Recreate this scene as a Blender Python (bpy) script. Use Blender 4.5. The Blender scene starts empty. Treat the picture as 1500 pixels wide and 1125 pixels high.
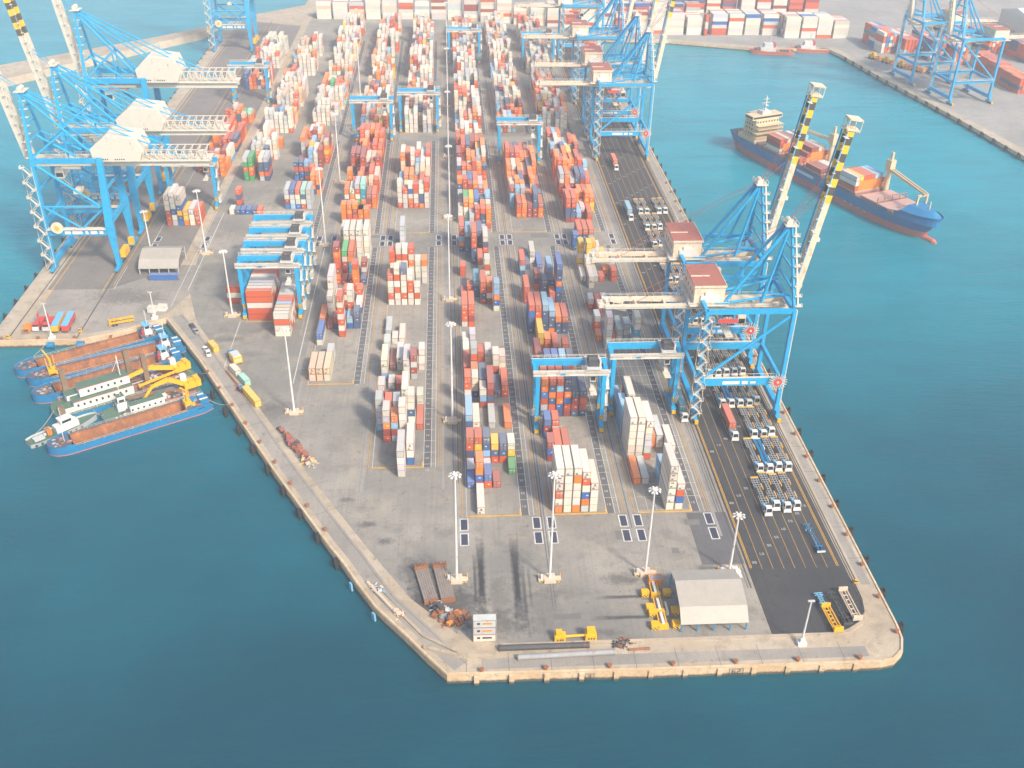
import bpy, math, random
from mathutils import Vector, Matrix
random.seed(7)
R = math.radians
scene = bpy.context.scene
COL = scene.collection

# ------------------------------------------------------------------ helpers
class MB:
    """collects boxes, bars, tubes and sheets; build() links them as ONE mesh object"""
    def __init__(self): self.v = []; self.f = []; self.m = []; self.p = []
    def face(self, pts, mi=0):
        n = len(self.v); self.p.append((n, len(self.f))); self.v += [tuple(p) for p in pts]; self.f.append(tuple(range(n, n + len(pts)))); self.m.append(mi)
    def hexa(self, b, t, mi=0, mt=None):
        n = len(self.v); k = len(b); self.p.append((n, len(self.f))); self.v += [tuple(p) for p in b] + [tuple(p) for p in t]
        self.f.append(tuple(range(n + k - 1, n - 1, -1))); self.m.append(mi)
        self.f.append(tuple(range(n + k, n + 2 * k))); self.m.append(mi if mt is None else mt)
        for i in range(k):
            j = (i + 1) % k
            self.f.append((n + i, n + j, n + k + j, n + k + i)); self.m.append(mi)
    def box(self, x0, x1, y0, y1, z0, z1, mi=0, mt=None):
        self.hexa([(x0, y0, z0), (x1, y0, z0), (x1, y1, z0), (x0, y1, z0)], [(x0, y0, z1), (x1, y0, z1), (x1, y1, z1), (x0, y1, z1)], mi, mt)
    def prism(self, poly, z0, z1, mi=0, mt=None):
        self.hexa([(x, y, z0) for x, y in poly], [(x, y, z1) for x, y in poly], mi, mt)
    def bar(self, p, q, w, h=None, mi=0, w2=None, h2=None):
        h = w if h is None else h; w2 = w if w2 is None else w2; h2 = h if h2 is None else h2
        p = Vector(p); q = Vector(q); d = (q - p).normalized()
        up = Vector((0, 0, 1)) if abs(d.z) < 0.95 else Vector((0, 1, 0))
        s = d.cross(up).normalized(); u = s.cross(d)
        def ring(c, a, b): return [c - s * a / 2 - u * b / 2, c + s * a / 2 - u * b / 2, c + s * a / 2 + u * b / 2, c - s * a / 2 + u * b / 2]
        self.hexa(ring(p, w, h), ring(q, w2, h2), mi)
    def tube(self, p, q, r, r2=None, n=8, mi=0):
        r2 = r if r2 is None else r2
        p = Vector(p); q = Vector(q); d = (q - p).normalized()
        up = Vector((0, 0, 1)) if abs(d.z) < 0.95 else Vector((0, 1, 0))
        s = d.cross(up).normalized(); u = s.cross(d)
        a = [2 * math.pi * i / n for i in range(n)]
        self.hexa([p + s * r * math.cos(t) + u * r * math.sin(t) for t in a], [q + s * r2 * math.cos(t) + u * r2 * math.sin(t) for t in a], mi)
    def xf(self, M, start=0):
        for i in range(start, len(self.v)): self.v[i] = tuple(M @ Vector(self.v[i]))
    def mesh(self, name, mats):
        me = bpy.data.meshes.new(name); me.from_pydata(self.v, [], self.f)
        for m in (mats if isinstance(mats, (list, tuple)) else [mats]): me.materials.append(m)
        me.polygons.foreach_set('material_index', self.m); me.update(); return me
    def each(self, name, mats, parent=None):
        """one object for every separate solid (solids that touch stay together)"""
        st = self.p + [(len(self.v), len(self.f))]; B = []
        for (v0, f0), (v1, f1) in zip(st, st[1:]):
            q = self.v[v0:v1]; B.append(([min(c[i] for c in q) - 0.04 for i in range(3)], [max(c[i] for c in q) + 0.04 for i in range(3)]))
        g = list(range(len(B)))
        def root(i):
            while g[i] != i: i = g[i]
            return i
        for i in range(len(B)):
            for j in range(i):
                if all(B[i][0][a] <= B[j][1][a] and B[j][0][a] <= B[i][1][a] for a in range(3)): g[root(i)] = root(j)
        out = []
        for r in sorted(set(root(i) for i in range(len(B)))):
            b = MB()
            for i in range(len(B)):
                if root(i) != r: continue
                (v0, f0), (v1, f1) = st[i], st[i + 1]; d = len(b.v) - v0
                b.v += self.v[v0:v1]; b.f += [tuple(x + d for x in f) for f in self.f[f0:f1]]; b.m += self.m[f0:f1]
            out.append(b.build(name, mats, parent))
        return out
    def build(self, name, mats, parent=None, loc=None):
        o = bpy.data.objects.new(name, self.mesh(name, mats)); COL.objects.link(o)
        if parent is not None: o.parent = parent
        if loc is not None: o.location = loc
        return o

LABELS = {}
def tag(o, label=None, cat=None, group=None, kind=None):
    if label: o['label'] = label
    if cat: o['category'] = cat
    if group: o['group'] = group
    if kind: o['kind'] = kind
    return o
def thing(name, label, cat, loc=(0, 0, 0), rz=0, group=None):
    o = bpy.data.objects.new(name, None); COL.objects.link(o); o.empty_display_size = 0.5
    o.location = loc; o.rotation_euler = (0, 0, rz)
    return tag(o, label, cat, group)
def dup(root, loc, rz=None, label=None):
    r = root.copy(); COL.objects.link(r); r.location = loc
    if rz is not None: r.rotation_euler = (0, 0, rz)
    if label: r['label'] = label
    for ch in list(root.children):
        c = ch.copy(); COL.objects.link(c); c.parent = r
        for g in list(ch.children):
            d = g.copy(); COL.objects.link(d); d.parent = c
    return r
def struct(o): return tag(o, kind='structure')

# ------------------------------------------------------------------ materials
def nt(name):
    m = bpy.data.materials.new(name); m.use_nodes = True
    t = m.node_tree; b = t.nodes['Principled BSDF']
    return m, t, b
def N(t, typ, **kw):
    n = t.nodes.new(typ)
    for k, v in kw.items():
        if k.startswith('i_'): n.inputs[int(k[2:])].default_value = v
        else: setattr(n, k, v)
    return n
def mix(t, fac, a, b, mode='MIX'):
    n = t.nodes.new('ShaderNodeMix'); n.data_type = 'RGBA'; n.blend_type = mode
    for s, x in ((0, fac), (6, a), (7, b)):
        if isinstance(x, bpy.types.NodeSocket): t.links.new(x, n.inputs[s])
        elif isinstance(x, (int, float)): n.inputs[s].default_value = x
        else: n.inputs[s].default_value = (*x, 1) if len(x) == 3 else x
    return n.outputs[2]
def ramp(t, src, lo, hi):
    n = N(t, 'ShaderNodeMapRange'); n.inputs[1].default_value = lo; n.inputs[2].default_value = hi
    t.links.new(src, n.inputs[0]); return n.outputs[0]
def noise(t, vec, scale, detail=4, rough=0.6, st=None):
    n = N(t, 'ShaderNodeTexNoise'); n.inputs['Scale'].default_value = scale; n.inputs['Detail'].default_value = detail; n.inputs['Roughness'].default_value = rough
    if st is not None:
        mp = N(t, 'ShaderNodeMapping'); mp.inputs['Scale'].default_value = st; t.links.new(vec, mp.inputs[0]); vec = mp.outputs[0]
    t.links.new(vec, n.inputs['Vector']); return n.outputs[0]
def mathn(t, op, a, b=None):
    n = N(t, 'ShaderNodeMath', operation=op)
    for i, x in enumerate((a, b)):
        if x is None: continue
        if isinstance(x, bpy.types.NodeSocket): t.links.new(x, n.inputs[i])
        else: n.inputs[i].default_value = x
    return n.outputs[0]
def geo(t): return N(t, 'ShaderNodeNewGeometry').outputs['Position']
def objc(t): return N(t, 'ShaderNodeTexCoord').outputs['Object']

def paint(name, col, rough=0.45, wear=0.25, rust=0.0, metal=0.0, scale=0.35, rustcol=(0.24, 0.10, 0.05)):
    m, t, b = nt(name); P = geo(t)
    n1 = noise(t, P, scale, 5, 0.65)
    c = mix(t, mathn(t, 'MULTIPLY', ramp(t, n1, 0.35, 0.7), wear), col, [x * 0.62 for x in col])
    n3 = noise(t, P, scale * 6, 3, 0.6, st=(1, 1, 0.25))
    c = mix(t, mathn(t, 'MULTIPLY', ramp(t, n3, 0.5, 0.75), wear * 0.8), c, [min(1, x * 1.25 + 0.03) for x in col])
    if rust > 0:
        n2 = noise(t, P, scale * 2.3, 6, 0.7, st=(1, 1, 0.35))
        c = mix(t, mathn(t, 'MULTIPLY', ramp(t, n2, 0.62 - rust * 0.25, 0.72), 0.85), c, rustcol)
    t.links.new(c, b.inputs['Base Color']); b.inputs['Roughness'].default_value = rough; b.inputs['Metallic'].default_value = metal
    b.inputs['Specular IOR Level'].default_value = 0.35
    return m

M = {}
M['crane_blue'] = paint('crane_blue_paint', (0.008, 0.35, 0.66), 0.4, 0.35, 0.10)
M['crane_cream'] = paint('crane_cream_paint', (0.72, 0.60, 0.45), 0.5, 0.3, 0.35, rustcol=(0.42, 0.20, 0.10))
M['crane_white'] = paint('crane_white_paint', (0.60, 0.57, 0.49), 0.5, 0.2, 0.08)
M['stair_white'] = paint('stair_galvanised', (0.62, 0.58, 0.50), 0.5, 0.35, 0.18)
M['roof_red'] = paint('roof_oxide_red', (0.36, 0.13, 0.10), 0.7, 0.35, 0.0)
M['white'] = paint('white_paint', (0.66, 0.65, 0.62), 0.5, 0.3, 0.08)
M['yellow'] = paint('yellow_paint', (0.80, 0.43, 0.01), 0.45, 0.25, 0.1)
M['black'] = paint('black_rubber', (0.025, 0.025, 0.028), 0.8, 0.3)
M['dark'] = paint('dark_steel', (0.07, 0.072, 0.078), 0.6, 0.3, 0.2)
M['grey'] = paint('grey_steel', (0.30, 0.31, 0.32), 0.5, 0.35, 0.2)
M['lgrey'] = paint('light_grey_steel', (0.52, 0.54, 0.55), 0.45, 0.25, 0.08)
M['rust'] = paint('rusty_steel', (0.30, 0.125, 0.06), 0.85, 0.6, 0.2, rustcol=(0.15, 0.06, 0.035), scale=0.5)
M['hopper'] = paint('hopper_rust', (0.36, 0.14, 0.055), 0.85, 0.95, 0.9, rustcol=(0.13, 0.06, 0.035), scale=0.16)
M['hull_blue'] = paint('hull_blue_paint', (0.008, 0.20, 0.43), 0.4, 0.45, 0.22)
M['ship_blue'] = paint('ship_blue_paint', (0.008, 0.14, 0.31), 0.4, 0.35, 0.12, scale=0.12)
M['boot_red'] = paint('antifouling_red', (0.55, 0.16, 0.12), 0.6, 0.3, 0.05, scale=0.1)
M['deck_green'] = paint('deck_green_paint', (0.09, 0.17, 0.125), 0.6, 0.5, 0.2)
M['deck_brown'] = paint('deck_brown_paint', (0.34, 0.17, 0.13), 0.7, 0.4, 0.1)
M['hatch'] = paint('hatch_cover_paint', (0.50, 0.32, 0.28), 0.7, 0.3, 0.05)
M['hull_grey'] = paint('hull_grey_paint', (0.42, 0.47, 0.48), 0.5, 0.25, 0.1)
M['glass'] = paint('window_glass', (0.02, 0.035, 0.05), 0.08, 0.0)
M['red'] = paint('red_paint', (0.60, 0.06, 0.05), 0.45, 0.25, 0.08)
M['orange'] = paint('orange_paint', (0.80, 0.25, 0.03), 0.45, 0.25, 0.08)
M['spud'] = paint('spud_brown_steel', (0.22, 0.15, 0.10), 0.8, 0.5, 0.2)
M['lblue'] = paint('light_blue_paint', (0.16, 0.42, 0.62), 0.4, 0.25, 0.05)
M['conc'] = paint('concrete_block', (0.62, 0.50, 0.38), 0.85, 0.4)
M['shed_roof'] = paint('shed_sheet_roof', (0.37, 0.345, 0.305), 0.45, 0.3)
M['shed_blue'] = paint('shed_blue_frame', (0.02, 0.24, 0.5), 0.5, 0.2)
M['whitemark'] = paint('white_marking', (0.75, 0.74, 0.71), 0.7, 0.3)
M['darkmark'] = paint('dark_marking', (0.05, 0.05, 0.06), 0.7, 0.2)

# stripes: black and yellow bands along an axis (safety marking)
def stripes(name, axis, per, a=(0.80, 0.50, 0.02), b=(0.075, 0.075, 0.07)):
    m, t, bs = nt(name); s = N(t, 'ShaderNodeSeparateXYZ'); t.links.new(objc(t), s.inputs[0])
    q = mathn(t, 'FRACT', mathn(t, 'DIVIDE', s.outputs[axis], per))
    if len(axis) and axis == 'X':
        q = mathn(t, 'FRACT', mathn(t, 'DIVIDE', mathn(t, 'ADD', s.outputs['X'], s.outputs['Z']), per))
    c = mix(t, mathn(t, 'GREATER_THAN', q, 0.5), a, b); t.links.new(c, bs.inputs['Base Color']); bs.inputs['Roughness'].default_value = 0.5
    return m
M['band'] = stripes('yellow_black_bands', 'Z', 5.6)
M['hazard'] = stripes('hazard_stripes', 'X', 0.9)

# containers: colour comes from the object (or from a colour attribute on the far mass)
def cont_mat(name, roof=False, attr=False, frame=False):
    m, t, b = nt(name)
    if attr:
        a = N(t, 'ShaderNodeAttribute', attribute_name='Col'); col = a.outputs['Color']; rnd = None
    else:
        oi = N(t, 'ShaderNodeObjectInfo'); col = oi.outputs['Color']
    P = geo(t)
    if frame: col = mix(t, 0.62, col, (0.17, 0.075, 0.04))
    if roof: col = mix(t, 0.20, col, (0.62, 0.58, 0.56))  # roofs painted paler: sky reflection put into the colour
    n1 = noise(t, P, 0.5, 5, 0.7)
    c = mix(t, mathn(t, 'MULTIPLY', ramp(t, n1, 0.4, 0.75), 0.35), col, mix(t, 0.5, col, (0.25, 0.2, 0.17)))
    n2 = noise(t, P, 1.1, 6, 0.75, st=(1, 1, 0.4))
    c = mix(t, mathn(t, 'MULTIPLY', ramp(t, n2, 0.60, 0.70), 0.55), c, (0.30, 0.15, 0.08))
    t.links.new(c, b.inputs['Base Color']); b.inputs['Roughness'].default_value = 0.6; b.inputs['Specular IOR Level'].default_value = 0.22
    w = N(t, 'ShaderNodeTexWave', bands_direction='Y' if not roof else 'X'); w.inputs['Scale'].default_value = 1.1
    t.links.new(objc(t) if not attr else P, w.inputs['Vector'])
    bp = N(t, 'ShaderNodeBump'); bp.inputs['Strength'].default_value = 0.35; bp.inputs['Distance'].default_value = 0.04
    t.links.new(w.outputs['Fac'], bp.inputs['Height']); t.links.new(bp.outputs[0], b.inputs['Normal'])
    return m
M['cont'] = cont_mat('container_paint'); M['croof'] = cont_mat('container_roof_painted_sheen', True)
M['cframe'] = cont_mat('container_frame_rusty', False, False, True)
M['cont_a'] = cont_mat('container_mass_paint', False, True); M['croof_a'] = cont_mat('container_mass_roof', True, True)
M['lockbar'] = paint('container_lock_bars', (0.45, 0.43, 0.40), 0.5, 0.3)

# ground sheets
def ground_mat(name, col, dark, light, streak=None, stains=(), rough=0.85, s=1.0):
    m, t, b = nt(name); P = geo(t)
    n1 = noise(t, P, 0.020 * s, 6, 0.65); n2 = noise(t, P, 0.16 * s, 6, 0.7); n3 = noise(t, P, 1.4 * s, 4, 0.7)
    c = mix(t, ramp(t, n1, 0.40, 0.60), col, light)
    n5 = noise(t, P, 0.05 * s, 5, 0.7); c = mix(t, mathn(t, 'MULTIPLY', ramp(t, n5, 0.52, 0.68), 0.6), c, [light[0] * 1.12, light[1] * 1.05, light[2] * 0.95])
    c = mix(t, mathn(t, 'MULTIPLY', ramp(t, n2, 0.46, 0.74), 0.75), c, dark)
    c = mix(t, mathn(t, 'MULTIPLY', ramp(t, n3, 0.50, 0.75), 0.35), c, [x * 0.75 for x in col])
    nl = noise(t, P, 0.9, 3, 0.6, st=(1, 0.03, 1))
    c = mix(t, mathn(t, 'MULTIPLY', ramp(t, nl, 0.5, 0.75), 0.35 if streak else 0.0), c, [x * 0.72 for x in col])
    nb = noise(t, P, 0.45, 5, 0.75)
    c = mix(t, mathn(t, 'MULTIPLY', ramp(t, nb, 0.60, 0.68), 0.65), c, [x * 0.35 for x in col])
    sep = N(t, 'ShaderNodeSeparateXYZ'); t.links.new(P, sep.inputs[0])
    nw = noise(t, P, 0.5, 4, 0.7)
    for (cx, cy, rx, ry, k) in stains:           # oil and tyre stains with a place of their own on the ground
        dx = mathn(t, 'DIVIDE', mathn(t, 'ABSOLUTE', mathn(t, 'SUBTRACT', sep.outputs['X'], cx)), rx)
        dy = mathn(t, 'DIVIDE', mathn(t, 'ABSOLUTE', mathn(t, 'SUBTRACT', sep.outputs['Y'], cy)), ry)
        if rx > 5 * ry or ry > 5 * rx: d = mathn(t, 'MAXIMUM', dx, dy)
        else: d = mathn(t, 'POWER', mathn(t, 'ADD', mathn(t, 'POWER', dx, 2.0), mathn(t, 'POWER', dy, 2.0)), 0.5)
        f = mathn(t, 'MULTIPLY', ramp(t, mathn(t, 'ADD', d, mathn(t, 'MULTIPLY', mathn(t, 'SUBTRACT', nw, 0.5), 0.9 if (rx > 5 * ry or ry > 5 * rx) else 2.0)), 1.05, 0.35), k)
        c = mix(t, f, c, (0.035, 0.036, 0.042))
    t.links.new(c, b.inputs['Base Color']); b.inputs['Roughness'].default_value = rough; b.inputs['Specular IOR Level'].default_value = 0.3
    return m
ST = [(7.0, 213, 1.35, 17, 0.97), (17.0, 211, 1.5, 20, 0.97), (12, 203, 4.0, 13, 0.35), (49, 203.0, 11, 0.8, 0.8), (48, 195.2, 12, 0.8, 0.8), (-9, 204, 6, 12, 0.8), (0, 201, 8, 10, 0.7), (-21, 229, 3, 2, 0.6), (-27, 237, 3.4, 1.8, 0.6), (-34, 249, 2.5, 1.6, 0.5), (-12, 216, 6, 7, 0.5), (10, 194, 11, 6, 0.5), (-64, 300, 9, 9, 0.4), (47, 210, 6, 3, 0.55), (24, 201, 7, 12, 0.25), (5.2, 211, 0.6, 12, 0.7), (18.9, 205, 0.7, 14, 0.7), (20.6, 208, 0.5, 9, 0.5), (-3, 232, 5, 3, 0.3), (73, 213, 4, 3, 0.5), (-88, 352, 9, 3, 0.35), (-78, 340, 7, 3, 0.3), (30, 205, 9, 3, 0.25), (39, 190, 6, 2, 0.4)]
M['concrete'] = ground_mat('quay_concrete', (0.38, 0.315, 0.235), (0.19, 0.155, 0.115), (0.46, 0.40, 0.32), s=1.4)
M['yard'] = ground_mat('yard_paving', (0.20, 0.194, 0.181), (0.11, 0.109, 0.106), (0.335, 0.312, 0.272), True, ST)
M['lane_asphalt'] = ground_mat('lane_asphalt', (0.045, 0.046, 0.052), (0.032, 0.033, 0.036), (0.062, 0.062, 0.066), True, rough=0.8)
M['arm_asphalt'] = ground_mat('arm_asphalt', (0.18, 0.165, 0.155), (0.13, 0.12, 0.112), (0.22, 0.20, 0.185), True, [(-140, 396, 14, 11, 0.3)])
def tide(m):
    t = m.node_tree; b = t.nodes['Principled BSDF']; src = b.inputs['Base Color'].links[0].from_socket; P = geo(t)
    sep = N(t, 'ShaderNodeSeparateXYZ'); t.links.new(P, sep.inputs[0]); n = noise(t, P, 0.8, 3, 0.6)
    f = ramp(t, mathn(t, 'ADD', sep.outputs['Z'], mathn(t, 'MULTIPLY', n, 1.0)), -1.3, -1.9)
    t.links.new(mix(t, mathn(t, 'MULTIPLY', f, 0.9), src, (0.05, 0.055, 0.045)), b.inputs['Base Color'])
M['wall_conc'] = ground_mat('quay_wall_concrete', (0.56, 0.40, 0.24), (0.34, 0.21, 0.12), (0.66, 0.52, 0.36), s=4)
tide(M['wall_conc'])
M['slot_grey'] = ground_mat('truck_slot_asphalt', (0.10, 0.10, 0.108), (0.075, 0.075, 0.08), (0.14, 0.14, 0.145), True)
M['strip_grey'] = ground_mat('runway_concrete', (0.26, 0.255, 0.245), (0.18, 0.175, 0.17), (0.33, 0.32, 0.305), True)
M['pad'] = paint('dark_floor_pad', (0.045, 0.05, 0.085), 0.7, 0.4)
M['yline'] = paint('yellow_line_paint', (0.62, 0.34, 0.04), 0.8, 0.9, scale=0.25)
M['wline'] = paint('white_line_paint', (0.60, 0.60, 0.58), 0.8, 0.8, scale=0.25)
M['rack'] = paint('flat_rack_floor', (0.27, 0.235, 0.21), 0.8, 0.5, 0.25)
M['deck_blue'] = paint('deck_blue_grey', (0.075, 0.12, 0.19), 0.7, 0.6, 0.15)
M['arm_ground'] = ground_mat('arm_paving', (0.25, 0.235, 0.215), (0.17, 0.16, 0.15), (0.33, 0.305, 0.27), True, [(-140, 390, 16, 9, 0.4), (-128, 388, 9, 5, 0.3)])
M['cooler'] = paint('cooling_unit_dark', (0.10, 0.10, 0.10), 0.6, 0.3)
M['rail'] = paint('crane_rail_steel', (0.08, 0.07, 0.065), 0.6, 0.3)

def water_mat():
    m, t, b = nt('sea_water'); P = geo(t)
    sep = N(t, 'ShaderNodeSeparateXYZ'); t.links.new(P, sep.inputs[0])
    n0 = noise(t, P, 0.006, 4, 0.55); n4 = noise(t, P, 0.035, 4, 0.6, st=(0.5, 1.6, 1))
    d = mathn(t, 'ADD', ramp(t, sep.outputs['Y'], 160, 560), mathn(t, 'MULTIPLY', mathn(t, 'SUBTRACT', n0, 0.5), 0.9))   # far water painted lighter: haze and sky reflection put into the colour
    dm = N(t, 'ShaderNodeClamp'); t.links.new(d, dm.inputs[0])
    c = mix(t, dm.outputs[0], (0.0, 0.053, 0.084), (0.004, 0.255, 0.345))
    c = mix(t, mathn(t, 'MULTIPLY', ramp(t, n4, 0.42, 0.7), 0.22), c, (0.0, 0.05, 0.09))
    t.links.new(c, b.inputs['Base Color']); b.inputs['IOR'].default_value = 1.33; b.inputs['Specular IOR Level'].default_value = 0.45; b.inputs['Specular Tint'].default_value = (0.45, 0.92, 1.0, 1)
    t.links.new(mathn(t, 'ADD', mathn(t, 'MULTIPLY', n4, 0.22), 0.06), b.inputs['Roughness'])
    def waves(scale, rot, st, detail):
        mp = N(t, 'ShaderNodeMapping'); mp.inputs['Rotation'].default_value = (0, 0, rot); mp.inputs['Scale'].default_value = st; t.links.new(P, mp.inputs[0])
        return noise(t, mp.outputs[0], scale, detail, 0.6)
    prev = None
    for (h, st_, di) in ((waves(0.10, R(18), (0.45, 1.6, 1), 4), 0.45, 1.5), (waves(0.34, R(12), (0.5, 1.5, 1), 5), 0.5, 0.7), (waves(1.3, R(-8), (0.7, 1.2, 1), 3), 0.4, 0.14)):
        bp = N(t, 'ShaderNodeBump'); bp.inputs['Strength'].default_value = st_; bp.inputs['Distance'].default_value = di; t.links.new(h, bp.inputs['Height'])
        if prev is not None: t.links.new(prev, bp.inputs['Normal'])
        prev = bp.outputs[0]
    t.links.new(prev, b.inputs['Normal'])
    return m
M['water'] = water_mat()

# ------------------------------------------------------------------ camera, light, sky, air
cd = bpy.data.cameras.new('camera'); cam = bpy.data.objects.new('camera', cd); COL.objects.link(cam); scene.camera = cam
cd.sensor_width = 36; cd.lens = 36 * 1471.2335 / 1500; cd.clip_end = 9000; cd.clip_start = 1
rr = Vector((0.9981401064494121, -0.05868958379671108, 0.016488197321878218)); uu = Vector((0.017545765373642525, 0.5355971534923699, 0.8442913213389818)); ff = Vector((0.05838213780437858, 0.8424317313139621, -0.5356307534680501))
cam.matrix_world = Matrix(((rr.x, uu.x, -ff.x, 0), (rr.y, uu.y, -ff.y, 0), (rr.z, uu.z, -ff.z, 200.2925), (0, 0, 0, 1)))

SUN_AZ, SUN_EL = math.atan2(0.62, -0.78), R(42)
sd = Vector((math.sin(SUN_AZ) * math.cos(SUN_EL), math.cos(SUN_AZ) * math.cos(SUN_EL), math.sin(SUN_EL)))
sl = bpy.data.lights.new('sun', 'SUN'); sl.energy = 2.8; sl.angle = R(8); sl.color = (1.0, 0.87, 0.70)
so = bpy.data.objects.new('sun', sl); COL.objects.link(so); so.rotation_euler = sd.to_track_quat('Z', 'Y').to_euler(); so.location = (200, -200, 900)
w = bpy.data.worlds.new('World'); scene.world = w; w.use_nodes = True
sky = w.node_tree.nodes.new('ShaderNodeTexSky'); sky.sky_type = 'NISHITA'; sky.sun_disc = False
sky.sun_elevation = SUN_EL; sky.sun_rotation = SUN_AZ; sky.air_density = 1.0; sky.dust_density = 4.0
w.node_tree.links.new(sky.outputs[0], w.node_tree.nodes['Background'].inputs[0]); w.node_tree.nodes['Background'].inputs[1].default_value = 0.135
vs = scene.view_settings; vs.view_transform = 'Standard'; vs.look = 'None'; vs.gamma = 1; vs.exposure = 0.74
HAZE = 0.00029
if HAZE > 0:
    hb = MB(); hb.box(-2600, 2600, -900, 3600, -12, 230); ho = hb.build('haze', []); tag(ho, kind='stuff')
    hm = bpy.data.materials.new('haze_air'); hm.use_nodes = True; ht = hm.node_tree; ht.nodes.clear()
    out = ht.nodes.new('ShaderNodeOutputMaterial'); pv = ht.nodes.new('ShaderNodeVolumePrincipled')
    pv.inputs['Color'].default_value = (0.86, 0.93, 1.0, 1); pv.inputs['Density'].default_value = HAZE; pv.inputs['Anisotropy'].default_value = 0.0
    ht.links.new(pv.outputs[0], out.inputs['Volume']); ho.data.materials.append(hm)
scene.cycles.use_denoising = True
scene.cycles.max_bounces = 8; scene.cycles.volume_bounces = 1

# ------------------------------------------------------------------ setting
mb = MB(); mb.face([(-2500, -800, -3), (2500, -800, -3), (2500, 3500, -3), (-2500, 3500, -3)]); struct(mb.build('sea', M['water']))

QUAY = [(-182, 352.5), (-146, 353), (-135, 357.5), (-117, 369.5), (-97.3, 336.3), (-75.1, 294.9), (-59, 264.8), (-37.7, 227.5), (-33.3, 220.5), (-28.5, 211.6), (-22.7, 201.8), (-13.3, 190.1), (-8, 183.1), (-2.9, 177), (48.7, 176.4), (110.2, 176.4), (114.3, 177.2), (117.6, 180), (119.4, 184.4), (119.9, 189.6), (119.9, 838), (180, 833), (243, 811), (305, 806.5), (309, 790), (317, 726), (332, 631), (341, 556), (362, 380), (900, 380), (900, 1600), (-120, 1600), (-128, 960), (-184, 905)]
mb = MB(); mb.prism(QUAY, -12, 0, 1, 0)
quay = struct(mb.build('ground', [M['concrete'], M['wall_conc']]))
import bmesh
def tri(o):
    bm = bmesh.new(); bm.from_mesh(o.data); bmesh.ops.triangulate(bm, faces=[f for f in bm.faces if len(f.verts) > 4]); bm.to_mesh(o.data); bm.free()
tri(quay)
def sheet(name, polys, m, z, mi=None):
    b = MB()
    for p in polys: b.face([(x, y, z) for x, y in p])
    o = struct(b.build(name, m)); tri(o); return o
# grey working surface of the yard
YARD = [(-118, 452), (-113, 395), (-104, 366), (-86, 333), (-63, 291), (-47, 262), (-26, 226), (-13, 205), (0, 191), (10, 187.3), (84.2, 187.3), (84.2, 836), (124, 846), (124, 1300), (-112, 1300), (-116, 950)]
sheet('yard_ground', [YARD], M['yard'], 0.004)
sheet('truck_lane_road', [[(84.3, 187.3), (102, 187.3), (105.3, 188.4), (109.5, 191), (111.9, 194.5), (113, 199), (113, 836), (84.3, 836)]], M['lane_asphalt'], 0.008)
sheet('arm_ground', [[(-171, 358), (-144, 358.5), (-131, 363), (-117.5, 374.5), (-112, 392), (-112, 420), (-171, 420)]], M['arm_ground'], 0.005)
sheet('arm_road', [[(-173.5, 397), (-147.5, 397), (-133, 409), (-122, 409), (-122, 880), (-173.5, 900)]], M['arm_asphalt'], 0.008)
sheet('far_quay_road', [[(124.2, 842), (183, 838), (246, 817), (312, 812), (323, 730), (346, 575), (366, 392), (890, 392), (890, 1500), (124.2, 1500)]], M['strip_grey'], 0.006)
LX = {0: -137.8, 1: -110.3, 2: -83.5, 3: -53.3, 4: -26.6, 5: 3.9, 6: 30.6, 7: 57.3}
KY = lambda k: 240.3 + 6.6 * k
START = {2: 366, 3: 317, 4: 265, 5: 239.3, 6: 239.3, 7: 239.3}
LT = 0
slot = []; runw = []; wl = []; yl = []; rl = []
def rect(x0, x1, y0, y1): return [(x0, y0), (x1, y0), (x1, y1), (x0, y1)]
DIG = {'0': 'abcdef', '1': 'bc', '2': 'abged', '3': 'abgcd', '4': 'fgbc', '5': 'afgcd', '6': 'afgedc', '7': 'abc', '8': 'abcdefg', '9': 'abcdfg'}
def digits(txt, cx, cy, w, h, flip=True):
    """painted numerals out of bars; flip = read from the far end, as on this quay"""
    t = 0.24 * w; out = []; n = len(txt); tot = n * w + (n - 1) * 0.45 * w
    for i, ch in enumerate(txt):
        x = -tot / 2 + i * 1.45 * w
        S = {'a': (x, x + w, h / 2 - t, h / 2), 'g': (x, x + w, -t / 2, t / 2), 'd': (x, x + w, -h / 2, -h / 2 + t), 'f': (x, x + t, 0, h / 2), 'b': (x + w - t, x + w, 0, h / 2), 'e': (x, x + t, -h / 2, 0), 'c': (x + w - t, x + w, -h / 2, 0)}
        for s in DIG[ch]:
            a, b, c, d = S[s]
            out.append(rect(cx - b, cx - a, cy - d, cy - c) if flip else rect(cx + a, cx + b, cy + c, cy + d))
    return out
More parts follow.
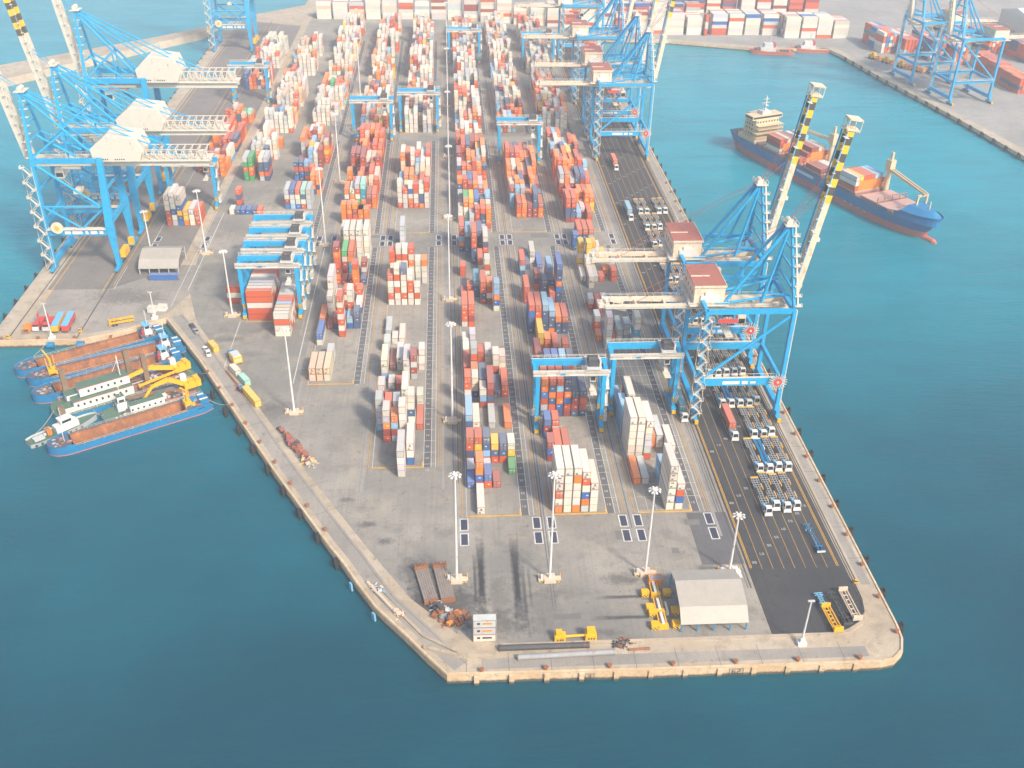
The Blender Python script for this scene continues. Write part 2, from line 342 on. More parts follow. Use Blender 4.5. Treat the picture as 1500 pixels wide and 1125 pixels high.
for b in (2, 3, 4, 5, 6, 7):
    x = LX[b]; y0 = START[b]
    for (ya, yb) in ((y0, 437), (453.5, 588), (601, 706), (716, 830)):
        if ya > yb: continue
        slot.append(rect(x + 16.4, x + 18.7, ya, yb))
        for xx in (x + 16.3, x + 18.75): wl.append(rect(xx, xx + 0.16, ya, yb))
        wl.append(rect(x + 20.2, x + 20.35, ya, yb))
        wl.append(rect(x - 0.5, x - 0.35, ya, yb))
        for xx in (x + 21.3, x + 22.0, x - 2.3, x - 1.7): yl.append(rect(xx, xx + 0.13, ya, yb))
        yl.append(rect(x - 0.3, x + 16.3, ya - 0.25, ya + 0.4)); yl.append(rect(x + 15.85, x + 16.3, ya + 0.4, ya + 3.2))
        k = int((ya - 240.3) / 6.6) + 1; i = 1
        while KY(k) < yb:
            wl.append(rect(x + 16.46, x + 18.75, KY(k) - 0.08, KY(k) + 0.08))
            if ya < 440: wl.append(rect(x + 18.91, x + 20.0, KY(k) - 0.06, KY(k) + 0.06))
            if KY(k) < 560: wl += digits('%02d' % (i * 2 - 1), x + 17.55, KY(k) - 3.3, 0.42, 0.95)
            k += 1; i += 1
    runw.append(rect(x - 3.4, x - 2.5, y0 - 12, 830)); runw.append(rect(x + 22.4, x + 23.2, y0 - 12, 830))
    if b >= 5:
        for xx in (x - 2.7, x + 19.5):
            for yy in (226.0, 232.8): rl.append((xx, yy))
# long cable channels between the blocks
ch = []
for x, y0, y1 in ((-0.6, 262, 830), (1.0, 256, 830), (26.3, 200, 830), (27.1, 200, 830), (-31, 452, 830), (-30.2, 452, 830), (53.4, 232, 830), (81.4, 215, 560), (82.3, 205, 560)): ch.append(rect(x, x + 0.28, y0, y1))
sheet('runway_road', runw, M['strip_grey'], 0.009)
sheet('truck_slot_road', slot, M['slot_grey'], 0.012)
sheet('pale_channel_road', [rect(-31, -30.75, 247, 437), rect(-30.2, -29.95, 247, 437)], M['strip_grey'], 0.016)
sheet('cable_channel_road', ch, M['slot_grey'], 0.016)
# block 7 ground bays, faint white bay lines
for i in range(1, 6):
    wl.append(rect(57.3 + 2.72 * i - 0.1, 57.3 + 2.72 * i, 240, 256)); wl.append(rect(57.3 + 2.72 * i - 0.1, 57.3 + 2.72 * i, 300, 345))
for k in range(0, 17): wl.append(rect(57.4, 73.4, KY(k) - 0.06, KY(k) + 0.06))
# quay lanes
for i in range(9):
    xx = 85.4 + 3.21 * i
    if i == 0: yl += [rect(xx - 0.3, xx - 0.1, 213, 830), rect(xx + 0.1, xx + 0.3, 213, 830)]
    elif i == 8: yl += [rect(xx - 0.3, xx - 0.1, 213, 830), rect(xx + 0.15, xx + 0.35, 213, 830)]
    else: yl.append(rect(xx - 0.06, xx + 0.06, 212.5, 830))
for i in range(8):
    for r in range(13):
        yy = 215.4 + 3.6 * i + 27.4 * r
        if yy < 560: wl += digits('%02d' % (8 - i), 87.0 + 3.21 * i, yy, 0.5, 1.0)
pg = random.Random(21); pa = []
for i in range(22):
    x = pg.uniform(-50, 80); y = pg.uniform(192, 238) if i < 18 else pg.uniform(440, 450); a = pg.uniform(2, 9); c = pg.uniform(1.2, 5)
    if x > -24 + (238 - y) * 0.6 and not (-2 < x < 24 and y < 236): pa.append(rect(x, x + a, y, y + c))
M['patch'] = ground_mat('paving_patch', (0.15, 0.148, 0.142), (0.11, 0.11, 0.105), (0.20, 0.195, 0.185))
sheet('paving_patch_road', pa, M['patch'], 0.007)
sheet('dusty_apron_road', [rect(71.5, 84.0, 215, 238.5)], M['slot_grey'], 0.0065)
# crossing road
for (x0, x1) in ((-84, 83),):
    pass
pads = []; padw = []
def pad(x, y):
    padw.append(rect(x, x + 2.7, y, y + 5.6)); pads.append(rect(x + 0.35, x + 2.35, y + 0.35, y + 5.25))
for (x, y) in rl: pad(x, y)
for b in (2, 3, 4, 5, 6, 7):
    for xx in (LX[b] - 3.6, LX[b] + 19.5):
        for yy in (438.3, 445.0): pad(xx, yy)
for xx in (-140, -117):
    for yy in (438, 446): pad(xx, yy)
sheet('pad_road_markings', padw, M['wline'], 0.020); sheet('pad_floor_markings', pads, M['pad'], 0.025)
# arm: rails and lines
ar = []
for xx in (-174.8, -148.4): ar += [rect(xx - 0.25, xx + 0.25, 354, 900)]
sheet('arm_rail_road', ar, M['rail'], 0.014)
yl += [rect(-171.6, -171.2, 385, 880), rect(-146.6, -146.3, 400, 880), rect(-149.9, -149.6, 395, 880)]
wl += [rect(-140.2, -140.0, 420, 880), rect(-117.5, -117.3, 380, 830), rect(-113.7, -113.4, 395, 480), rect(-59.3, -59, 318, 437), rect(-86.6, -86.4, 330, 366)]
wl += [rect(-145.5, -145.3, 397, 420)]
sheet('quay_rail_road', [rect(x - 0.22, x + 0.22, 205, 836) for x in (84.2 - 0.9, 114.2, 113.45)], M['rail'], 0.016)
sheet('white_road_markings', wl, M['wline'], 0.022)
sheet('yellow_road_markings', yl, M['yline'], 0.026)
# beige apron joints: slab seams on the notch quay
seam = []
def seg(p, q, w):
    d = (Vector(q) - Vector(p)).normalized(); n = Vector((-d.y, d.x)) * w / 2
    p = Vector(p); q = Vector(q); return [tuple(p - n), tuple(q - n), tuple(q + n), tuple(p + n)]
EDGE = QUAY[3:14]
off = [(p[0] + 5.2, p[1] + 3.4) for p in EDGE]
for a, b_ in zip(off, off[1:]): seam.append(seg(a, b_, 0.16))
for t_ in range(12):
    a = Vector((-113 + 7 * t_, 364.0 - 12.2 * t_))
    if a.x < -38: seam.append(seg(a, a + Vector((9, 5)), 0.14))
for x in range(2, 112, 11): seam.append(rect(x, x + 0.14, 176.8, 184))
for y in range(216, 830, 14): seam.append(rect(115, 119.6, y, y + 0.16))
sheet('slab_seam_marking', seam, M['slot_grey'], 0.010)
road_l = inset_ = None
def inset(pts, d):
    out = []
    for i, p in enumerate(pts):
        a = Vector(pts[max(0, i - 1)]); c = Vector(pts[min(len(pts) - 1, i + 1)]); t_ = (c - a).normalized(); out.append((p[0] - t_.y * d, p[1] + t_.x * d))
    return out
ra, rb_ = inset(QUAY[3:14], 2.4), inset(QUAY[3:14], 7.0)
sheet('quay_service_road', [[ra[i], ra[i + 1], rb_[i + 1], rb_[i]] for i in range(len(ra) - 1)], M['arm_ground'], 0.006)
sheet('quay_edge_road', [rect(115.2, 118.0, 205, 836), rect(6, 108, 178.6, 182.2)], M['arm_ground'], 0.006)
# kerb that closes the yard towards the quay edge
KP = [(11, 186.2), (60, 186.3), (101.8, 186.4), (105.6, 187.5), (110, 190.2), (112.7, 194), (113.8, 199), (113.9, 205)]
mb = MB()
def wallpath(mb, pts, w, z0, z1, mi=0):
    n = len(pts); L_ = []; R_ = []
    for i, p in enumerate(pts):
        a = Vector(pts[max(0, i - 1)]); c = Vector(pts[min(n - 1, i + 1)]); d = (c - a).normalized(); nn = Vector((-d.y, d.x)) * w / 2
        L_.append(Vector(p) + nn); R_.append(Vector(p) - nn)
    for i in range(n - 1): mb.hexa([(*R_[i], z0), (*R_[i + 1], z0), (*L_[i + 1], z0), (*L_[i], z0)], [(*R_[i], z1), (*R_[i + 1], z1), (*L_[i + 1], z1), (*L_[i], z1)], mi)
wallpath(mb, KP, 1.0, 0.0, 0.55)
struct(mb.build('kerb', M['concrete']))
mb = MB(); wallpath(mb, [(-9, 186.5), (0, 183.2), (9, 182.5)], 1.0, 0, 0.8); wallpath(mb, [(-22, 208), (-9, 190.5), (0, 184.6)], 0.8, 0, 0.5); struct(mb.build('kerb_low', M['concrete']))
# edge coping along the water
mb = MB()
cop = [QUAY[i] for i in range(0, 20)] + [(119.9, 838)]
inn = [(p[0] * 1.0, p[1]) for p in cop]
def inset(pts, d):
    out = []
    for i, p in enumerate(pts):
        a = Vector(pts[max(0, i - 1)]); c = Vector(pts[min(len(pts) - 1, i + 1)]); t_ = (c - a).normalized(); out.append((p[0] - t_.y * d, p[1] + t_.x * d))
    return out
wallpath(mb, inset(cop, 0.45), 0.5, 0, 0.28)
struct(mb.build('coping_kerb', M['wall_conc']))
# wall pilasters and numbers of the front quay wall
mb = MB()
for x in range(4, 112, 9): mb.box(x, x + 1.3, 176.0, 176.7, -3.5, -0.1, 0)
q = digits('63', 33, 0, 0.9, 1.5, False); q2 = digits('62', 72, 0, 0.9, 1.5, False)
for r_ in q + q2: mb.face([(x, 176.20, y - 1.4) for x, y in r_], 1)
for cx in (33, 72):
    for (a, b_, c, d) in ((-1.9, 1.9, 1.0, 1.15), (-1.9, 1.9, -1.15, -1.0), (-1.9, -1.75, -1.0, 1.0), (1.75, 1.9, -1.0, 1.0)): mb.face([(cx + a, 176.2, -1.4 + c), (cx + b_, 176.2, -1.4 + c), (cx + b_, 176.2, -1.4 + d), (cx + a, 176.2, -1.4 + d)], 1)
struct(mb.build('quay_front_wall', [M['wall_conc'], M['darkmark']]))
# breakwater
mb = MB(); mb.hexa([(-420, 640, -4), (-310, 702, -4), (-224, 812, -4), (-196, 846, -4), (-190, 880, -4), (-232, 838, -4), (-325, 752, -4), (-430, 690, -4)], [(-418, 644, 1.5), (-312, 706, 1.5), (-226, 815, 1.5), (-198, 849, 1.5), (-192, 876, 1.5), (-231, 834, 1.5), (-324, 748, 1.5), (-428, 686, 1.5)])
tri(struct(mb.build('breakwater_terrain', M['concrete'])))
# ------------------------------------------------------------------ containers
CC = {'W': (0.64, 0.60, 0.52), 'S': (0.66, 0.47, 0.33), 'G': (0.46, 0.49, 0.50), 'R': (0.58, 0.095, 0.028), 'O': (0.78, 0.20, 0.02), 'B': (0.03, 0.13, 0.40), 'N': (0.055, 0.10, 0.20), 'L': (0.22, 0.44, 0.64), 'M': (0.32, 0.06, 0.045), 'Y': (0.80, 0.47, 0.03), 'E': (0.03, 0.36, 0.11), 'T': (0.03, 0.26, 0.36), 'F': (0.33, 0.70, 0.56)}
CN = {'W': 'white', 'S': 'rust-stained cream', 'G': 'grey', 'R': 'red', 'O': 'orange', 'B': 'blue', 'N': 'navy', 'L': 'pale blue', 'M': 'maroon', 'Y': 'yellow', 'E': 'green', 'T': 'teal', 'F': 'mint green'}
CW = 2.40
def cont_body(L, H):
    b = MB(); h = L / 2
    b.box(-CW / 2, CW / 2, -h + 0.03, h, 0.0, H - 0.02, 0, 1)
    for sx in (-1, 1):                      # corner posts and rails stand a little proud of the corrugated panels
        for sy in (-1, 1):
            cx = sx * (CW / 2 - 0.06); cy = sy * (h - 0.08)
            b.box(cx - 0.09, cx + 0.09, cy - 0.10, cy + 0.11, 0.012, H - 0.005, 2)
        cx = sx * (CW / 2 - 0.03); b.box(cx - 0.05, cx + 0.05, -h + 0.19, h - 0.19, H - 0.14, H - 0.006, 2); b.box(cx - 0.05, cx + 0.05, -h + 0.19, h - 0.19, 0.015, 0.20, 2)
    for sy in (-1, 1): b.box(-CW / 2 + 0.16, CW / 2 - 0.16, sy * h - 0.085, sy * h + 0.045, 0.012, 0.24, 2); b.box(-CW / 2 + 0.16, CW / 2 - 0.16, sy * h - 0.085, sy * h + 0.045, H - 0.2, H - 0.004, 2)
    return b
def cont_door(L, H, var, reefer):
    b = MB(); y = -L / 2
    b.box(-1.02, 1.02, y - 0.05, y + 0.06, 0.25, H - 0.21, 0)
    if reefer:
        b.box(-0.9, 0.9, y - 0.09, y - 0.02, 0.32, 0.42, 2); b.box(-0.75, -0.1, y - 0.09, y - 0.02, 0.55, 0.95, 2)
        b.box(-0.8, 0.8, y - 0.08, y - 0.02, 1.15, 1.2, 2); b.box(-0.02, 0.02, y - 0.06, y - 0.02, 1.25, H - 0.2, 2)
        if var == 1: b.box(-0.25, 0.25, y - 0.09, y - 0.02, H - 0.95, H - 0.5, 3); b.box(-0.6, 0.6, y - 0.09, y - 0.02, H - 1.25, H - 1.1, 3)
        if var == 2: b.box(-0.7, 0.4, y - 0.09, y - 0.02, H - 0.9, H - 0.55, 3)
    else:
        for x in (-0.72, -0.32, 0.32, 0.72): b.box(x - 0.035, x + 0.035, y - 0.09, y - 0.02, 0.14, H - 0.16, 1)
        b.box(-0.02, 0.02, y - 0.05, y - 0.02, 0.12, H - 0.14, 3)
        if var == 1: b.box(0.42, 0.92, y - 0.095, y - 0.02, H - 0.75, H - 0.35, 1); b.box(-0.92, -0.5, y - 0.095, y - 0.02, H - 0.6, H - 0.4, 1)
        if var == 2: b.box(-0.9, 0.2, y - 0.095, y - 0.02, H - 1.0, H - 0.65, 1); b.box(0.45, 0.9, y - 0.095, y - 0.02, H - 1.3, H - 0.4, 1)
        if var == 3: b.box(0.5, 0.85, y - 0.095, y - 0.02, H - 0.55, H - 0.35, 1); b.box(-0.85, -0.42, y - 0.095, y - 0.02, 0.5, 1.0, 1)
    return b
CM = {}
def cont_meshes(L, H, reefer, var):
    k = (L, H, reefer, var)
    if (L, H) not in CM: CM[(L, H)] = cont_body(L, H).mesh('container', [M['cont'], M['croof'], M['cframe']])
    if k not in CM: CM[k] = cont_door(L, H, var, reefer).mesh('cooling_unit' if reefer else 'door', [M['cont'], M['lockbar'], M['cooler'], M['darkmark']])
    return CM[(L, H)], CM[k]
crng = random.Random(11)
def jit(c, rng, s=0.16):
    k = 1 + rng.uniform(-s, s); return tuple(min(1, max(0, x * k * (1 + rng.uniform(-0.07, 0.07)))) for x in c)
def add_container(x, y, z, L, H, code, label, rz=0.0, group='containers stacked in the yard blocks', reefer=None, name='container'):
    if reefer is None: reefer = code in 'WS' and L > 10
    me, md = cont_meshes(L, H, reefer, crng.randrange(4))
    o = bpy.data.objects.new('reefer_container' if reefer and name == 'container' else name, me); COL.objects.link(o); o.location = (x, y, z); o.rotation_euler = (0, 0, rz)
    d = bpy.data.objects.new('cooling_unit' if reefer else 'door', md); COL.objects.link(d); d.parent = o
    c = jit(CC[code], crng); o.color = (*c, 1); d.color = (*[min(1, q * 1.04) for q in c], 1)
    tag(o, label, 'container', group); return o

CODES = 'WSGROBNLMYETF'
# yard stacks: block, column, slot, length in slots, colours from the top down
STACKS = [
    (3, 0, 12, 2, [1, 1]), (3, 0, 16, 2, [5, 0]), (3, 0, 18, 2, [4, 4]), (3, 0, 23, 1, [0, 0]), (3, 0, 30, 1, [4]),
    (3, 1, 12, 2, [1, 1]), (3, 1, 18, 1, [8]), (3, 1, 19, 1, [0, 0, 0, 0]), (3, 1, 20, 2, [0, 0, 0, 0, 0, 0]), (3, 1, 24, 1, [8, 4, 3, 3, 8, 4, 3]),
    (3, 1, 27, 2, [6]), (3, 1, 29, 2, [0, 0, 0, 0]), (3, 2, 12, 2, [1, 0]), (3, 2, 14, 1, [2, 2]), (3, 2, 18, 1, [3, 6]),
    (3, 2, 20, 1, [0, 0, 3]), (3, 2, 24, 1, [8]), (3, 2, 25, 2, [10, 0, 8, 8, 8]), (3, 2, 27, 2, [0, 0, 0, 0, 0, 0]), (3, 3, 17, 1, [3, 0, 3, 0, 3, 0, 3]),
    (3, 3, 18, 1, [5, 5]), (3, 3, 21, 1, [3, 0, 3]), (3, 3, 24, 1, [8]), (3, 3, 25, 2, [3, 4, 11, 11, 11]), (3, 3, 27, 2, [0, 0, 0, 0, 0, 0]),
    (3, 3, 34, 1, [4, 4, 10]), (3, 4, 18, 1, [7, 5]), (3, 4, 19, 1, [0, 0, 3, 0, 0]), (3, 4, 20, 1, [7]), (3, 4, 23, 1, [3, 4, 4, 4, 3]),
    (3, 4, 27, 2, [0, 0, 0, 0, 0, 0]), (3, 4, 34, 1, [4, 4, 4]), (3, 5, 18, 1, [6, 6, 6]), (3, 5, 20, 1, [0, 6]), (3, 5, 21, 1, [3, 0, 3]),
    (3, 5, 24, 1, [6]), (3, 5, 25, 1, [8, 0, 8]), (3, 5, 28, 2, [0, 0, 0, 0, 0]), (4, 0, 7, 1, [2, 2, 2, 2, 7]), (4, 0, 9, 1, [0, 3, 2, 0]),
    (4, 0, 12, 2, [0, 0, 7]), (4, 0, 15, 1, [2, 2]), (4, 0, 17, 2, [2]), (4, 0, 21, 1, [3, 0, 0, 3, 0]), (4, 0, 24, 1, [3, 3, 0, 3, 0, 0]),
    (4, 1, 6, 1, [0, 2, 4, 8, 3]), (4, 1, 8, 1, [3, 0, 3]), (4, 1, 11, 1, [0]), (4, 1, 13, 2, [8]), (4, 1, 16, 1, [0]),
    (4, 1, 21, 1, [0, 3, 0, 3, 0, 0]), (4, 1, 24, 1, [0, 3, 0, 0, 0, 0]), (4, 1, 30, 2, [2, 2, 2, 2]), (4, 2, 6, 1, [4, 7, 8, 2]), (4, 2, 8, 1, [2, 0, 2]),
    (4, 2, 11, 1, [3]), (4, 2, 13, 2, [0, 0]), (4, 2, 16, 2, [0]), (4, 2, 21, 1, [6, 0, 0, 0, 3, 0]), (4, 2, 24, 1, [0, 3, 0, 0, 0, 0]),
    (4, 3, 3, 2, [2, 0, 2, 0]), (4, 3, 6, 1, [0, 0, 0, 0, 0]), (4, 3, 7, 1, [2]), (4, 3, 9, 2, [0, 0, 0]), (4, 3, 12, 2, [0, 0, 0]),
    (4, 3, 21, 1, [0, 3, 3, 0, 0]), (4, 3, 24, 1, [3, 0, 4, 0, 0, 0]), (4, 4, 4, 2, [0, 0, 5]), (4, 4, 7, 1, [0, 0, 6, 0, 0]), (4, 4, 12, 1, [8, 2, 8, 2]),
    (4, 4, 13, 1, [2]), (4, 4, 21, 1, [0, 3, 0]), (4, 4, 24, 1, [0, 0, 0, 2]), (4, 5, 7, 2, [3]), (4, 5, 9, 1, [0, 0]),
    (4, 5, 13, 1, [0]), (4, 5, 14, 1, [0, 2]), (4, 5, 24, 1, [4, 0, 0, 0]), (5, 0, 2, 1, [5]), (5, 0, 3, 1, [2]),
    (5, 0, 4, 1, [3, 3, 6, 8]), (5, 0, 5, 1, [0]), (5, 0, 6, 2, [7, 6, 8, 7]), (5, 0, 9, 1, [3, 3, 0, 3, 3]), (5, 0, 12, 2, [3, 4]),
    (5, 0, 14, 1, [0, 4]), (5, 0, 15, 1, [0, 0]), (5, 0, 18, 2, [3, 3, 3, 0]), (5, 0, 22, 1, [8]), (5, 0, 25, 1, [3, 3]),
    (5, 0, 29, 2, [3, 3, 7, 4, 6]), (5, 0, 37, 1, [2, 2, 2]), (5, 1, 0, 2, [0]), (5, 1, 2, 1, [4, 4, 5, 3]), (5, 1, 4, 1, [3, 9, 2, 5]),
    (5, 1, 7, 2, [0]), (5, 1, 10, 1, [0, 0, 5]), (5, 1, 11, 1, [4, 4, 4]), (5, 1, 12, 1, [2, 3, 6, 0, 2]), (5, 1, 15, 1, [2, 2, 2]),
    (5, 1, 16, 1, [2]), (5, 1, 18, 2, [3, 3, 8, 3]), (5, 1, 22, 1, [3, 3]), (5, 1, 28, 2, [7, 6, 6, 6, 6]), (5, 1, 35, 2, [10, 5, 3, 4]),
    (5, 2, 2, 1, [5, 3]), (5, 2, 3, 1, [2]), (5, 2, 4, 1, [6, 6, 7, 3]), (5, 2, 9, 1, [0, 7, 8]), (5, 2, 10, 2, [6, 6, 6]),
    (5, 2, 13, 1, [3, 3, 0]), (5, 2, 22, 2, [11, 6, 6]), (5, 2, 27, 2, [3, 3, 3, 6, 6, 6]), (5, 2, 35, 2, [9, 3, 4, 4]), (5, 3, 2, 1, [8]),
    (5, 3, 4, 1, [9, 6, 3]), (5, 3, 7, 2, [2]), (5, 3, 9, 2, [8, 8, 6, 8]), (5, 3, 13, 1, [0, 0, 0]), (5, 3, 21, 2, [3, 3, 6, 8]),
    (5, 3, 26, 2, [3, 0]), (5, 3, 29, 2, [6, 6, 6, 3]), (5, 3, 35, 2, [5, 6, 3, 9]), (5, 4, 4, 1, [6, 6, 3]), (5, 4, 10, 2, [6]),
    (5, 4, 12, 1, [0, 0, 3, 6]), (5, 4, 21, 1, [4, 3, 0, 8]), (5, 4, 25, 1, [0, 3, 0]), (5, 4, 28, 2, [2, 6, 3, 6]), (5, 4, 36, 1, [3, 10, 10]),
    (5, 5, 3, 1, [10]), (5, 5, 4, 1, [0, 9, 10]), (5, 5, 7, 2, [4]), (5, 5, 10, 2, [3, 3]), (5, 5, 13, 1, [0, 0]),
    (5, 5, 20, 1, [7, 7, 4, 5, 0]), (5, 5, 36, 1, [0, 0, 0]), (6, 0, 0, 2, [0, 0, 0, 3, 0, 4]), (6, 0, 4, 1, [8, 5, 8]), (6, 0, 6, 1, [5, 8, 5]),
    (6, 0, 8, 2, [4, 4, 5, 3, 2, 6]), (6, 0, 12, 2, [8, 3, 8, 3]), (6, 0, 17, 2, [3, 5, 6, 6, 6]), (6, 0, 21, 2, [3, 3, 3]), (6, 0, 25, 2, [3, 7, 6]),
    (6, 1, 0, 2, [0, 0, 0, 0, 0, 0]), (6, 1, 4, 2, [3, 3]), (6, 1, 6, 1, [3, 0, 3]), (6, 1, 8, 2, [3, 6, 4, 6, 3, 2]), (6, 1, 11, 1, [5, 6, 6, 5, 6]),
    (6, 1, 15, 2, [9, 9, 8]), (6, 1, 17, 2, [3, 3, 4, 3, 3]), (6, 1, 26, 2, [6]), (6, 2, 0, 2, [0, 4, 0, 0, 0, 4]), (6, 2, 4, 2, [3, 3]),
    (6, 2, 8, 2, [3, 7, 3, 4, 5, 6]), (6, 2, 11, 1, [5, 6, 3, 5, 6]), (6, 2, 15, 1, [4, 4]), (6, 2, 17, 2, [7, 6, 6, 6, 6]), (6, 2, 23, 1, [8, 6, 3]),
    (6, 2, 27, 2, [0, 0]), (6, 3, 0, 2, [0, 3, 0, 5, 4, 2]), (6, 3, 8, 2, [6, 6, 4, 5, 3, 8]), (6, 3, 11, 1, [7, 6, 6, 7, 6]), (6, 3, 14, 2, [3, 3]),
    (6, 3, 17, 2, [7, 6, 6, 4]), (6, 3, 22, 1, [6, 6, 6]), (6, 3, 26, 2, [5]), (6, 4, 0, 2, [0, 0, 0, 0]), (6, 4, 8, 2, [6, 8, 8, 6]),
    (6, 4, 11, 1, [6, 3, 3, 6, 3]), (6, 4, 13, 1, [3, 3, 3, 3]), (6, 4, 17, 2, [4, 6, 6]), (6, 4, 21, 1, [3, 3]), (6, 4, 22, 1, [6, 6, 6]),
    (6, 4, 23, 2, [7, 4, 6, 7]), (6, 5, 8, 2, [6, 3, 8, 6]), (6, 5, 17, 2, [3, 6, 6]), (6, 5, 21, 2, [5, 6, 6, 4, 5, 6, 6]), (6, 5, 23, 1, [11]),
    (7, 0, 2, 2, [4]), (7, 0, 4, 2, [0, 0, 0, 0, 0, 0]), (7, 0, 6, 2, [7, 7, 7, 7]), (7, 0, 8, 2, [7, 7]), (7, 0, 16, 1, [4]),
    (7, 0, 17, 1, [2, 3, 3]), (7, 0, 20, 1, [0, 3]), (7, 0, 24, 2, [0]), (7, 0, 26, 1, [9, 9, 0, 9, 9]), (7, 0, 29, 1, [5, 5, 6]),
    (7, 0, 34, 2, [3, 3, 6, 6, 8]), (7, 1, 2, 2, [2]), (7, 1, 4, 2, [0, 0, 0, 0, 0, 0]), (7, 1, 7, 2, [0, 3, 5, 0, 3]), (7, 1, 15, 1, [0, 0, 2, 0, 0]),
    (7, 1, 16, 1, [5]), (7, 1, 19, 2, [3, 3]), (7, 1, 23, 2, [0, 0]), (7, 1, 25, 1, [9, 9, 3, 0, 9, 9]), (7, 1, 30, 2, [3, 6, 6]),
    (7, 1, 34, 2, [3, 3, 6, 6, 8]), (7, 2, 4, 2, [0, 0, 0, 2, 2, 3]), (7, 2, 16, 1, [3]), (7, 2, 17, 1, [5, 2, 5]), (7, 2, 20, 1, [0, 2]),
    (7, 2, 24, 2, [2]), (7, 2, 26, 1, [9, 0, 0, 2, 9]), (7, 2, 30, 2, [3, 6, 6]), (7, 2, 34, 2, [7, 3]), (7, 3, 0, 2, [0, 0, 0, 0, 0, 0]),
    (7, 3, 2, 1, [7, 7, 7]), (7, 3, 5, 2, [4, 4]), (7, 3, 16, 2, [2, 0]), (7, 3, 20, 1, [6, 6]), (7, 3, 24, 1, [3]),
    (7, 3, 27, 1, [0, 0, 0]), (7, 3, 30, 2, [3, 2, 3]), (7, 3, 35, 2, [0, 3]), (7, 4, 0, 2, [0, 3, 5, 0]), (7, 4, 5, 2, [2, 0]),
    (7, 4, 16, 1, [2, 0, 7]), (7, 4, 25, 1, [4]), (7, 4, 27, 1, [9, 9]), (7, 4, 34, 2, [3, 3]), (7, 5, 4, 2, [0, 0]),
    (7, 5, 15, 1, [0, 0, 11, 0, 0]), (7, 5, 16, 1, [7]), (7, 5, 24, 1, [3, 3]), (7, 5, 25, 1, [2, 2, 2, 2]),
]
ALL = [(b, c, k, L, ''.join(CODES[i] for i in cs)) for (b, c, k, L, cs) in STACKS]
occ = set()
for (b, c, k, L, cs) in ALL:
    for j in range(L): occ.add((b, c, k + j))
# the sections behind the crossing road
srng = random.Random(5)
STY = {'red': 'RROOOMMRNWMROOS', 'mix': 'RWOOSNWLOGRMWROMSYW', 'white': 'WWWWWWWWSWGR', 'navy': 'NNBGLRMNGRMOO', 'pale': 'WSGRWOLWOWRW', 'green': 'EORWFORMOG'}
def section(b, ya, yb, styles, hmin=3, hmax=5, gap=0.10, fillx=6):
    k = int(math.ceil((ya - 240.3) / 6.6))
    while KY(k) < yb - 6:
        L = 2 if (srng.random() < 0.5 and KY(k + 2) < yb + 4) else 1
        if srng.random() < gap: k += 1; continue
        st = STY[srng.choice(styles)]; base = srng.uniform(hmin, hmax); run = srng.choice([0, 0, 1]); lo = 0; hi = fillx
        if srng.random() < 0.25: hi = srng.randint(3, 6)
        if srng.random() < 0.15: lo = srng.randint(1, 2)
        if 'W' * 6 in st: base = max(base, 4.5)
        for c in range(lo, hi):
            if any((b, c, k + j) in occ for j in range(L)): continue
            n = int(round(base + srng.uniform(-1.1, 1.1))); n = max(1, min(6, n))
            if srng.random() < 0.05: continue
            cs = ''; q = srng.choice(st)
            for i in range(n):
                if srng.random() < 0.62: q = srng.choice(st)
                cs += q
            ALL.append((b, c, k, L, cs))
            for j in range(L): occ.add((b, c, k + j))
        k += L
Zg4 = ['WWWWR', 'RWWG', 'WBWOR', 'RRWWR', 'WWNNO', 'RRWWW']
for c, s in enumerate(Zg4): ALL.append((4, c, 37, 1, s)); occ.add((4, c, 37))
for c, s in enumerate(['GEREE', 'EEORE', None, 'WNNOG', 'GNNRN', None]):
    if s: ALL.append((1, c, 43, 2, s)); occ |= {(1, c, 43), (1, c, 44)}
for c, s in enumerate(['NRNB', 'NRBN', 'LRNR', 'RNN', 'NM', None]):
    if s: ALL.append((2, c, 43, 1, s)); occ.add((2, c, 43))
for c, s in enumerate(['GWMB', 'BWGL', 'RWWB', 'FNWR', 'GGGG']): ALL.append((2, c, 37, 2, s)); occ |= {(2, c, 37), (2, c, 38)}
for c, s in ((4, 'OOOB'), (5, 'OONO')): ALL.append((2, c, 40, 2, s)); occ |= {(2, c, 40), (2, c, 41)}
for c, s in enumerate(['WWWRRR', 'WWWBWG', 'WWBYNB', None, None, 'RR']):
    if s: ALL.append((0, c, 34, 2, s)); occ |= {(0, c, 34), (0, c, 35)}
for c, s in ((3, 'YYO'), (4, 'WWW'), (5, 'RRR')): ALL.append((0, c, 34, 2, s)); occ |= {(0, c, 34), (0, c, 35)}
for c, s in enumerate(['W', 'N', 'B', 'B', 'N', 'R']): ALL.append((1, c, 36, 1, s)); occ.add((1, c, 36))
ALL.append((1, 1, 37, 1, 'RNRN')); occ.add((1, 1, 37))
for c, s in enumerate(['OOOY', 'OORN', 'OMRO', 'OON', None, None]):
    if s: ALL.append((3, c, 34, 1, s)); occ.add((3, c, 34))
for c, s in enumerate(['OWBR', 'WOWO', 'GRWER', 'FTTOB', 'MMR', 'ROO']): ALL.append((3, c, 37, 2, s)); occ |= {(3, c, 37), (3, c, 38)}
section(1, 538, 588, ['mix', 'white'], 2, 4, 0.2, 4); section(0, 530, 640, ['red', 'mix', 'red', 'green'], 2, 4)
section(2, 540, 588, ['mix', 'red'], 3, 4); section(3, 500, 588, ['red', 'red', 'mix'], 3, 5); section(4, 500, 560, ['pale', 'mix'], 2, 4, 0.2)
section(5, 455, 588, ['mix', 'navy', 'mix', 'pale'], 3, 5); section(6, 470, 560, ['red', 'navy', 'red'], 3, 5); section(7, 472, 588, ['red', 'mix', 'navy', 'pale'], 3, 5)
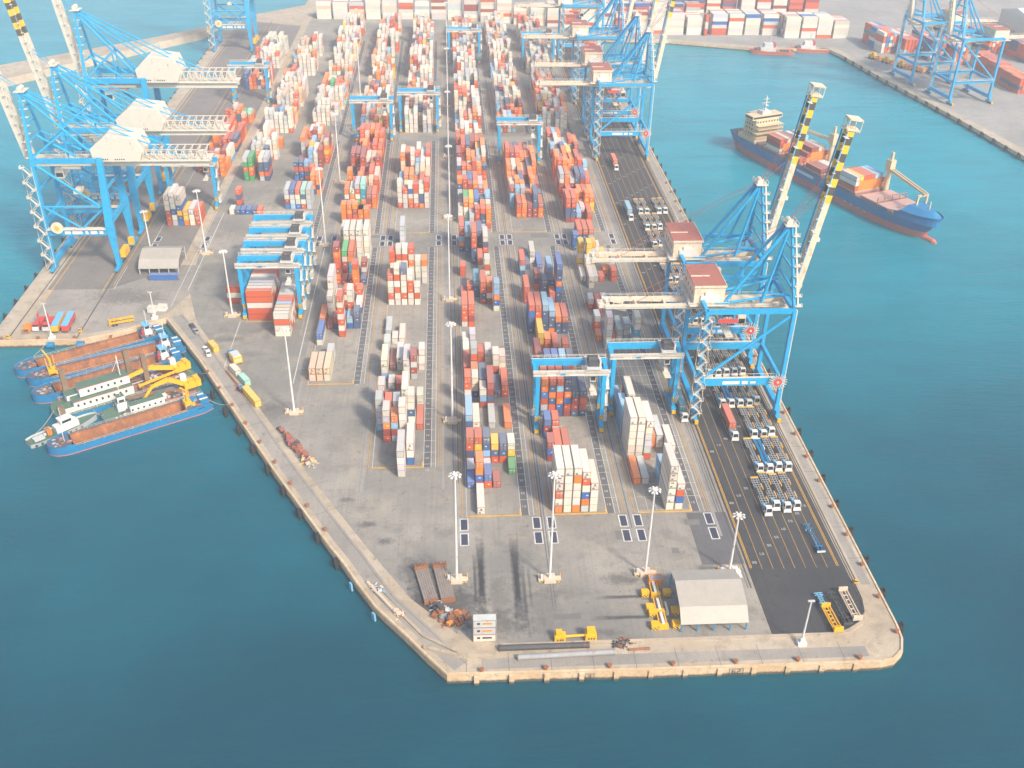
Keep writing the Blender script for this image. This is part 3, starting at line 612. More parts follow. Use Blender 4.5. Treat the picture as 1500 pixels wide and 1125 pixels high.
for b in range(0, 8):
    if b > 0: section(b, 602, 702, ['mix', 'red', 'pale', 'white'] if b > 2 else ['mix', 'green', 'white', 'red'], 3, 5)
    else: section(b, 690, 735, ['white', 'navy'], 4, 5)
    section(b, 716 if b else 745, 872 if b > 1 else 800, ['white', 'white', 'mix', 'pale'], 3, 5)

HT = {}
for (b, c, k, L, cs) in ALL:
    h = 2.85 if cs.count('W') + cs.count('S') > len(cs) / 2 else 2.6
    for j in range(L): HT[(b, c, k + j)] = h * len(cs)
BP = {7: 'block beside the truck lanes', 6: 'second block from truck lanes', 5: 'block just right of central masts', 4: 'block just left of central masts', 3: 'block right of clustered gantries', 2: 'block behind clustered gantries', 1: 'block left of clustered gantries', 0: 'block by left quay cranes'}
ORD = ['first', 'second', 'third', 'fourth', 'fifth', 'sixth', 'seventh', 'eighth', 'ninth', 'tenth', 'eleventh', 'twelfth']
ORD += ['%d%s' % (i, 'th' if 10 <= i % 100 <= 20 else {1: 'st', 2: 'nd', 3: 'rd'}.get(i % 10, 'th')) for i in range(13, 110)]
cand = []; rest = []
for (b, c, k, L, cs) in ALL:
    white = cs.count('W') + cs.count('S') > len(cs) / 2
    h = 2.85 if white else 2.6; n = len(cs); y0 = 240.15 + 6.6 * k; ln = 12.19 if L == 2 else 6.06
    x = LX[b] + 2.72 * c + 1.22; front = HT.get((b, c, k - 1), 0); front2 = HT.get((b, c, k - 2), 0) - 4.5
    left = HT.get((b, c - 1, k), 0) if b >= 6 else 99; right = HT.get((b, c + 1, k), 0) if b <= 2 else 99
    for i, code in enumerate(cs):
        z = (n - 1 - i) * h; top = i == 0
        shown = max(0.0, (z + h) - max(z, front - 0.3, front2)) / h
        side = 0.6 * max(0.0, min(1.0, (z + h - left) / h)) + 0.6 * max(0.0, min(1.0, (z + h - right) / h))
        dist = math.sqrt((x) ** 2 + (y0) ** 2 + (200 - z) ** 2)
        area = (shown * 2.44 * h * 0.8 + (2.44 * ln * 0.6 if top else 0) + side * 4) / dist ** 2
        rec = (x + srng.uniform(-0.06, 0.06), y0 + ln / 2 + srng.uniform(-0.07, 0.07), z, ln, h, code, b, c, k, n - i, top, n, white)
        if shown > 0.35 or top: cand.append((area * 1e6, rec))
        else: rest.append(rec)
def colword(b, c):
    return ORD[c] + ' column'
cand.sort(key=lambda e: -e[0])
NIND = 228
sel = cand[:NIND]; rest += [r for a, r in cand[NIND:]]
for a, (x, y, z, ln, h, code, b, c, k, tier, top, n, white) in sel:
    kk = k - {7: 0, 6: 0, 5: 0, 4: 4, 3: 12}.get(b, 32)
    T = 'lone' if n == 1 else ('topmost' if top else ORD[tier - 1] + '-tier')
    base = '%s %s container, %s, %s slot, %s' % (T, CN[code], colword(b, c), ORD[kk], BP[b])
    add_container(x, y, z, ln, h - 0.03, code, base)
# everything behind and above three hundred reads as one mass
mass = MB(); mcol = []
mrng = random.Random(3)
def mass_box(x, y, z, ln, h, code, rz=0.0, marks=True):
    s = len(mass.v); f0 = len(mass.f); c = jit(CC[code], mrng)
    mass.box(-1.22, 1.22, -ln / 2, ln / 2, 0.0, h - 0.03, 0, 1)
    cols = [c] * 6
    if marks:
        for (xa, xb, za, zb) in ((-1.22, 1.22, 0.0, 0.2), (-1.22, -1.08, 0.2, h - 0.03), (1.08, 1.22, 0.2, h - 0.03)): mass.face([(xa, -ln / 2 - 0.015, za), (xb, -ln / 2 - 0.015, za), (xb, -ln / 2 - 0.015, zb), (xa, -ln / 2 - 0.015, zb)], 0); cols.append(tuple(0.45 * q + 0.3 * r_ for q, r_ in zip(c, (0.17, 0.075, 0.04))))
    if marks and code not in 'W' and mrng.random() < 0.6:
        a = mrng.uniform(-0.9, 0.2); zz = mrng.uniform(0.9, h - 0.9); mass.face([(a, -ln / 2 - 0.02, zz), (a + 0.7, -ln / 2 - 0.02, zz), (a + 0.7, -ln / 2 - 0.02, zz + 0.4), (a, -ln / 2 - 0.02, zz + 0.4)], 0); cols.append((0.6, 0.58, 0.55))
    mass.xf(Matrix.Translation((x, y, z)) @ Matrix.Rotation(rz, 4, 'Z'), s)
    mcol.extend(cols)
for r in rest: mass_box(r[0], r[1], r[2], r[3], r[4], r[5])
# transverse stacks on the quay behind the basin and behind the yard
def trans_stack(x, y, n, cs_pool, depth=3, rz=math.pi / 2, ln=12.19):
    for d in range(depth):
        for i in range(n):
            mass_box(x + mrng.uniform(-0.1, 0.1), y + d * 2.7 + 1.3, i * 2.75, ln, 2.75, mrng.choice(cs_pool), rz, False)
pal = 'WWWWWWGWWRRWB'
for i, (x, n) in enumerate([(190, 6), (205, 5), (226, 6), (240, 6), (254, 6), (269, 6), (285, 6), (299, 6), (312, 6), (326, 5)]):
    trans_stack(x, 852 - (10 if i > 5 else 0), n, pal, 8)
trans_stack(214.5, 851, 6, 'RRRRW', 2, 0, 6.06)
for i, x in enumerate(range(-105, 190, 14)): trans_stack(x, 905 - max(0, x) * 0.28, mrng.randint(5, 7), 'WWSRGWWSWMWW', 4)
for i in range(6): trans_stack(140 + i * 15, 905, 5, 'WBNRWRG', 4)
for i, (x, y, n, ps) in enumerate([(343, 800, 6, 'BBTLRWRR'), (357, 790, 5, 'RRWRWL'), (372, 775, 6, 'BNNRWTR'), (386, 765, 5, 'RROWRN'), (402, 730, 4, 'RMROR'), (400, 690, 4, 'RRRNO'), (430, 800, 5, 'NRROW'), (445, 770, 5, 'RRNNR')]):
    for j in range(3):
        for d in range(4):
            for t_ in range(n): mass_box(x + d * 2.7, y + j * 12.8, t_ * 2.6, 12.19, 2.6, mrng.choice(ps), R(8), False)
for c in range(12):
    for d in range(2):
        for t_ in range(mrng.randint(4, 6)): mass_box(420 + c * 2.75, 640 + d * 12.8 - c * 0.3, t_ * 2.6, 12.19, 2.6, mrng.choice('RONORNBRNO'), R(6), False)
for i in range(11): trans_stack(182 + i * 14.6, 935 - (i > 5) * 8, mrng.randint(5, 7), 'RRWRNMWR', 5)
for i in range(9):
    for j in range(3):
        if (i + j) % 4 != 3:
            for d in range(4):
                for t_ in range(mrng.randint(2, 5)): mass_box(470 + i * 16 + d * 2.7, 640 + j * 60 + i * 6, t_ * 2.6, 12.19, 2.6, mrng.choice('RRONBWRN'), R(7), False)
# stacks that the clustered gantries serve: long sides towards the camera
GS = []
def side_stack(x0, y, ln, rows, h=2.6):
    for d, cs in enumerate(rows):
        for i, code in enumerate(reversed(cs)):
            GS.append((x0 + ln / 2, y + 1.3 + d * 2.75, i * h, ln, h, code, d, len(cs) - 1 - i))
side_stack(-83.2, 367.6, 12.19 * 0.84, ['RRWRR', 'WRRWR', 'GRRWR', 'GWRRW', 'GGRWR', 'WGRRW', 'RWGRR', 'RRWRW'])
side_stack(-70.4, 353.2, 6.06, ['WRWW', 'WWRW', 'SWWR', 'LWWR', 'RWRW', 'RWWR', 'GWRW', 'GRWR', 'WRRW', 'WWRR'])
for (x, y, z, ln, h, code, d, tt) in GS:
    vis = tt == 0 or d == 0
    if vis and d < 4:
        w_ = 'long side-on stack' if ln > 7 else 'short side-on stack'
        o = add_container(x, y, z, 12.19 if ln > 7 else 6.06, h - 0.03, code, '%s %s container, %s row of the %s under the clustered gantries' % (('topmost' if tt == 0 else ORD[tt] + '-from-top'), CN[code], ORD[d], w_), math.pi / 2, reefer=False)
        o.scale = (1, ln / (12.19 if ln > 7 else 6.06), 1)
    else: mass_box(x, y, z, ln, h, code, math.pi / 2, False)
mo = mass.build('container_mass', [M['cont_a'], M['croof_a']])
ca = mo.data.color_attributes.new('Col', 'FLOAT_COLOR', 'CORNER')
buf = []
for p_, c in zip(mo.data.polygons, mcol): buf += [*c, 1.0] * p_.loop_total
ca.data.foreach_set('color', buf)
tag(mo, 'far stacks of mixed red, white and blue containers filling the hazy back of the yard', 'containers', kind='stuff')
# single boxes standing about
one = lambda x, y, L, code, label, rz=0.0, z=0.0: add_container(x, y, z, L, 2.57, code, label, rz, None, False)
for i, code in enumerate('RWR'): one(-91.2, 382 + 1.3, 6.06, code, ['bottom red container of the small striped stack left of the clustered gantries', 'middle white container of the small striped stack left of the clustered gantries', 'top red container of the small striped stack left of the clustered gantries'][i], math.pi / 2, i * 2.6)
one(-126, 406, 12.19, 'B', 'long blue container lying side-on in front of the cream open shed', math.pi / 2)
one(-93.0, 344.2, 6.06, 'Y', 'short yellow container beside the white car on the notched quay', R(33))
one(-81.5, 326.2, 6.06, 'W', 'white container end to end with a mint green one', R(33)); one(-77.0, 319.3, 6.06, 'F', 'mint green container end to end with a white one', R(33))
one(-72.6, 308, 12.19, 'Y', 'long yellow-orange container beside the scrap on the notched quay', R(31))
for i, (code, lb) in enumerate((('W', 'bottom white container of the lone stack by the front quay kerb'), ('G', 'middle grey container with orange lettering, lone stack by the front quay kerb'), ('G', 'top grey container of the lone stack by the front quay kerb'))):
    o = one(7.1, 189.2, 6.06, code, lb, math.pi / 2, i * 2.6)
    b = MB(); b.box(-1.29, -1.2, -1.9, 0.6, 1.2, 1.75, 0 if i else 1); b.box(-1.29, -1.2, 1.2, 2.0, 1.15, 1.8, 1); b.build('lettering', [M['orange'], M['darkmark']], o)
# ------------------------------------------------------------------ yard gantry cranes (rail mounted, one design copied)
def make_rtg():
    S = 22.5; D = 7.0; H = 22.6
    root = thing('yard_gantry_crane', 'x', 'gantry crane')
    for x in (0, S):
        for y in (0, D):
            b = MB(); b.bar((x, y, 2.6), (x, y, H - 0.2), 1.15, 1.3, 0, 1.5, 1.5); b.box(x - 0.62, x + 0.62, y - 0.69, y + 0.69, 4.2, 6.2, 1); b.build('leg', [M['crane_blue'], M['hazard']], root)
        b = MB(); b.box(x - 0.8, x + 0.8, -1.9, D + 1.9, 1.3, 2.7)
        sl_ = b.build('sill_beam', M['crane_blue'], root)
        b = MB()
        for y in (-1.6, 0.1, D - 0.1, D + 1.6): b.tube((x - 0.4, y, 0.62), (x + 0.4, y, 0.62), 0.62, n=10)
        b.each('wheel', M['dark'], sl_)
        for ya in (-2.7, D + 1.92): b = MB(); b.box(x - 0.7, x + 0.7, ya, ya + 0.78, 0.5, 1.7); b.build('bumper', M['yellow'], sl_)
        b = MB(); b.bar((x, 0.2, 12), (x, D - 0.2, 12), 0.6, 0.8); b.bar((x, 0.5, 12.4), (x, D / 2, H - 0.6), 0.35); b.bar((x, D - 0.5, 12.4), (x, D / 2, H - 0.6), 0.35); b.build('cross_brace', M['crane_blue'], root)
    for y, h0, m_ in ((0, 1.5, M['crane_white']), (D, 1.9, M['crane_blue'])):
        b = MB(); b.box(-1.6, S + 1.6, y - 0.75, y + 0.75, H - 0.2, H + h0 - 0.2, 0)
        if y == 0:
            b.box(3.0, 6.0, y - 0.80, y - 0.74, H + 0.1, H + 1.1, 1); b.box(7.5, 9.2, y - 0.80, y - 0.74, H + 0.1, H + 1.1, 2); b.box(10.5, 15.5, y - 0.80, y - 0.74, H + 0.1, H + 1.1, 1)
        g = b.build('main_girder', [m_, M['whitemark'], M['crane_blue']], root)
        b = MB()
        for x in [i * 2.1 for i in range(13)]: b.bar((x - 1.4, y - 1.3 if y == 0 else y + 1.3, H + h0 - 0.25), (x - 1.4, y - 1.3 if y == 0 else y + 1.3, H + h0 + 0.9), 0.10)
        yy = y - 1.3 if y == 0 else y + 1.3
        b.bar((-1.6, yy, H + h0 + 0.9), (S + 1.6, yy, H + h0 + 0.9), 0.12); b.bar((-1.6, yy, H + h0 + 0.4), (S + 1.6, yy, H + h0 + 0.4), 0.09); b.box(-1.6, S + 1.6, min(yy, y) , max(yy, y), H + h0 - 0.32, H + h0 - 0.23)
        b.build('railing', M['stair_white'], g)
    b = MB(); b.box(-1.4, -0.1, 0.8, D - 0.8, H + 0.2, H + 0.9); b.box(S + 0.1, S + 1.4, 0.8, D - 0.8, H + 0.2, H + 0.9); b.each('end_beam', M['crane_blue'], root)
    # trolley at the right end
    tx = S - 3.6
    b = MB(); b.box(tx - 2.5, tx + 2.5, -0.9, D + 0.9, H + 2.0, H + 2.5); b.box(tx - 1.9, tx + 1.7, 0.6, D - 1.4, H + 2.5, H + 4.1, 1); b.tube((tx - 1.6, D / 2 - 0.6, H + 4.2), (tx + 1.4, D / 2 - 0.6, H + 4.2), 0.8, n=10, mi=1); b.box(tx + 1.8, tx + 2.4, 0.5, 3.0, H + 2.5, H + 4.6, 2)
    tr = b.build('trolley', [M['lgrey'], M['dark'], M['stair_white']], root)
    b = MB(); b.box(tx - 1.0, tx + 1.0, 1.0, 3.2, H - 3.6, H - 1.0, 0); b.box(tx - 0.8, tx + 0.8, 0.94, 1.01, H - 3.2, H - 1.6, 1); b.bar((tx, 2.0, H - 1.1), (tx, 2.0, H + 2.1), 0.5, 0.5, 0); b.build('cab', [M['stair_white'], M['glass']], tr)
    b = MB()
    for dx in (-0.9, 0.9):
        for dy in (-1.6, 1.6): b.bar((tx + dx, D / 2 + dy, H + 2.1), (tx + dx, D / 2 + dy, H - 6.2), 0.07, 0.07, 1)
    b.box(tx - 1.15, tx + 1.15, D / 2 - 6.0, D / 2 + 6.0, H - 7.0, H - 6.6, 0); b.box(tx - 0.7, tx + 0.7, D / 2 - 2.2, D / 2 + 2.2, H - 6.6, H - 5.7, 0); b.build('spreader', [M['stair_white'], M['dark']], tr)
    # machine house, ladder and cable reel on the right leg
    b = MB(); b.box(S + 0.7, S + 2.1, 1.0, 5.2, 2.8, 5.6); b.build('power_house', M['lgrey'], root)
    b = MB()
    for i in range(6):
        z0 = 2.8 + i * 3.4; ya, yb = (0.6, 3.2) if i % 2 == 0 else (3.2, 0.6)
        b.bar((S + 1.5, ya, z0), (S + 1.5, yb, z0 + 3.4), 0.8, 0.16); b.box(S + 0.8, S + 2.2, yb - 0.5, yb + 0.5, z0 + 3.3, z0 + 3.45)
        b.bar((S + 1.9, ya, z0 + 1), (S + 1.9, yb, z0 + 4.4), 0.08); b.bar((S + 2.1, yb, z0 + 3.4), (S + 2.1, yb, z0 + 4.5), 0.08)
    b.build('ladder', M['stair_white'], root)
    b = MB(); b.tube((-1.0, D / 2 - 0.3, 5.2), (-1.0, D / 2 + 0.3, 5.2), 1.4, n=16); b.tube((-1.0, D / 2 - 0.5, 5.2), (-1.0, D / 2 + 0.5, 5.2), 0.4, n=10); b.build('cable_reel', M['grey'], root)
    return root
RTGS = [(28.4, 284.8, 'blue yard gantry spanning the red and navy stack, second block from the truck lanes'), (55.7, 295.0, 'blue yard gantry over the empty bays beside the near quay crane'),
        (-84.7, 370.0, 'nearest of the four clustered blue gantries, over the red side-on stack'), (-84.7, 384.0, 'second nearest of the four clustered blue gantries'), (-84.7, 398.0, 'third nearest of the four clustered blue gantries'), (-84.7, 412.0, 'farthest of the four clustered blue gantries'),
        (-56.5, 590, 'blue gantry over the brown-red stacks in the block right of the clustered gantries'), (-29.2, 606, 'blue gantry straddling white stacks just left of the central masts'), (28.2, 549, 'lone blue gantry over navy stacks in the mid yard'), (1.2, 764, 'far blue gantry at the hazy back, right of the central masts'),
        (-140.2, 666, 'far pale gantry beside the left quay road'), (-140.2, 486, 'blue gantry next to the left quay crane houses'), (55.2, 750, 'far gantry half hidden by the quay crane girders')]
r0 = make_rtg()
for i, (x, y, lb) in enumerate(RTGS):
    r = r0 if i == 0 else dup(r0, (x, y, 0))
    r.location = (x, y, 0); r['label'] = lb; r['group'] = 'yard gantry cranes'

# ------------------------------------------------------------------ ship-to-shore cranes, right quay
def zig(b, x, y, z0, z1, n, w=2.6, d=1.1):
    """zig-zag stair tower"""
    st = (z1 - z0) / n
    for i in range(n):
        za = z0 + i * st; xa, xb = (x - w / 2, x + w / 2) if i % 2 == 0 else (x + w / 2, x - w / 2)
        b.bar((xa, y, za), (xb, y, za + st), d, 0.22)
        s = 1 if xb > xa else -1
        b.box(xb - 0.75, xb + 0.75, y - d, y + d, za + st - 0.1, za + st + 0.08)
        for yy in (y - d, y + d):
            b.bar((xa, yy, za + 1.0), (xb, yy, za + st + 1.0), 0.10); b.bar((xb + s * 0.7, yy, za + st), (xb + s * 0.7, yy, za + st + 1.1), 0.10)
        b.bar((xb + s * 0.7, y - d, za + st + 1.05), (xb + s * 0.7, y + d, za + st + 1.05), 0.12); b.box(xb + s * 0.70 - 0.04, xb + s * 0.70 + 0.04, y - d, y + d, za + st + 0.1, za + st + 0.9)
    for xx in (x - w / 2 - 0.6, x + w / 2 + 0.6): b.bar((xx, y + d, z0), (xx, y + d, z1), 0.16)
def reel(root, x, y, z, r):
    b = MB(); b.tube((x, y - 0.25, z), (x, y + 0.25, z), r * 0.45, n=20, mi=1); b.tube((x, y - 0.4, z), (x, y + 0.4, z), r * 0.14, n=10, mi=0)
    for i in range(20):
        a = 2 * math.pi * i / 20; b.bar((x + math.cos(a) * r * 0.3, y - 0.1, z + math.sin(a) * r * 0.3), (x + math.cos(a) * r, y - 0.1, z + math.sin(a) * r), 0.24, 0.24, 0)
    return b.build('cable_reel', [M['stair_white'], M['red']], root)
def make_sts():
    G = 29.5; D = 25.0; HZ = 42.6; yc = 12.0
    root = thing('quay_crane', 'x', 'quay crane'); B = M['crane_blue']
    for x in (0, G):
        for y in (0, D):
            b = MB(); b.bar((x, y, 3.2), (x, y, HZ), 1.25, 1.7); b.build('leg', B, root)
        b = MB(); b.box(x - 0.9, x + 0.9, -1.2, D + 1.2, 3.0, 5.2); s_ = b.build('sill_beam', B, root)
        b = MB()
        for y in (-1.0, D + 1.0):
            for k in range(4): b.tube((x - 0.4, y - 2.6 + k * 1.7, 0.5), (x + 0.4, y - 2.6 + k * 1.7, 0.5), 0.5, n=10, mi=1)
            b.box(x - 0.7, x + 0.7, y - 3.2, y + 3.2, 0.9, 1.6); b.box(x - 0.5, x + 0.5, y - 1.2, y + 1.2, 1.6, 3.0)
        b.each('bogie', [B, M['dark']], s_)
        for y in (-5.2, D + 4.4): b = MB(); b.box(x - 0.6, x + 0.6, y, y + 0.8, 0.4, 1.8); b.build('bumper', M['yellow'], s_)
        b = MB(); b.bar((x, 0.8, 14.5), (x, D - 0.8, 14.5), 1.1, 1.7); b.each('side_beam', B, root)
    for y in (0, D):
        b = MB(); b.box(0.7, G - 0.7, y - 0.65, y + 0.65, 13.4, 15.6, 0); b.box(0.7, G - 0.7, y + 0.66, y + 1.7, 15.5, 15.62, 1)
        b.bar((0.7, y + 1.65, 16.7), (G - 0.7, y + 1.65, 16.7), 0.12, 0.12, 1)
        for xx in range(2, 29, 3): b.bar((xx, y + 1.65, 15.6), (xx, y + 1.65, 16.7), 0.1, 0.1, 1)
        if y == 0: b.box(8.5, 14.5, -0.71, -0.64, 14.0, 15.2, 2); b.box(15.3, 17.4, -0.71, -0.64, 14.0, 15.2, 2); b.box(18.3, 20.2, -0.71, -0.64, 14.2, 15.0, 2)
        b.build('portal_beam', [B, M['stair_white'], M['whitemark']], root)
        b = MB(); b.box(0.3, G - 0.3, y - 0.6, y + 0.6, HZ - 1.1, HZ + 0.5); b.build('top_beam', B, root)
        b = MB(); b.tube((1.2, y, 16.2), (G - 0.9, y, HZ - 2.2), 0.55, n=8); b.build('brace', B, root)
    b = MB(); b.bar((G, 0.8, HZ - 0.4), (G, D - 0.8, HZ - 0.4), 1.2, 1.5); b.bar((0, 0.8, HZ - 0.4), (0, D - 0.8, HZ - 0.4), 1.2, 1.5); b.each('top_tie', B, root)
    # white cladding on the seaward face of the near waterside leg
    b = MB(); b.bar((G + 0.85, 0, 4), (G + 0.85, 0, HZ), 0.35, 1.2); b.build('lift_track', M['stair_white'], root)
    # girder with tapered landward end
    b = MB(); gz = 39.2
    for y in (yc - 2.6, yc + 2.6):
        b.hexa([(-26, y - 0.7, gz + 0.3), (G + 2, y - 0.7, gz - 1.2), (G + 2, y + 0.7, gz - 1.2), (-26, y + 0.7, gz + 0.3)], [(-26, y - 0.7, gz + 1.2), (G + 2, y - 0.7, gz + 1.4), (G + 2, y + 0.7, gz + 1.4), (-26, y + 0.7, gz + 1.2)], 0)
        b.hexa([(-33, y - 0.5, gz + 0.6), (-25.9, y - 0.68, gz - 0.9), (-25.9, y + 0.68, gz - 0.9), (-33, y + 0.5, gz + 0.6)], [(-33, y - 0.5, gz + 1.15), (-25.9, y - 0.68, gz + 1.18), (-25.9, y + 0.68, gz + 1.18), (-33, y + 0.5, gz + 1.15)], 0)
    for x in (-32, -22, -12, 9, 19, 30): b.bar((x, yc - 2.6, gz + 0.4), (x, yc + 2.6, gz + 0.4), 0.7, 1.0, 0)
    g = b.build('girder', M['crane_cream'], root)
    b = MB()
    for y in (yc - 4.0, yc + 4.0):
        b.box(-33, G, y - 0.6, y + 0.6, gz + 0.75, gz + 0.87)
        for x in range(-33, 30, 3): b.bar((x, y + (0.55 if y > yc else -0.55), gz + 0.9), (x, y + (0.55 if y > yc else -0.55), gz + 2.0), 0.09)
        yy = y + (0.55 if y > yc else -0.55); b.bar((-33, yy, gz + 2.0), (G, yy, gz + 2.0), 0.1); b.bar((-33, yy, gz + 1.5), (G, yy, gz + 1.5), 0.08)
    for i in range(7): b.bar((-34.6 + i * 0.7, yc - 2 + (i % 3) * 1.6, gz + 0.2), (-34.2 + i * 0.8, yc - 1 + (i % 2) * 2.5, gz + 2.6), 0.25)
    b.box(-35, -31, yc - 3, yc + 3, gz + 0.3, gz + 0.6); b.build('walkway', M['stair_white'], g)
    # machinery house
    b = MB(); b.box(-3, 7.4, 8 - 0.2, 24.4, 41.4, 47.8, 0); b.box(-0.8, 5.6, 7.35, 7.85, 42.0, 44.6, 1); b.box(0.6, 3.6, 7.25, 7.7, 44.6, 45.8, 1)
    hs = b.build('machinery_house', [M['crane_cream'], M['white']], root)
    b = MB(); b.box(-3.35, 7.75, 7.5, 24.75, 47.8, 48.1, 0); b.box(-3.4, 7.8, 7.35, 7.5, 47.5, 48.25, 1); b.box(7.7, 7.9, 7.35, 24.8, 47.5, 48.25, 1); b.box(-3.0, 3.4, 15, 15.5, 48.1, 48.35, 1); b.build('roof', [M['roof_red'], M['crane_cream']], hs)
    b = MB()
    for yy in (10.5, 13.5, 17, 20.5): b.box(-3.06, -2.99, yy, yy + 1.0, 43.5, 45.0)
    b.build('vent', M['red'], hs)
    b = MB(); b.box(-4.6, 9.0, 6.2, 26.0, 41.0, 41.3)
    for x in (-4.5, 8.9):
        for y in range(7, 27, 3): b.bar((x, y, 41.3), (x, y, 42.4), 0.1)
        b.bar((x, 6.3, 42.4), (x, 25.9, 42.4), 0.12)
    b.bar((-4.5, 6.3, 42.4), (8.9, 6.3, 42.4), 0.12); b.build('platform', M['stair_white'], hs)
    # apex frame
    ap = (26.6, yc, 68.5)
    for s_ in (-1, 1):
        b = MB(); b.bar((G, yc + s_ * 11.6, HZ + 0.4), (ap[0] + 0.8, yc + s_ * 2.0, ap[2]), 1.2, 1.0, 0, 0.8, 0.8); b.build('mast_leg', B, root)
        b = MB(); b.bar((ap[0], yc + s_ * 1.8, ap[2] - 0.4), (19.5, yc + s_ * 6.5, HZ), 0.8, 0.8); b.build('mast_strut', B, root)
        b = MB(); b.tube((ap[0] - 0.5, yc + s_ * 1.9, ap[2] - 0.8), (8.4, yc + s_ * 3.4, HZ - 0.5), 0.6, n=8); b.build('backstay', B, root)
        b = MB(); b.tube((4.5, yc + s_ * 4.2, 41.0), (G - 1, yc + s_ * 6.0, 45.5), 0.5, n=8); b.build('stay_tube', B, root)
    b = MB()
    for z, hw in ((48.5, 8.6), (55, 5.8), (61, 3.6)): b.bar((G - (z - 43) * 0.085, yc - hw, z), (G - (z - 43) * 0.085, yc + hw, z), 0.6, 0.6)
    b.bar((17, yc - 5, 46), (G, yc - 8, 46), 0.5); b.bar((17, yc + 5, 46), (G, yc + 8, 46), 0.5); b.each('mast_tie', B, root)
    b = MB()
    for i in range(8):
        z = 44 + i * 3.1; x = G + 1.0 - (z - 43) * 0.085; y = yc - 11.4 + i * 1.18
        b.box(x - 1.0, x + 1.4, y - 1.2, y + 0.9, z, z + 0.14); b.bar((x + 1.3, y - 1.1, z), (x + 1.3, y - 1.1, z + 1.2), 0.1); b.bar((x - 0.9, y - 1.1, z + 1.2), (x + 1.3, y - 1.1, z + 1.2), 0.1); b.bar((x, y - 0.7, z), (x - 0.26, y + 0.3, z + 3.1), 0.5, 0.18)
    b.build('mast_ladder', M['stair_white'], root); b = MB()
    b.box(ap[0] - 1.6, ap[0] + 2.6, yc - 3.2, yc + 3.2, ap[2] + 0.2, ap[2] + 0.4)
    for x in (ap[0] - 1.5, ap[0] + 2.5):
        for y in (-3.1, 0, 3.1): b.bar((x, yc + y, ap[2] + 0.4), (x, yc + y, ap[2] + 1.6), 0.12)
        b.bar((x, yc - 3.1, ap[2] + 1.6), (x, yc + 3.1, ap[2] + 1.6), 0.14)
    b.tube((ap[0], yc - 1.6, ap[2] + 1.2), (ap[0], yc + 1.6, ap[2] + 1.2), 1.0, n=12); b.build('mast_platform', M['stair_white'], root)
    # raised boom: two box girders with ties
    bo = Matrix.Translation((G + 3.2, yc, HZ + 0.6)) @ Matrix.Rotation(R(8.2), 4, 'Y'); LB = 60.0
    b = MB()
    for s_ in (-1, 1): b.box(-1.0, 1.0, s_ * 1.5 - 0.6, s_ * 1.5 + 0.6, 0, LB * 0.56, 0)
    for k in range(0, 12): b.box(-0.5, 0.5, -0.95, 0.95, 1 + k * 2.75, 1.5 + k * 2.75, 0)
    bm_ = b.build('boom', M['crane_cream'], root); bm_.matrix_basis = bo
    b = MB()
    for s_ in (-1, 1): b.box(-1.0, 1.0, s_ * 1.5 - 0.6, s_ * 1.5 + 0.6, LB * 0.56 + 0.02, LB * 0.96)
    for k in range(0, 8): b.box(-0.5, 0.5, -0.95, 0.95, LB * 0.56 + 1.5 + k * 2.8, LB * 0.56 + 2.0 + k * 2.8)
    b.build('boom_tip', M['band'], bm_)
    b = MB(); b.box(-1.6, -1.2, -2.6, -2.2, 2, LB * 0.95, 0); b.box(-1.6, -1.2, 2.2, 2.6, 2, LB * 0.95, 0)
    b.build('boom_rail', B, bm_)
    b = MB()
    for k in range(14):
        z = 4 + k * 4
        b.box(-2.0, -1.1, -3.3, -2.3, z, z + 0.12)
        if k % 4 == 1: b.box(-2.6, -1.1, -4.6, -2.3, z, z + 0.15); b.bar((-2.6, -4.5, z), (-2.6, -4.5, z + 1.2), 0.1); b.bar((-2.6, -4.5, z + 1.2), (-2.6, -2.4, z + 1.2), 0.1)
    b.bar((-1.6, -3.2, 2), (-1.6, -3.2, 58), 0.12); b.build('boom_ladder', M['stair_white'], bm_)
    b = MB(); b.box(1.0, 2.2, -1.4, 0.4, LB * 0.33, LB * 0.33 + 1.2); b.build('sheave_box', M['stair_white'], bm_)
    b = MB()
    for k in range(6): b.bar((-1.5 + k * 0.6, -2.2, LB * 0.96), (-1.2 + (k % 3) * 1.2, 2.2, LB * 1.02), 0.2)
    b.box(-1.8, 2.6, -2.4, 2.4, LB * 0.965, LB * 0.972); b.box(-1.8, 2.6, -2.4, 2.4, LB * 1.02, LB * 1.027)
    for x in (-1.7, 2.5):
        for y in (-2.3, 2.3): b.bar((x, y, LB * 0.96), (x, y, LB * 1.02), 0.2)
    b.build('boom_head', M['crane_cream'], bm_)
    tip = bo @ Vector((0, 0, LB * 0.62)); mid = bo @ Vector((0, 0, LB * 0.3))
    b = MB()
    for s_ in (-1, 1):
        b.bar((ap[0] + 0.5, yc + s_ * 1.4, ap[2] + 0.6), tuple(tip + Vector((-1.0, s_ * 1.4, 0))), 0.16); b.bar((ap[0] + 0.5, yc + s_ * 0.8, ap[2] + 1.4), tuple(tip + Vector((-1.0, s_ * 1.0, 8))), 0.10)
        b.bar((ap[0] - 0.5, yc + s_ * 1.0, ap[2] + 0.4), (-24, yc + s_ * 2.6, 40.6), 0.12)
    b.build('forestay', M['roof_red'], root)
    # trolley, operator cab
    b = MB(); b.box(8, 13, yc - 3.4, yc + 3.4, 36.9, 37.6, 0); b.box(9.0, 12.4, yc - 1.4, yc + 1.4, 34.6, 36.9, 1); b.build('trolley', [M['stair_white'], M['dark']], root)
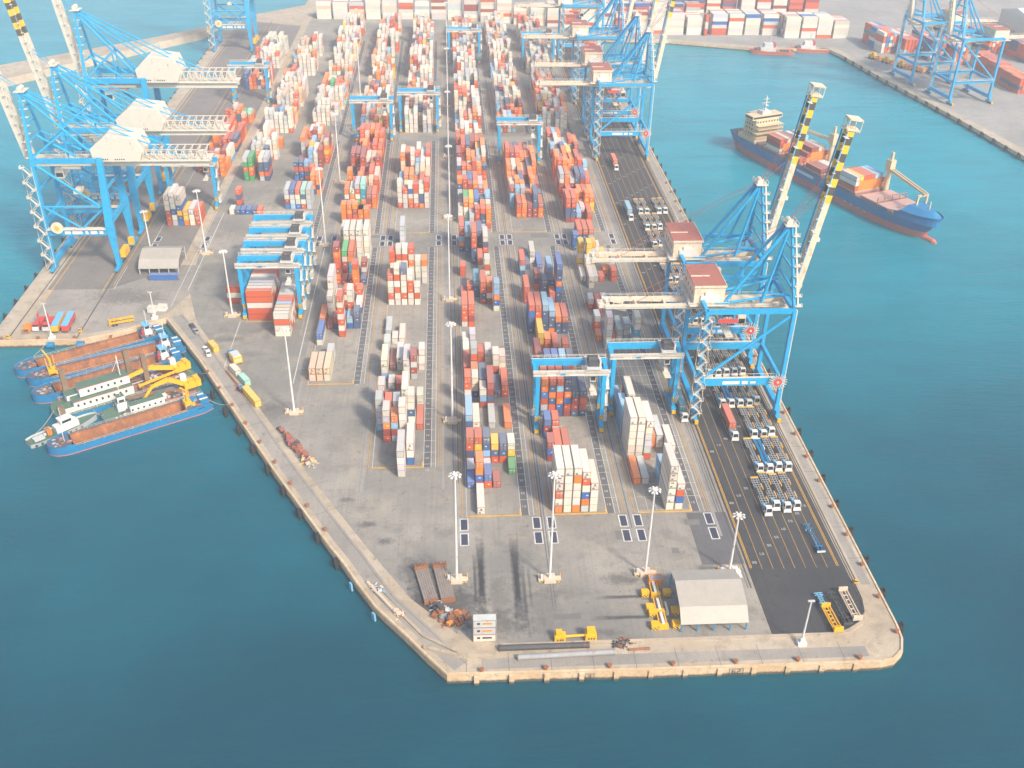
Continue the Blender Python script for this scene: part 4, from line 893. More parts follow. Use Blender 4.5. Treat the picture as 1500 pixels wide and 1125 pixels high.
    b = MB(); b.box(13.2, 16.0, yc - 4.4, yc - 1.2, 33.2, 36.4, 0); b.box(13.5, 15.7, yc - 4.46, yc - 4.39, 33.6, 35.4, 1); b.bar((14.6, yc - 2.8, 36.4), (14.6, yc - 2.8, 38.2), 0.9, 0.9, 0); b.build('operator_cab', [M['crane_cream'], M['glass']], root)
    b = MB()
    for dx in (-1.2, 1.2):
        for dy in (-2, 2): b.bar((10.6 + dx, yc + dy, 37), (10.6 + dx, yc + dy, 29.5), 0.09, 0.09, 1)
    b.box(9.3, 11.9, yc - 6.0, yc + 6.0, 28.9, 29.4, 0); b.build('spreader', [M['stair_white'], M['dark']], root)
    b = MB(); zig(b, -0.2, -2.6, 1.2, 40.5, 15); b.build('stair_tower', M['stair_white'], root)
    b = MB(); b.box(4.6, 11.0, 0.9, 1.2, 37.6, 39.0, 0); b.box(4.5, 11.1, 0.86, 0.90, 37.5, 39.1, 1); b.build('name_board', [M['crane_cream'], M['red']], root)
    reel(root, G - 1.8, -1.6, 15.2, 3.3)
    return root
STS = [(85.0, 291, 'nearest blue quay crane on the right quay, red-roofed house above parked trucks'), (85.0, 327.5, 'second nearest blue quay crane on the right quay, raised striped boom'), (84.6, 557, 'third quay crane on the right quay, in front of the far four'), (84.6, 596, 'fourth quay crane along the right quay, red-roofed house'), (84.6, 664, 'fifth quay crane along the right quay, cream-roofed house in haze'), (84.6, 758, 'farthest hazy quay crane along the right quay')]
s0 = make_sts()
for i, (x, y, lb) in enumerate(STS):
    r = s0 if i == 0 else dup(s0, (x, y, 0)); r.location = (x, y, 0); r['label'] = lb; r['group'] = 'quay cranes on the right quay'
# two of the same build on the facing quay, turned to the basin
QD = math.atan2(556 - 790, 340 - 309)     # direction of that quay
for (x, y, lb) in ((365.5, 689, 'blue quay crane on the facing quay across the basin, boom raised'), (358, 736, 'second blue quay crane on the facing quay, behind the first'), (392, 520, 'quay crane on the facing quay cut by the right picture edge')):
    if y < 600: continue
    r = dup(s0, (x, y, 0), QD - math.pi / 2, lb); r['group'] = 'quay cranes across the basin'

# ------------------------------------------------------------------ left quay cranes: taller, white house, boom to the left
def make_left():
    root = thing('quay_crane', 'x', 'quay crane'); B = M['crane_blue']; W_ = M['crane_white']
    G = -28.0; D = 25.0; HZ = 50.0; yc = 12.5
    for y in (0, D):
        s_ = 1 if y == 0 else -1
        b = MB(); b.hexa([(-0.7, y - 0.7, 3), (0.7, y - 0.7, 3), (0.7, y + 0.7, 3), (-0.7, y + 0.7, 3)], [(-2.2, y - 1.0, 20), (1.4, y - 1.0, 20), (1.4, y + 1.0, 20), (-2.2, y + 1.0, 20)]); b.hexa([(-2.2, y - 1.0, 20), (1.4, y - 1.0, 20), (1.4, y + 1.0, 20), (-2.2, y + 1.0, 20)], [(-1.2, y - 1.0 + s_ * 3, HZ), (1.0, y - 1.0 + s_ * 3, HZ), (1.0, y + 1.0 + s_ * 3, HZ), (-1.2, y + 1.0 + s_ * 3, HZ)]); b.build('leg', B, root)
        b = MB(); b.bar((G, y, 3), (G, y + s_ * 3, HZ), 1.5, 1.6); b.build('leg', B, root)
        b = MB(); b.box(G + 0.8, -2.2, y - 0.7, y + 0.7, 16.5, 19.2, 0)
        if y == 0:
            for a, c in ((-20, -17.5), (-16.8, -12.5), (-11.2, -10), (-9, -6.2), (-5.2, -3.6)): b.box(a, c, -0.76, -0.69, 17.1, 18.6, 2)
        b.box(G + 0.8, -2.2, y - 1.5, y + 1.5, 19.2, 19.4, 1); b.build('portal_beam', [B, M['stair_white'], M['whitemark']], root)
        b = MB(); b.bar((G, y + s_ * 2.9, HZ - 1), (-0.5, y + s_ * 2.9, HZ - 1), 1.3, 2.0); b.build('top_beam', B, root)
        b = MB(); b.tube((G + 0.6, y + s_ * 2.7, HZ - 2.5), (-2.0, y + s_ * 1.6, 28), 0.55); b.tube((G + 0.6, y + s_ * 1.5, 29), (-13, y + s_ * 0.6, 19.6), 0.45); b.tube((-2.2, y + s_ * 1.5, 28), (-12, y + s_ * 0.6, 19.6), 0.45); b.tube((G + 0.7, y + s_ * 1.4, 29.0), (-2.0, y + s_ * 1.4, 29.0), 0.45); b.build('brace', B, root)
    for x in (G, 0):
        b = MB(); b.box(x - 0.9, x + 0.9, -1.0, D + 1.0, 2.4, 4.6); s_ = b.build('sill_beam', B, root)
        b = MB()
        for y in (-1.0, D + 1.0):
            for k in range(5): b.tube((x - 0.4, y - 3.4 + k * 1.7, 0.5), (x + 0.4, y - 3.4 + k * 1.7, 0.5), 0.5, n=10, mi=1)
            b.box(x - 0.8, x + 0.8, y - 4, y + 4, 0.95, 1.6); b.box(x - 0.5, x + 0.5, y - 1.5, y + 1.5, 1.6, 2.4)
        b.each('bogie', [B, M['dark']], s_)
        b = MB(); b.bar((x, 1.2, 22), (x, D - 1.2, 22), 1.3, 2.4); b.bar((x, 2.0, 36), (x, D - 2, 36), 0.8, 1.0); b.each('side_beam', B, root)
    b = MB(); b.box(0.9, 3.2, 1.5, 8.5, 4.7, 8.0); b.build('electric_house', M['yellow'], root); b = MB(); b.box(0.9, 3.2, 15, 17, 4.7, 8.0); b.build('cable_box', M['yellow'], root)
    gz = 46.2
    b = MB()
    for y in (yc - 2.8, yc + 2.8): b.box(G - 3, 44, y - 0.8, y + 0.8, gz - 1.6, gz + 1.2)
    for x in range(-28, 44, 9): b.bar((x, yc - 2.8, gz), (x, yc + 2.8, gz), 0.8, 1.0)
    g = b.build('girder', W_, root)
    b = MB()
    for y in (yc - 4.2, yc + 4.2):
        b.box(G, 45, y - 0.7, y + 0.7, gz + 0.7, gz + 0.85); b.bar((G, y, gz + 2.0), (45, y, gz + 2.0), 0.12)
        for x in range(-27, 45, 3): b.bar((x, y, gz + 0.8), (x, y, gz + 2.0), 0.1)
    for i in range(9):
        x = 16 + i * 3.2
        b.bar((x, yc - 3.5, gz + 1.2), (x + 1.6, yc - 3.5, gz + 5.4), 0.42); b.bar((x + 1.6, yc - 3.5, gz + 5.4), (x + 3.2, yc - 3.5, gz + 1.2), 0.42); b.bar((x + 1.6, yc - 3.5, gz + 5.4), (x + 1.6, yc + 3.5, gz + 5.4), 0.34); b.bar((x, yc + 3.5, gz + 1.2), (x + 1.6, yc + 3.5, gz + 5.4), 0.4)
    b.bar((16, yc - 3.5, gz + 5.4), (44, yc - 3.5, gz + 5.4), 0.34); b.bar((16, yc + 3.5, gz + 5.4), (44, yc + 3.5, gz + 5.4), 0.34); b.box(36, 45, yc - 4.5, yc + 4.5, gz + 0.9, gz + 1.1); b.box(39, 43, yc - 3, yc + 1, gz + 1.1, gz + 4.0); b.build('walkway', M['stair_white'], g)
    # white gabled machinery house
    b = MB(); x0, x1, y0, y1 = -3.6, 15.6, yc - 6.5, yc + 8.5; z0 = gz + 1.3
    prof = [(x0, z0), (x1, z0), (x1 + 1.6, z0 + 3.6), (x1 - 0.6, z0 + 9.6), (x0 + 6.0, z0 + 10.8), (x0 - 0.8, z0 + 5.4)]
    b.hexa([(x, y0, z) for x, z in prof], [(x, y1, z) for x, z in prof], 0); 
    for k in range(4): b.box(x0 + 3 + k * 0.9, x0 + 3.5 + k * 0.9, y0 - 0.05, y0 + 0.02, z0 + 0.7, z0 + 1.3, 1)
    for k in range(5): b.box(x0 + 9 + k * 0.9, x0 + 9.5 + k * 0.9, y0 - 0.05, y0 + 0.02, z0 + 0.7, z0 + 1.3, 1)
    b.build('machinery_house', [W_, M['darkmark']], root)
    ax, az = G - 1.5, 76.0
    for s_ in (-1, 1):
        b = MB(); b.bar((G, yc + s_ * 9.6, HZ - 0.5), (ax, yc + s_ * 2.0, az), 1.3, 1.1, 0, 0.8, 0.8); b.build('mast_leg', B, root)
        b = MB(); b.tube((ax, yc + s_ * 2.0, az - 0.6), (-3, yc + s_ * 3.0, gz + 1.6), 0.55); b.build('backstay', B, root)
        b = MB(); b.tube((ax, yc + s_ * 2.4, az), (16, yc + s_ * 3.2, gz + 1.4), 0.35); b.build('tie_rod', B, root)
        b = MB(); b.bar((G, yc + s_ * 9.0, HZ), (G + 13, yc + s_ * 3, HZ + 9.5), 0.7); b.bar((G + 13, yc + s_ * 3, HZ + 9.5), (G + 13, yc + s_ * 3, gz + 1), 0.6); b.build('mast_brace', B, root)
        b = MB(); b.tube((ax, yc + s_ * 2.4, az), (34, yc + s_ * 3.2, gz + 1.4), 0.28); b.build('tie_rod', B, root)
        b = MB(); b.tube((ax + 3, yc + s_ * 3, HZ + 8), (ax + 18, yc + s_ * 4, HZ - 1), 0.5); b.build('mast_strut', B, root)
    b = MB()
    for z, hw in ((56, 7.6), (63, 5.4), (70, 3.4)): b.bar((G - 0.8, yc - hw, z), (G - 0.8, yc + hw, z), 0.6)
    b.each('mast_tie', B, root)
    b = MB(); b.box(ax - 2, ax + 2.4, yc - 3.4, yc + 3.4, az + 0.1, az + 0.35); b.tube((ax, yc - 1.8, az + 1.2), (ax, yc + 1.8, az + 1.2), 1.0, n=12); b.build('mast_platform', M['stair_white'], root); b = MB()
    b.bar((G - 0.9, yc - 8.5, HZ), (G - 0.9, yc - 2.2, HZ + 22.4), 0.3)
    for i in range(8):
        z = HZ + i * 3.2; b.box(G - 2.4, G + 0.6, yc - 9.4 + i * 0.9, yc - 7.6 + i * 0.9, z, z + 0.15)
    b.build('mast_ladder', M['stair_white'], root)
    bo = Matrix.Translation((G - 4.2, yc, HZ - 2)) @ Matrix.Rotation(R(-9.5), 4, 'Y'); LB = 58.0
    b = MB()
    for s_ in (-1, 1): b.box(-1.2, 1.2, s_ * 2.4 - 0.75, s_ * 2.4 + 0.75, 0, LB * 0.72)
    for k in range(0, 10): b.box(-0.6, 0.6, -1.7, 1.7, 1 + k * 4, 1.7 + k * 4)
    bm_ = b.build('boom', W_, root); bm_.matrix_basis = bo
    b = MB()
    for s_ in (-1, 1): b.box(-1.2, 1.2, s_ * 2.4 - 0.75, s_ * 2.4 + 0.75, LB * 0.72 + 0.02, LB)
    b.box(-0.6, 0.6, -1.7, 1.7, LB - 1, LB - 0.1); b.build('boom_tip', M['band'], bm_)
    b = MB()
    b.bar((1.2, -3.4, 2), (1.2, -3.4, 56), 0.14)
    for k in range(14): b.box(0.9, 2.0, -4.2, -3.1, 3 + k * 4, 3.2 + k * 4)
    b.build('boom_ladder', M['stair_white'], bm_)
    b = MB()
    for s_ in (-1, 1): b.bar((ax - 0.5, yc + s_ * 1.4, az + 0.6), tuple(bo @ Vector((1.0, s_ * 1.4, LB * 0.6))), 0.2)
    b.build('forestay', B, root)
    b = MB(); b.box(-19, -11, yc - 3.2, yc + 3.2, gz - 3.2, gz - 1.9, 0); b.box(-21.5, -18, yc - 5, yc - 1, gz - 6.6, gz - 2.6, 0); b.box(-21.2, -18.3, yc - 5.07, yc - 4.99, gz - 6.0, gz - 4.2, 1); b.build('operator_cab', [W_, M['glass']], root)
    b = MB()
    for dx in (-1.4, 1.4): b.bar((-15 + dx, yc, gz - 3), (-15 + dx, yc, 33), 0.12, 0.12, 0)
    b.box(-16.4, -13.6, yc - 3, yc + 3, 31.5, 33, 1); b.build('spreader', [M['dark'], M['crane_cream']], root)
    b = MB(); zig(b, G - 1.2, -2.6, 1.4, 48, 14, 2.8); b.build('stair_tower', M['stair_white'], root)
    b = MB(); x, y, z, r = G + 5.5, -1.6, 20.4, 2.6
    b.tube((x, y - 0.3, z), (x, y + 0.3, z), r, n=20, mi=0); b.tube((x, y - 0.45, z), (x, y + 0.45, z), r * 0.4, n=16, mi=1); b.build('cable_reel', [M['crane_cream'], M['yellow']], root)
    return root
l0 = make_left()
for i, (x, y, lb) in enumerate([(-148.2, 417.3, 'nearest blue and white quay crane on the left arm'), (-148.2, 457.5, 'second blue and white quay crane on the left arm'), (-150.5, 508, 'third blue and white quay crane on the left arm, in haze'), (-149.4, 798, 'distant faded quay crane at the top of the left arm')]):
    r = l0 if i == 0 else dup(l0, (x, y, 0)); r.location = (x, y, 0); r['label'] = lb; r['group'] = 'quay cranes on the left arm'
    if i == 2: r.scale = (1, 1, 1.17)
# ------------------------------------------------------------------ light masts
def make_mast(H):
    root = thing('light_mast', 'x', 'light mast')
    b = MB(); b.tube((0, 0, 0.9), (0, 0, H), 0.42, 0.22, 12); b.build('pole', M['white'], root)
    b = MB(); b.box(-3.2, 3.2, -0.9, 0.9, 0, 0.75, 0); b.box(-3.2, 3.2, -0.95, -0.905, 0.12, 0.62, 1); b.box(-1.6, 1.6, -1.5, 1.8, 0.02, 1.0, 0)
    for x in (-3.1, 3.1): b.bar((x, 0.6, 0.7), (x, 0.6, 2.0), 0.22, 0.22, 2)
    b.box(-2.6, -1.8, -0.5, 0.5, 0.75, 2.0, 3); b.build('base_block', [M['conc'], M['hazard'], M['yellow'], M['lgrey']], root)
    b = MB(); b.tube((0, 0, H - 0.5), (0, 0, H + 0.1), 0.7, n=12)
    for i in range(8):
        a = 2 * math.pi * i / 8 + 0.2; c, s = math.cos(a), math.sin(a); b.bar((c * 0.6, s * 0.6, H - 0.2), (c * 1.3, s * 1.3, H - 0.2), 0.16, 0.16)
    hd = b.build('lamp_ring', M['white'], root)
    for i in range(8):
        a = 2 * math.pi * i / 8 + 0.2; c, s = math.cos(a), math.sin(a); b = MB(); b.bar((c * 1.2, s * 1.2, H - 0.15), (c * 1.75, s * 1.75, H - 0.5), 0.5, 0.3); b.build('floodlight', M['white'], hd)
    return root
m40 = make_mast(38.0)
MASTS = [(0, 211.4, 'tall white light mast beside the two rusty flat racks', 1), (26.4, 210.6, 'tall white light mast above the dark tyre streaks, before the six-high stack', 1), (-0.5, 290.9, 'central light mast beside the red and navy containers', 1.04), (-0.9, 382.5, 'second central light mast up the yard', 1.03), (-0.3, 470, 'third central light mast up the yard', 1.0), (-0.5, 560, 'fourth central light mast up the yard', 1.0), (-0.5, 655, 'fifth central light mast in the haze', 1.0), (-0.5, 790, 'sixth, faintest of the central light masts', 1.0),
         (-56.3, 298.4, 'white light mast on the bare paving left of the rusty cream stacks', 0.9), (-59, 440, 'white light mast behind the clustered gantries', 1.0), (-59, 520, 'white light mast in the lane between mid blocks, hazy', 1.0), (-59, 680, 'faint white light mast near the far white stacks', 1.0)]
for i, (x, y, lb, s) in enumerate(MASTS):
    r = m40 if i == 0 else dup(m40, (x, y, 0)); r.location = (x, y, 0); r.scale = (1, 1, s); r['label'] = lb; r['group'] = 'white light masts'
m31 = make_mast(31.0)
for i, (x, y, lb, s) in enumerate([(54.1, 211.9, 'white light mast beside the orange bin and yellow spreaders', 1.0), (-112.9, 431.8, 'white light mast at the right corner of the cream open shed', 1.0), (-137.9, 432.3, 'shorter white light mast left of the cream open shed', 0.68), (78.7, 212.0, 'white light mast behind the pale shed by the truck lanes', 0.68), (-90.4, 371.0, 'white light mast in front of the nearest clustered gantry leg', 0.95), (-69.0, 349.5, 'white light mast in front of the short side-on white stack', 0.0)]):
    if s == 0: m31c = None; continue
    r = m31 if i == 0 else dup(m31, (x, y, 0)); r.location = (x, y, 0); r.scale = (1, 1, s); r['label'] = lb; r['group'] = 'white light masts'
def small_mast(x, y, H, label):
    root = thing('lamp_post', label, 'lamp post', (x, y, 0)); b = MB(); b.tube((0, 0, 0.8), (0, 0, H), 0.3, 0.2, 10); b.build('pole', M['white'], root)
    b = MB(); b.box(-1.2, 1.2, -1.0, 1.0, 0, 1.0); b.box(-0.6, 0.6, -0.5, 0.5, 1.0, 2.2); b.build('base_block', M['white'], root); b = MB(); b.box(-0.9, 0.9, -0.25, 0.25, H, H + 0.35); b.build('lamp', M['lgrey'], root); return root
small_mast(91.2, 183.6, 15.5, 'slim white lamp post on the front kerb near the yellow chassis'); small_mast(-157.6, 352.9 + 1.2, 15.5, 'slim white lamp post on the left arm beside the red trucks'); small_mast(-121.5, 369.6, 12, 'slim white lamp post at the inner corner above the moored barges')

# ------------------------------------------------------------------ terminal tractors with trailers
def make_truck(blue=False):
    root = thing('terminal_tractor', 'x', 'truck')
    tm = M['hull_blue'] if blue else M['grey']
    # front of the cab at y = 0, trailer runs back to y = 17.6
    b = MB(); b.box(-1.15, 1.15, 0.05, 4.9, 0.75, 1.15, 0); b.box(-1.2, 1.2, 2.0, 4.9, 1.15, 1.4, 1); b.box(-1.1, -0.3, 2.2, 3.6, 1.4, 2.5, 2); b.tube((0.2, 3.9, 1.2), (0.2, 3.9, 1.5), 0.6, n=10, mi=1); b.build('tractor_frame', [M['white'], M['dark'], M['lblue']], root)
    b = MB(); b.hexa([(-0.95, 0.1, 1.1), (1.15, 0.1, 1.1), (1.15, 2.0, 1.1), (-0.95, 2.0, 1.1)], [(-0.85, 0.35, 3.15), (1.05, 0.35, 3.15), (1.05, 1.9, 3.15), (-0.85, 1.9, 3.15)])
    cb = b.build('cab', M['white'], root)
    b = MB(); b.face([(-0.74, 0.08, 1.75), (0.94, 0.08, 1.75), (0.86, 0.25, 2.98), (-0.66, 0.25, 2.98)]); b.face([(1.13, 0.7, 1.9), (1.13, 1.7, 1.9), (1.08, 1.6, 2.9), (1.08, 0.7, 2.9)]); b.face([(-0.945, 0.7, 1.9), (-0.945, 1.7, 1.9), (-0.88, 1.6, 2.9), (-0.88, 0.7, 2.9)]); b.build('windscreen', M['glass'], cb)
    b = MB(); b.box(-1.25, 1.25, -0.25, 0.05, 0.5, 1.0); b.build('bumper', M['white'], root)
    b = MB()
    for y in (0.9, 4.0):
        for x in (-1.0, 1.0): b.tube((x - 0.2, y, 0.5), (x + 0.2, y, 0.5), 0.5, n=12)
    for y in (14.6, 15.9):
        for x in (-1.0, 1.0): b.tube((x - 0.3, y, 0.5), (x + 0.3, y, 0.5), 0.5, n=12)
    b.each('wheel', M['black'], root)
    b = MB()
    for x in (-0.45, 0.45): b.bar((x, 3.2, 1.62), (x, 17.4, 1.62), 0.2, 0.32)
    for y in [3.6 + i * 1.15 for i in range(13)]:
        wd = 1.25 if (y < 8.0 or y > 12.0) else 0.5
        b.bar((-wd, y, 1.72), (wd, y, 1.72), 0.16, 0.2)
    for (ya, yb) in ((3.6, 8.2), (12.8, 17.4)):
        for x in (-1.2, 1.2): b.bar((x, ya, 1.7), (x, yb, 1.7), 0.16, 0.26)
    if blue:
        for x in (-0.8, 0.8): b.bar((x, 3.4, 1.68), (x, 17.4, 1.68), 0.34, 0.2)
    tr = b.build('trailer_frame', tm, root)
    b = MB(); b.box(-1.25, 1.25, 17.4, 17.8, 1.5, 2.05, 1 if blue else 0); b.box(1.3, 1.55, 5.2, 8.0, 1.3, 1.75, 1 if blue else 0); b.box(1.3, 1.55, 11.8, 14.6, 1.3, 1.75, 1 if blue else 0); b.each('marker_board', [M['yellow'], M['white']], tr)
    return root
tk = make_truck(); tkb = make_truck(True)
lane = lambda i: 85.4 + 3.21 * (i + 0.5)
ROWS = [(236.2, {3: -0.6, 4: 1.9, 5: 0.9, 6: 1.6}, None), (256.8, {4: 0.4, 5: 0.2, 6: 1.1, 7: 1.0}, 5), (276.2, {5: 0.3, 6: 0.2, 7: 1.7}, None), (295.6, {3: 0.3, 4: 0.2, 5: 0.1, 6: 0, 7: 1.7}, 4), (316.5, {3: -0.1, 4: 0.1, 5: 0.4, 6: 0.8, 7: 1.1}, None), (337, {3: 0.5, 4: 0.1, 5: 0.7, 6: 0}, None), (356.5, {3: 0, 4: 0.8, 5: 0.2, 6: 1}, 6), (375.5, {3: 0.5, 4: 0, 5: 0.6}, None), (394.5, {3: 0, 4: 0.7, 5: 0.2, 6: 0.5}, None), (413.5, {3: 0.4, 4: 0, 5: 0.9}, None), (432.5, {3: 0, 4: 1.6}, None), (452.6, {3: 0.2, 4: 0.1, 5: 1.0}, None), (472.5, {3: 0.1, 4: 0.4, 6: 0.9, 7: 1.4}, None)]
PW = ['leftmost', 'second from left', 'third from left', 'fourth from left', 'fifth from left']
RWD = ['nearest', 'second', 'third', 'fourth', 'fifth', 'sixth', 'seventh', 'eighth', 'ninth', 'tenth', 'eleventh', 'twelfth', 'thirteenth']
first = {False: True, True: True}
for ri, (y, d, bl) in enumerate(ROWS):
    for j, (ln, dy) in enumerate(sorted(d.items())):
        isb = ln == bl; src = tkb if isb else tk
        r = src if first[isb] else dup(src, (0, 0, 0))
        first[isb] = False
        r.location = (lane(ln) + 0.1, y + dy, 0)
        r['label'] = 'white tractor with %s trailer, %s in the %s parked truck row' % ('blue' if isb else 'bare grey', PW[j], RWD[ri]); r['group'] = 'terminal tractors parked on the quay lanes'
def loaded(x, y, code, label, clabel, L=12.19):
    r = dup(tk, (x, y, 0), 0, label); r['group'] = 'terminal tractors under way'
    add_container(x, y + 5.0 + L / 2, 1.86, L, 2.57, code, clabel, 0, None, False)
loaded(lane(3) - 0.4, 275.6, 'R', 'white tractor hauling a long red container beside the parked rows', 'long red container riding on the trailer beside the parked truck rows')
loaded(90.6, 465.3, 'L', 'white tractor hauling a pale blue container up the lanes', 'pale blue container on a moving trailer, mid lanes')
loaded(93.6, 536, 'R', 'distant white tractor hauling a red container below the far cranes', 'distant red container on a trailer below the far cranes')
loaded(81.2, 287.5, 'T', 'tractor with a blue container squeezed behind the near crane stairs', 'long blue container on a trailer behind the zig-zag crane stairs')
def chassis(x, y, rz, L, m, label, m2=None, high=False):
    root = thing('trailer_chassis', label, 'trailer', (x, y, 0), rz); m2 = m2 or m
    b = MB()
    for xx in (-0.5, 0.5): b.bar((xx, -L / 2, 1.05), (xx, L / 2, 1.05), 0.2, 0.35)
    for i in range(7): yy = -L / 2 + 0.2 + i * (L - 0.4) / 6; b.bar((-1.2 if i in (0, 1, 5, 6) else -0.5, yy, 1.1), (1.2 if i in (0, 1, 5, 6) else 0.5, yy, 1.1), 0.22, 0.25)
    if high:
        for xx in (-1.15, 1.15): b.bar((xx, -L / 2, 1.25), (xx, L / 2, 1.25), 0.25, 0.4)
        for yy in (-L / 2, L / 2): b.box(-1.3, 1.3, yy - 0.25, yy + 0.25, 1.0, 2.3)
    b.build('frame', m, root)
    b = MB()
    for yy in (-L / 2 + 1.4, -L / 2 + 2.6):
        for xx in (-0.95, 0.95): b.tube((xx - 0.22, yy, 0.48), (xx + 0.22, yy, 0.48), 0.48, n=12)
    b.each('wheel', M['black'], root)
    b = MB(); b.bar((-0.7, L / 2 - 2, 0), (-0.7, L / 2 - 2, 1.0), 0.16); b.bar((0.7, L / 2 - 2, 0), (0.7, L / 2 - 2, 1.0), 0.16); b.box(-1.25, 1.25, -L / 2 - 0.25, -L / 2 + 0.05, 0.7, 1.15); b.each('landing_leg', m2, root)
chassis(107.4, 224.5, R(3), 12.4, M['hull_blue'], 'lone blue skeletal trailer with white ends, ahead of the parked rows', M['white'])
chassis(101.9, 191.4, R(4), 9.0, M['yellow'], 'bright yellow heavy chassis at the rounded corner of the lanes', None, True)
chassis(101.3, 198.8, R(3), 5.0, M['lblue'], 'pale blue chassis stub behind the yellow heavy chassis'); chassis(105.4, 195.4, R(4), 12, M['dark'], 'dark skeletal trailer between the yellow and white chassis'); chassis(108.7, 196.4, R(2), 11, M['conc'], 'cream and white chassis nearest the rounded kerb', M['white'], True)
chassis(-134.5, 368.4, R(-68), 9.5, M['yellow'], 'upper yellow chassis lying by the inner quay corner'); chassis(-133.6, 365.6, R(-70), 9.5, M['yellow'], 'lower yellow chassis lying by the inner quay corner')
chassis(16.9, 386 + 20, 0, 12.5, M['dark'], 'dark bare trailer parked in the truck slot left of the central masts'); COL.objects[-1]
# ------------------------------------------------------------------ sheds
def shed(x, y, w_, d, h, label, rz=0.0, post=M['shed_blue']):
    root = thing('open_shed', label, 'shed', (x, y, 0), rz)
    prof = [(0, h * 0.36), (d * 0.20, h * 0.74), (d * 0.66, h), (d, h * 0.80)]   # y, z: eave, knee, ridge, back
    b = MB()
    for (ya, za), (yb, zb) in zip(prof, prof[1:]): b.hexa([(-w_ / 2, ya, za), (w_ / 2, ya, za), (w_ / 2, yb, zb), (-w_ / 2, yb, zb)], [(-w_ / 2, ya, za + 0.16), (w_ / 2, ya, za + 0.16), (w_ / 2, yb, zb + 0.16), (-w_ / 2, yb, zb + 0.16)])
    for i in range(1, 7):
        xx = -w_ / 2 + i * w_ / 7
        for (ya, za), (yb, zb) in zip(prof, prof[1:]): b.bar((xx, ya + 0.02, za + 0.165), (xx, yb - 0.02, zb + 0.165), 0.04, 0.03, 0)
    b.build('roof', [M['shed_roof']], root)
    for i in range(5):
        xx = -w_ / 2 + 0.35 + i * (w_ - 0.7) / 4
        b = MB(); b.bar((xx, 0.4, 0), (xx, 0.4, h * 0.40), 0.3); b.bar((xx, d - 0.4, 0), (xx, d - 0.4, h * 0.78), 0.3)
        for (ya, za), (yb, zb) in zip(prof, prof[1:]): b.bar((xx, ya + 0.1, za - 0.12), (xx, yb - 0.1, zb - 0.12), 0.2)
        b.bar((xx, d - 0.4, h * 0.45), (xx, d * 0.6, h * 0.90), 0.16); b.build('frame', post, root)
shed(68.8, 188.9, 18.4, 17.0, 8.2, 'big pale sheet-roofed open shed on blue posts at the yard front')
shed(-129.2, 410.5, 17.5, 16.0, 8.0, 'cream sheet-roofed open shed on the left arm', 0.0, M['lgrey'])
# ------------------------------------------------------------------ yellow spreaders and other lifting gear
def spreader_unit(x, y, label):
    root = thing('lifting_spreader', label, 'spreader', (x, y, 0))
    b = MB(); b.box(-1.3, 1.3, -1.3, -0.2, 0.1, 1.6, 0)
    for xx in (-1.0, 1.0): b.bar((xx, -0.3, 1.0), (xx, 4.2, 1.2), 0.3, 0.4)
    b.build('frame', M['yellow'], root); b = MB(); b.bar((0, -0.6, 1.7), (0, 3.8, 1.4), 0.75, 0.6); b.build('hose_tray', M['white'], root)
    return root
for i, (y, lb) in enumerate(((203.3, 'rear yellow lifting frame left of the pale shed'), (196.8, 'middle yellow lifting frame left of the pale shed'), (191.4, 'front yellow lifting frame left of the pale shed'))): spreader_unit(55.4, y, lb)
def hbox(x, y, label, s=1.0):
    root = thing('counterweight', label, 'counterweight', (x, y, 0)); b = MB(); b.prism([(-1.1 * s, -0.9), (0.7 * s, -0.9), (1.1 * s, -0.4), (1.1 * s, 0.7), (0.7 * s, 1.1), (-1.1 * s, 1.1)], 0.05, 1.7); b.build('body', M['yellow'], root); b = MB(); b.box(-1.05 * s, 0.68 * s, -0.96, -0.902, 0.15, 1.1); b.build('hazard_panel', M['hazard'], root)
hbox(52.6, 203.2, 'left yellow counterweight by the rear lifting frame'); hbox(58.7, 203.2, 'right yellow counterweight by the rear lifting frame'); hbox(53.0, 197.6, 'left back yellow counterweight by the middle lifting frame'); hbox(53.4, 195.6, 'left front pale yellow counterweight by the middle lifting frame'); hbox(60.0 - 0.3, 196.2, 'right yellow counterweight touching the shed by the middle lifting frame'); hbox(53.2, 191.0, 'left yellow counterweight by the front lifting frame'); hbox(59.0, 191.2, 'right yellow counterweight by the front lifting frame')
b = MB(); b.box(-0.25, 0.25, -1.4, 2.2, 0.9, 1.6); b.box(-0.5, 0.5, -1.6, -0.8, 0, 0.9); tag(b.build('hose_tray', M['white'], None, (57.4, 197, 0)), 'loose white hose tray between the middle frame and the shed', 'hose tray')
# orange bin
root = thing('open_bin', 'orange open-topped bin behind the rear lifting frame', 'bin', (56.3, 208.4, 0))
b = MB(); b.box(-1.9, 1.9, -1.3, -1.15, 0, 2.2); b.box(-1.9, 1.9, 1.15, 1.3, 0, 2.2); b.box(-1.9, -1.75, -1.15, 1.15, 0, 2.2); b.box(1.75, 1.9, -1.15, 1.15, 0, 2.2); b.box(-1.75, 1.75, -1.15, 1.15, 0.05, 0.2); b.build('shell', M['orange'], root); b = MB(); b.box(-1.74, 1.74, -1.14, 1.14, 0.2, 1.9); b.build('load', M['grey'], root)
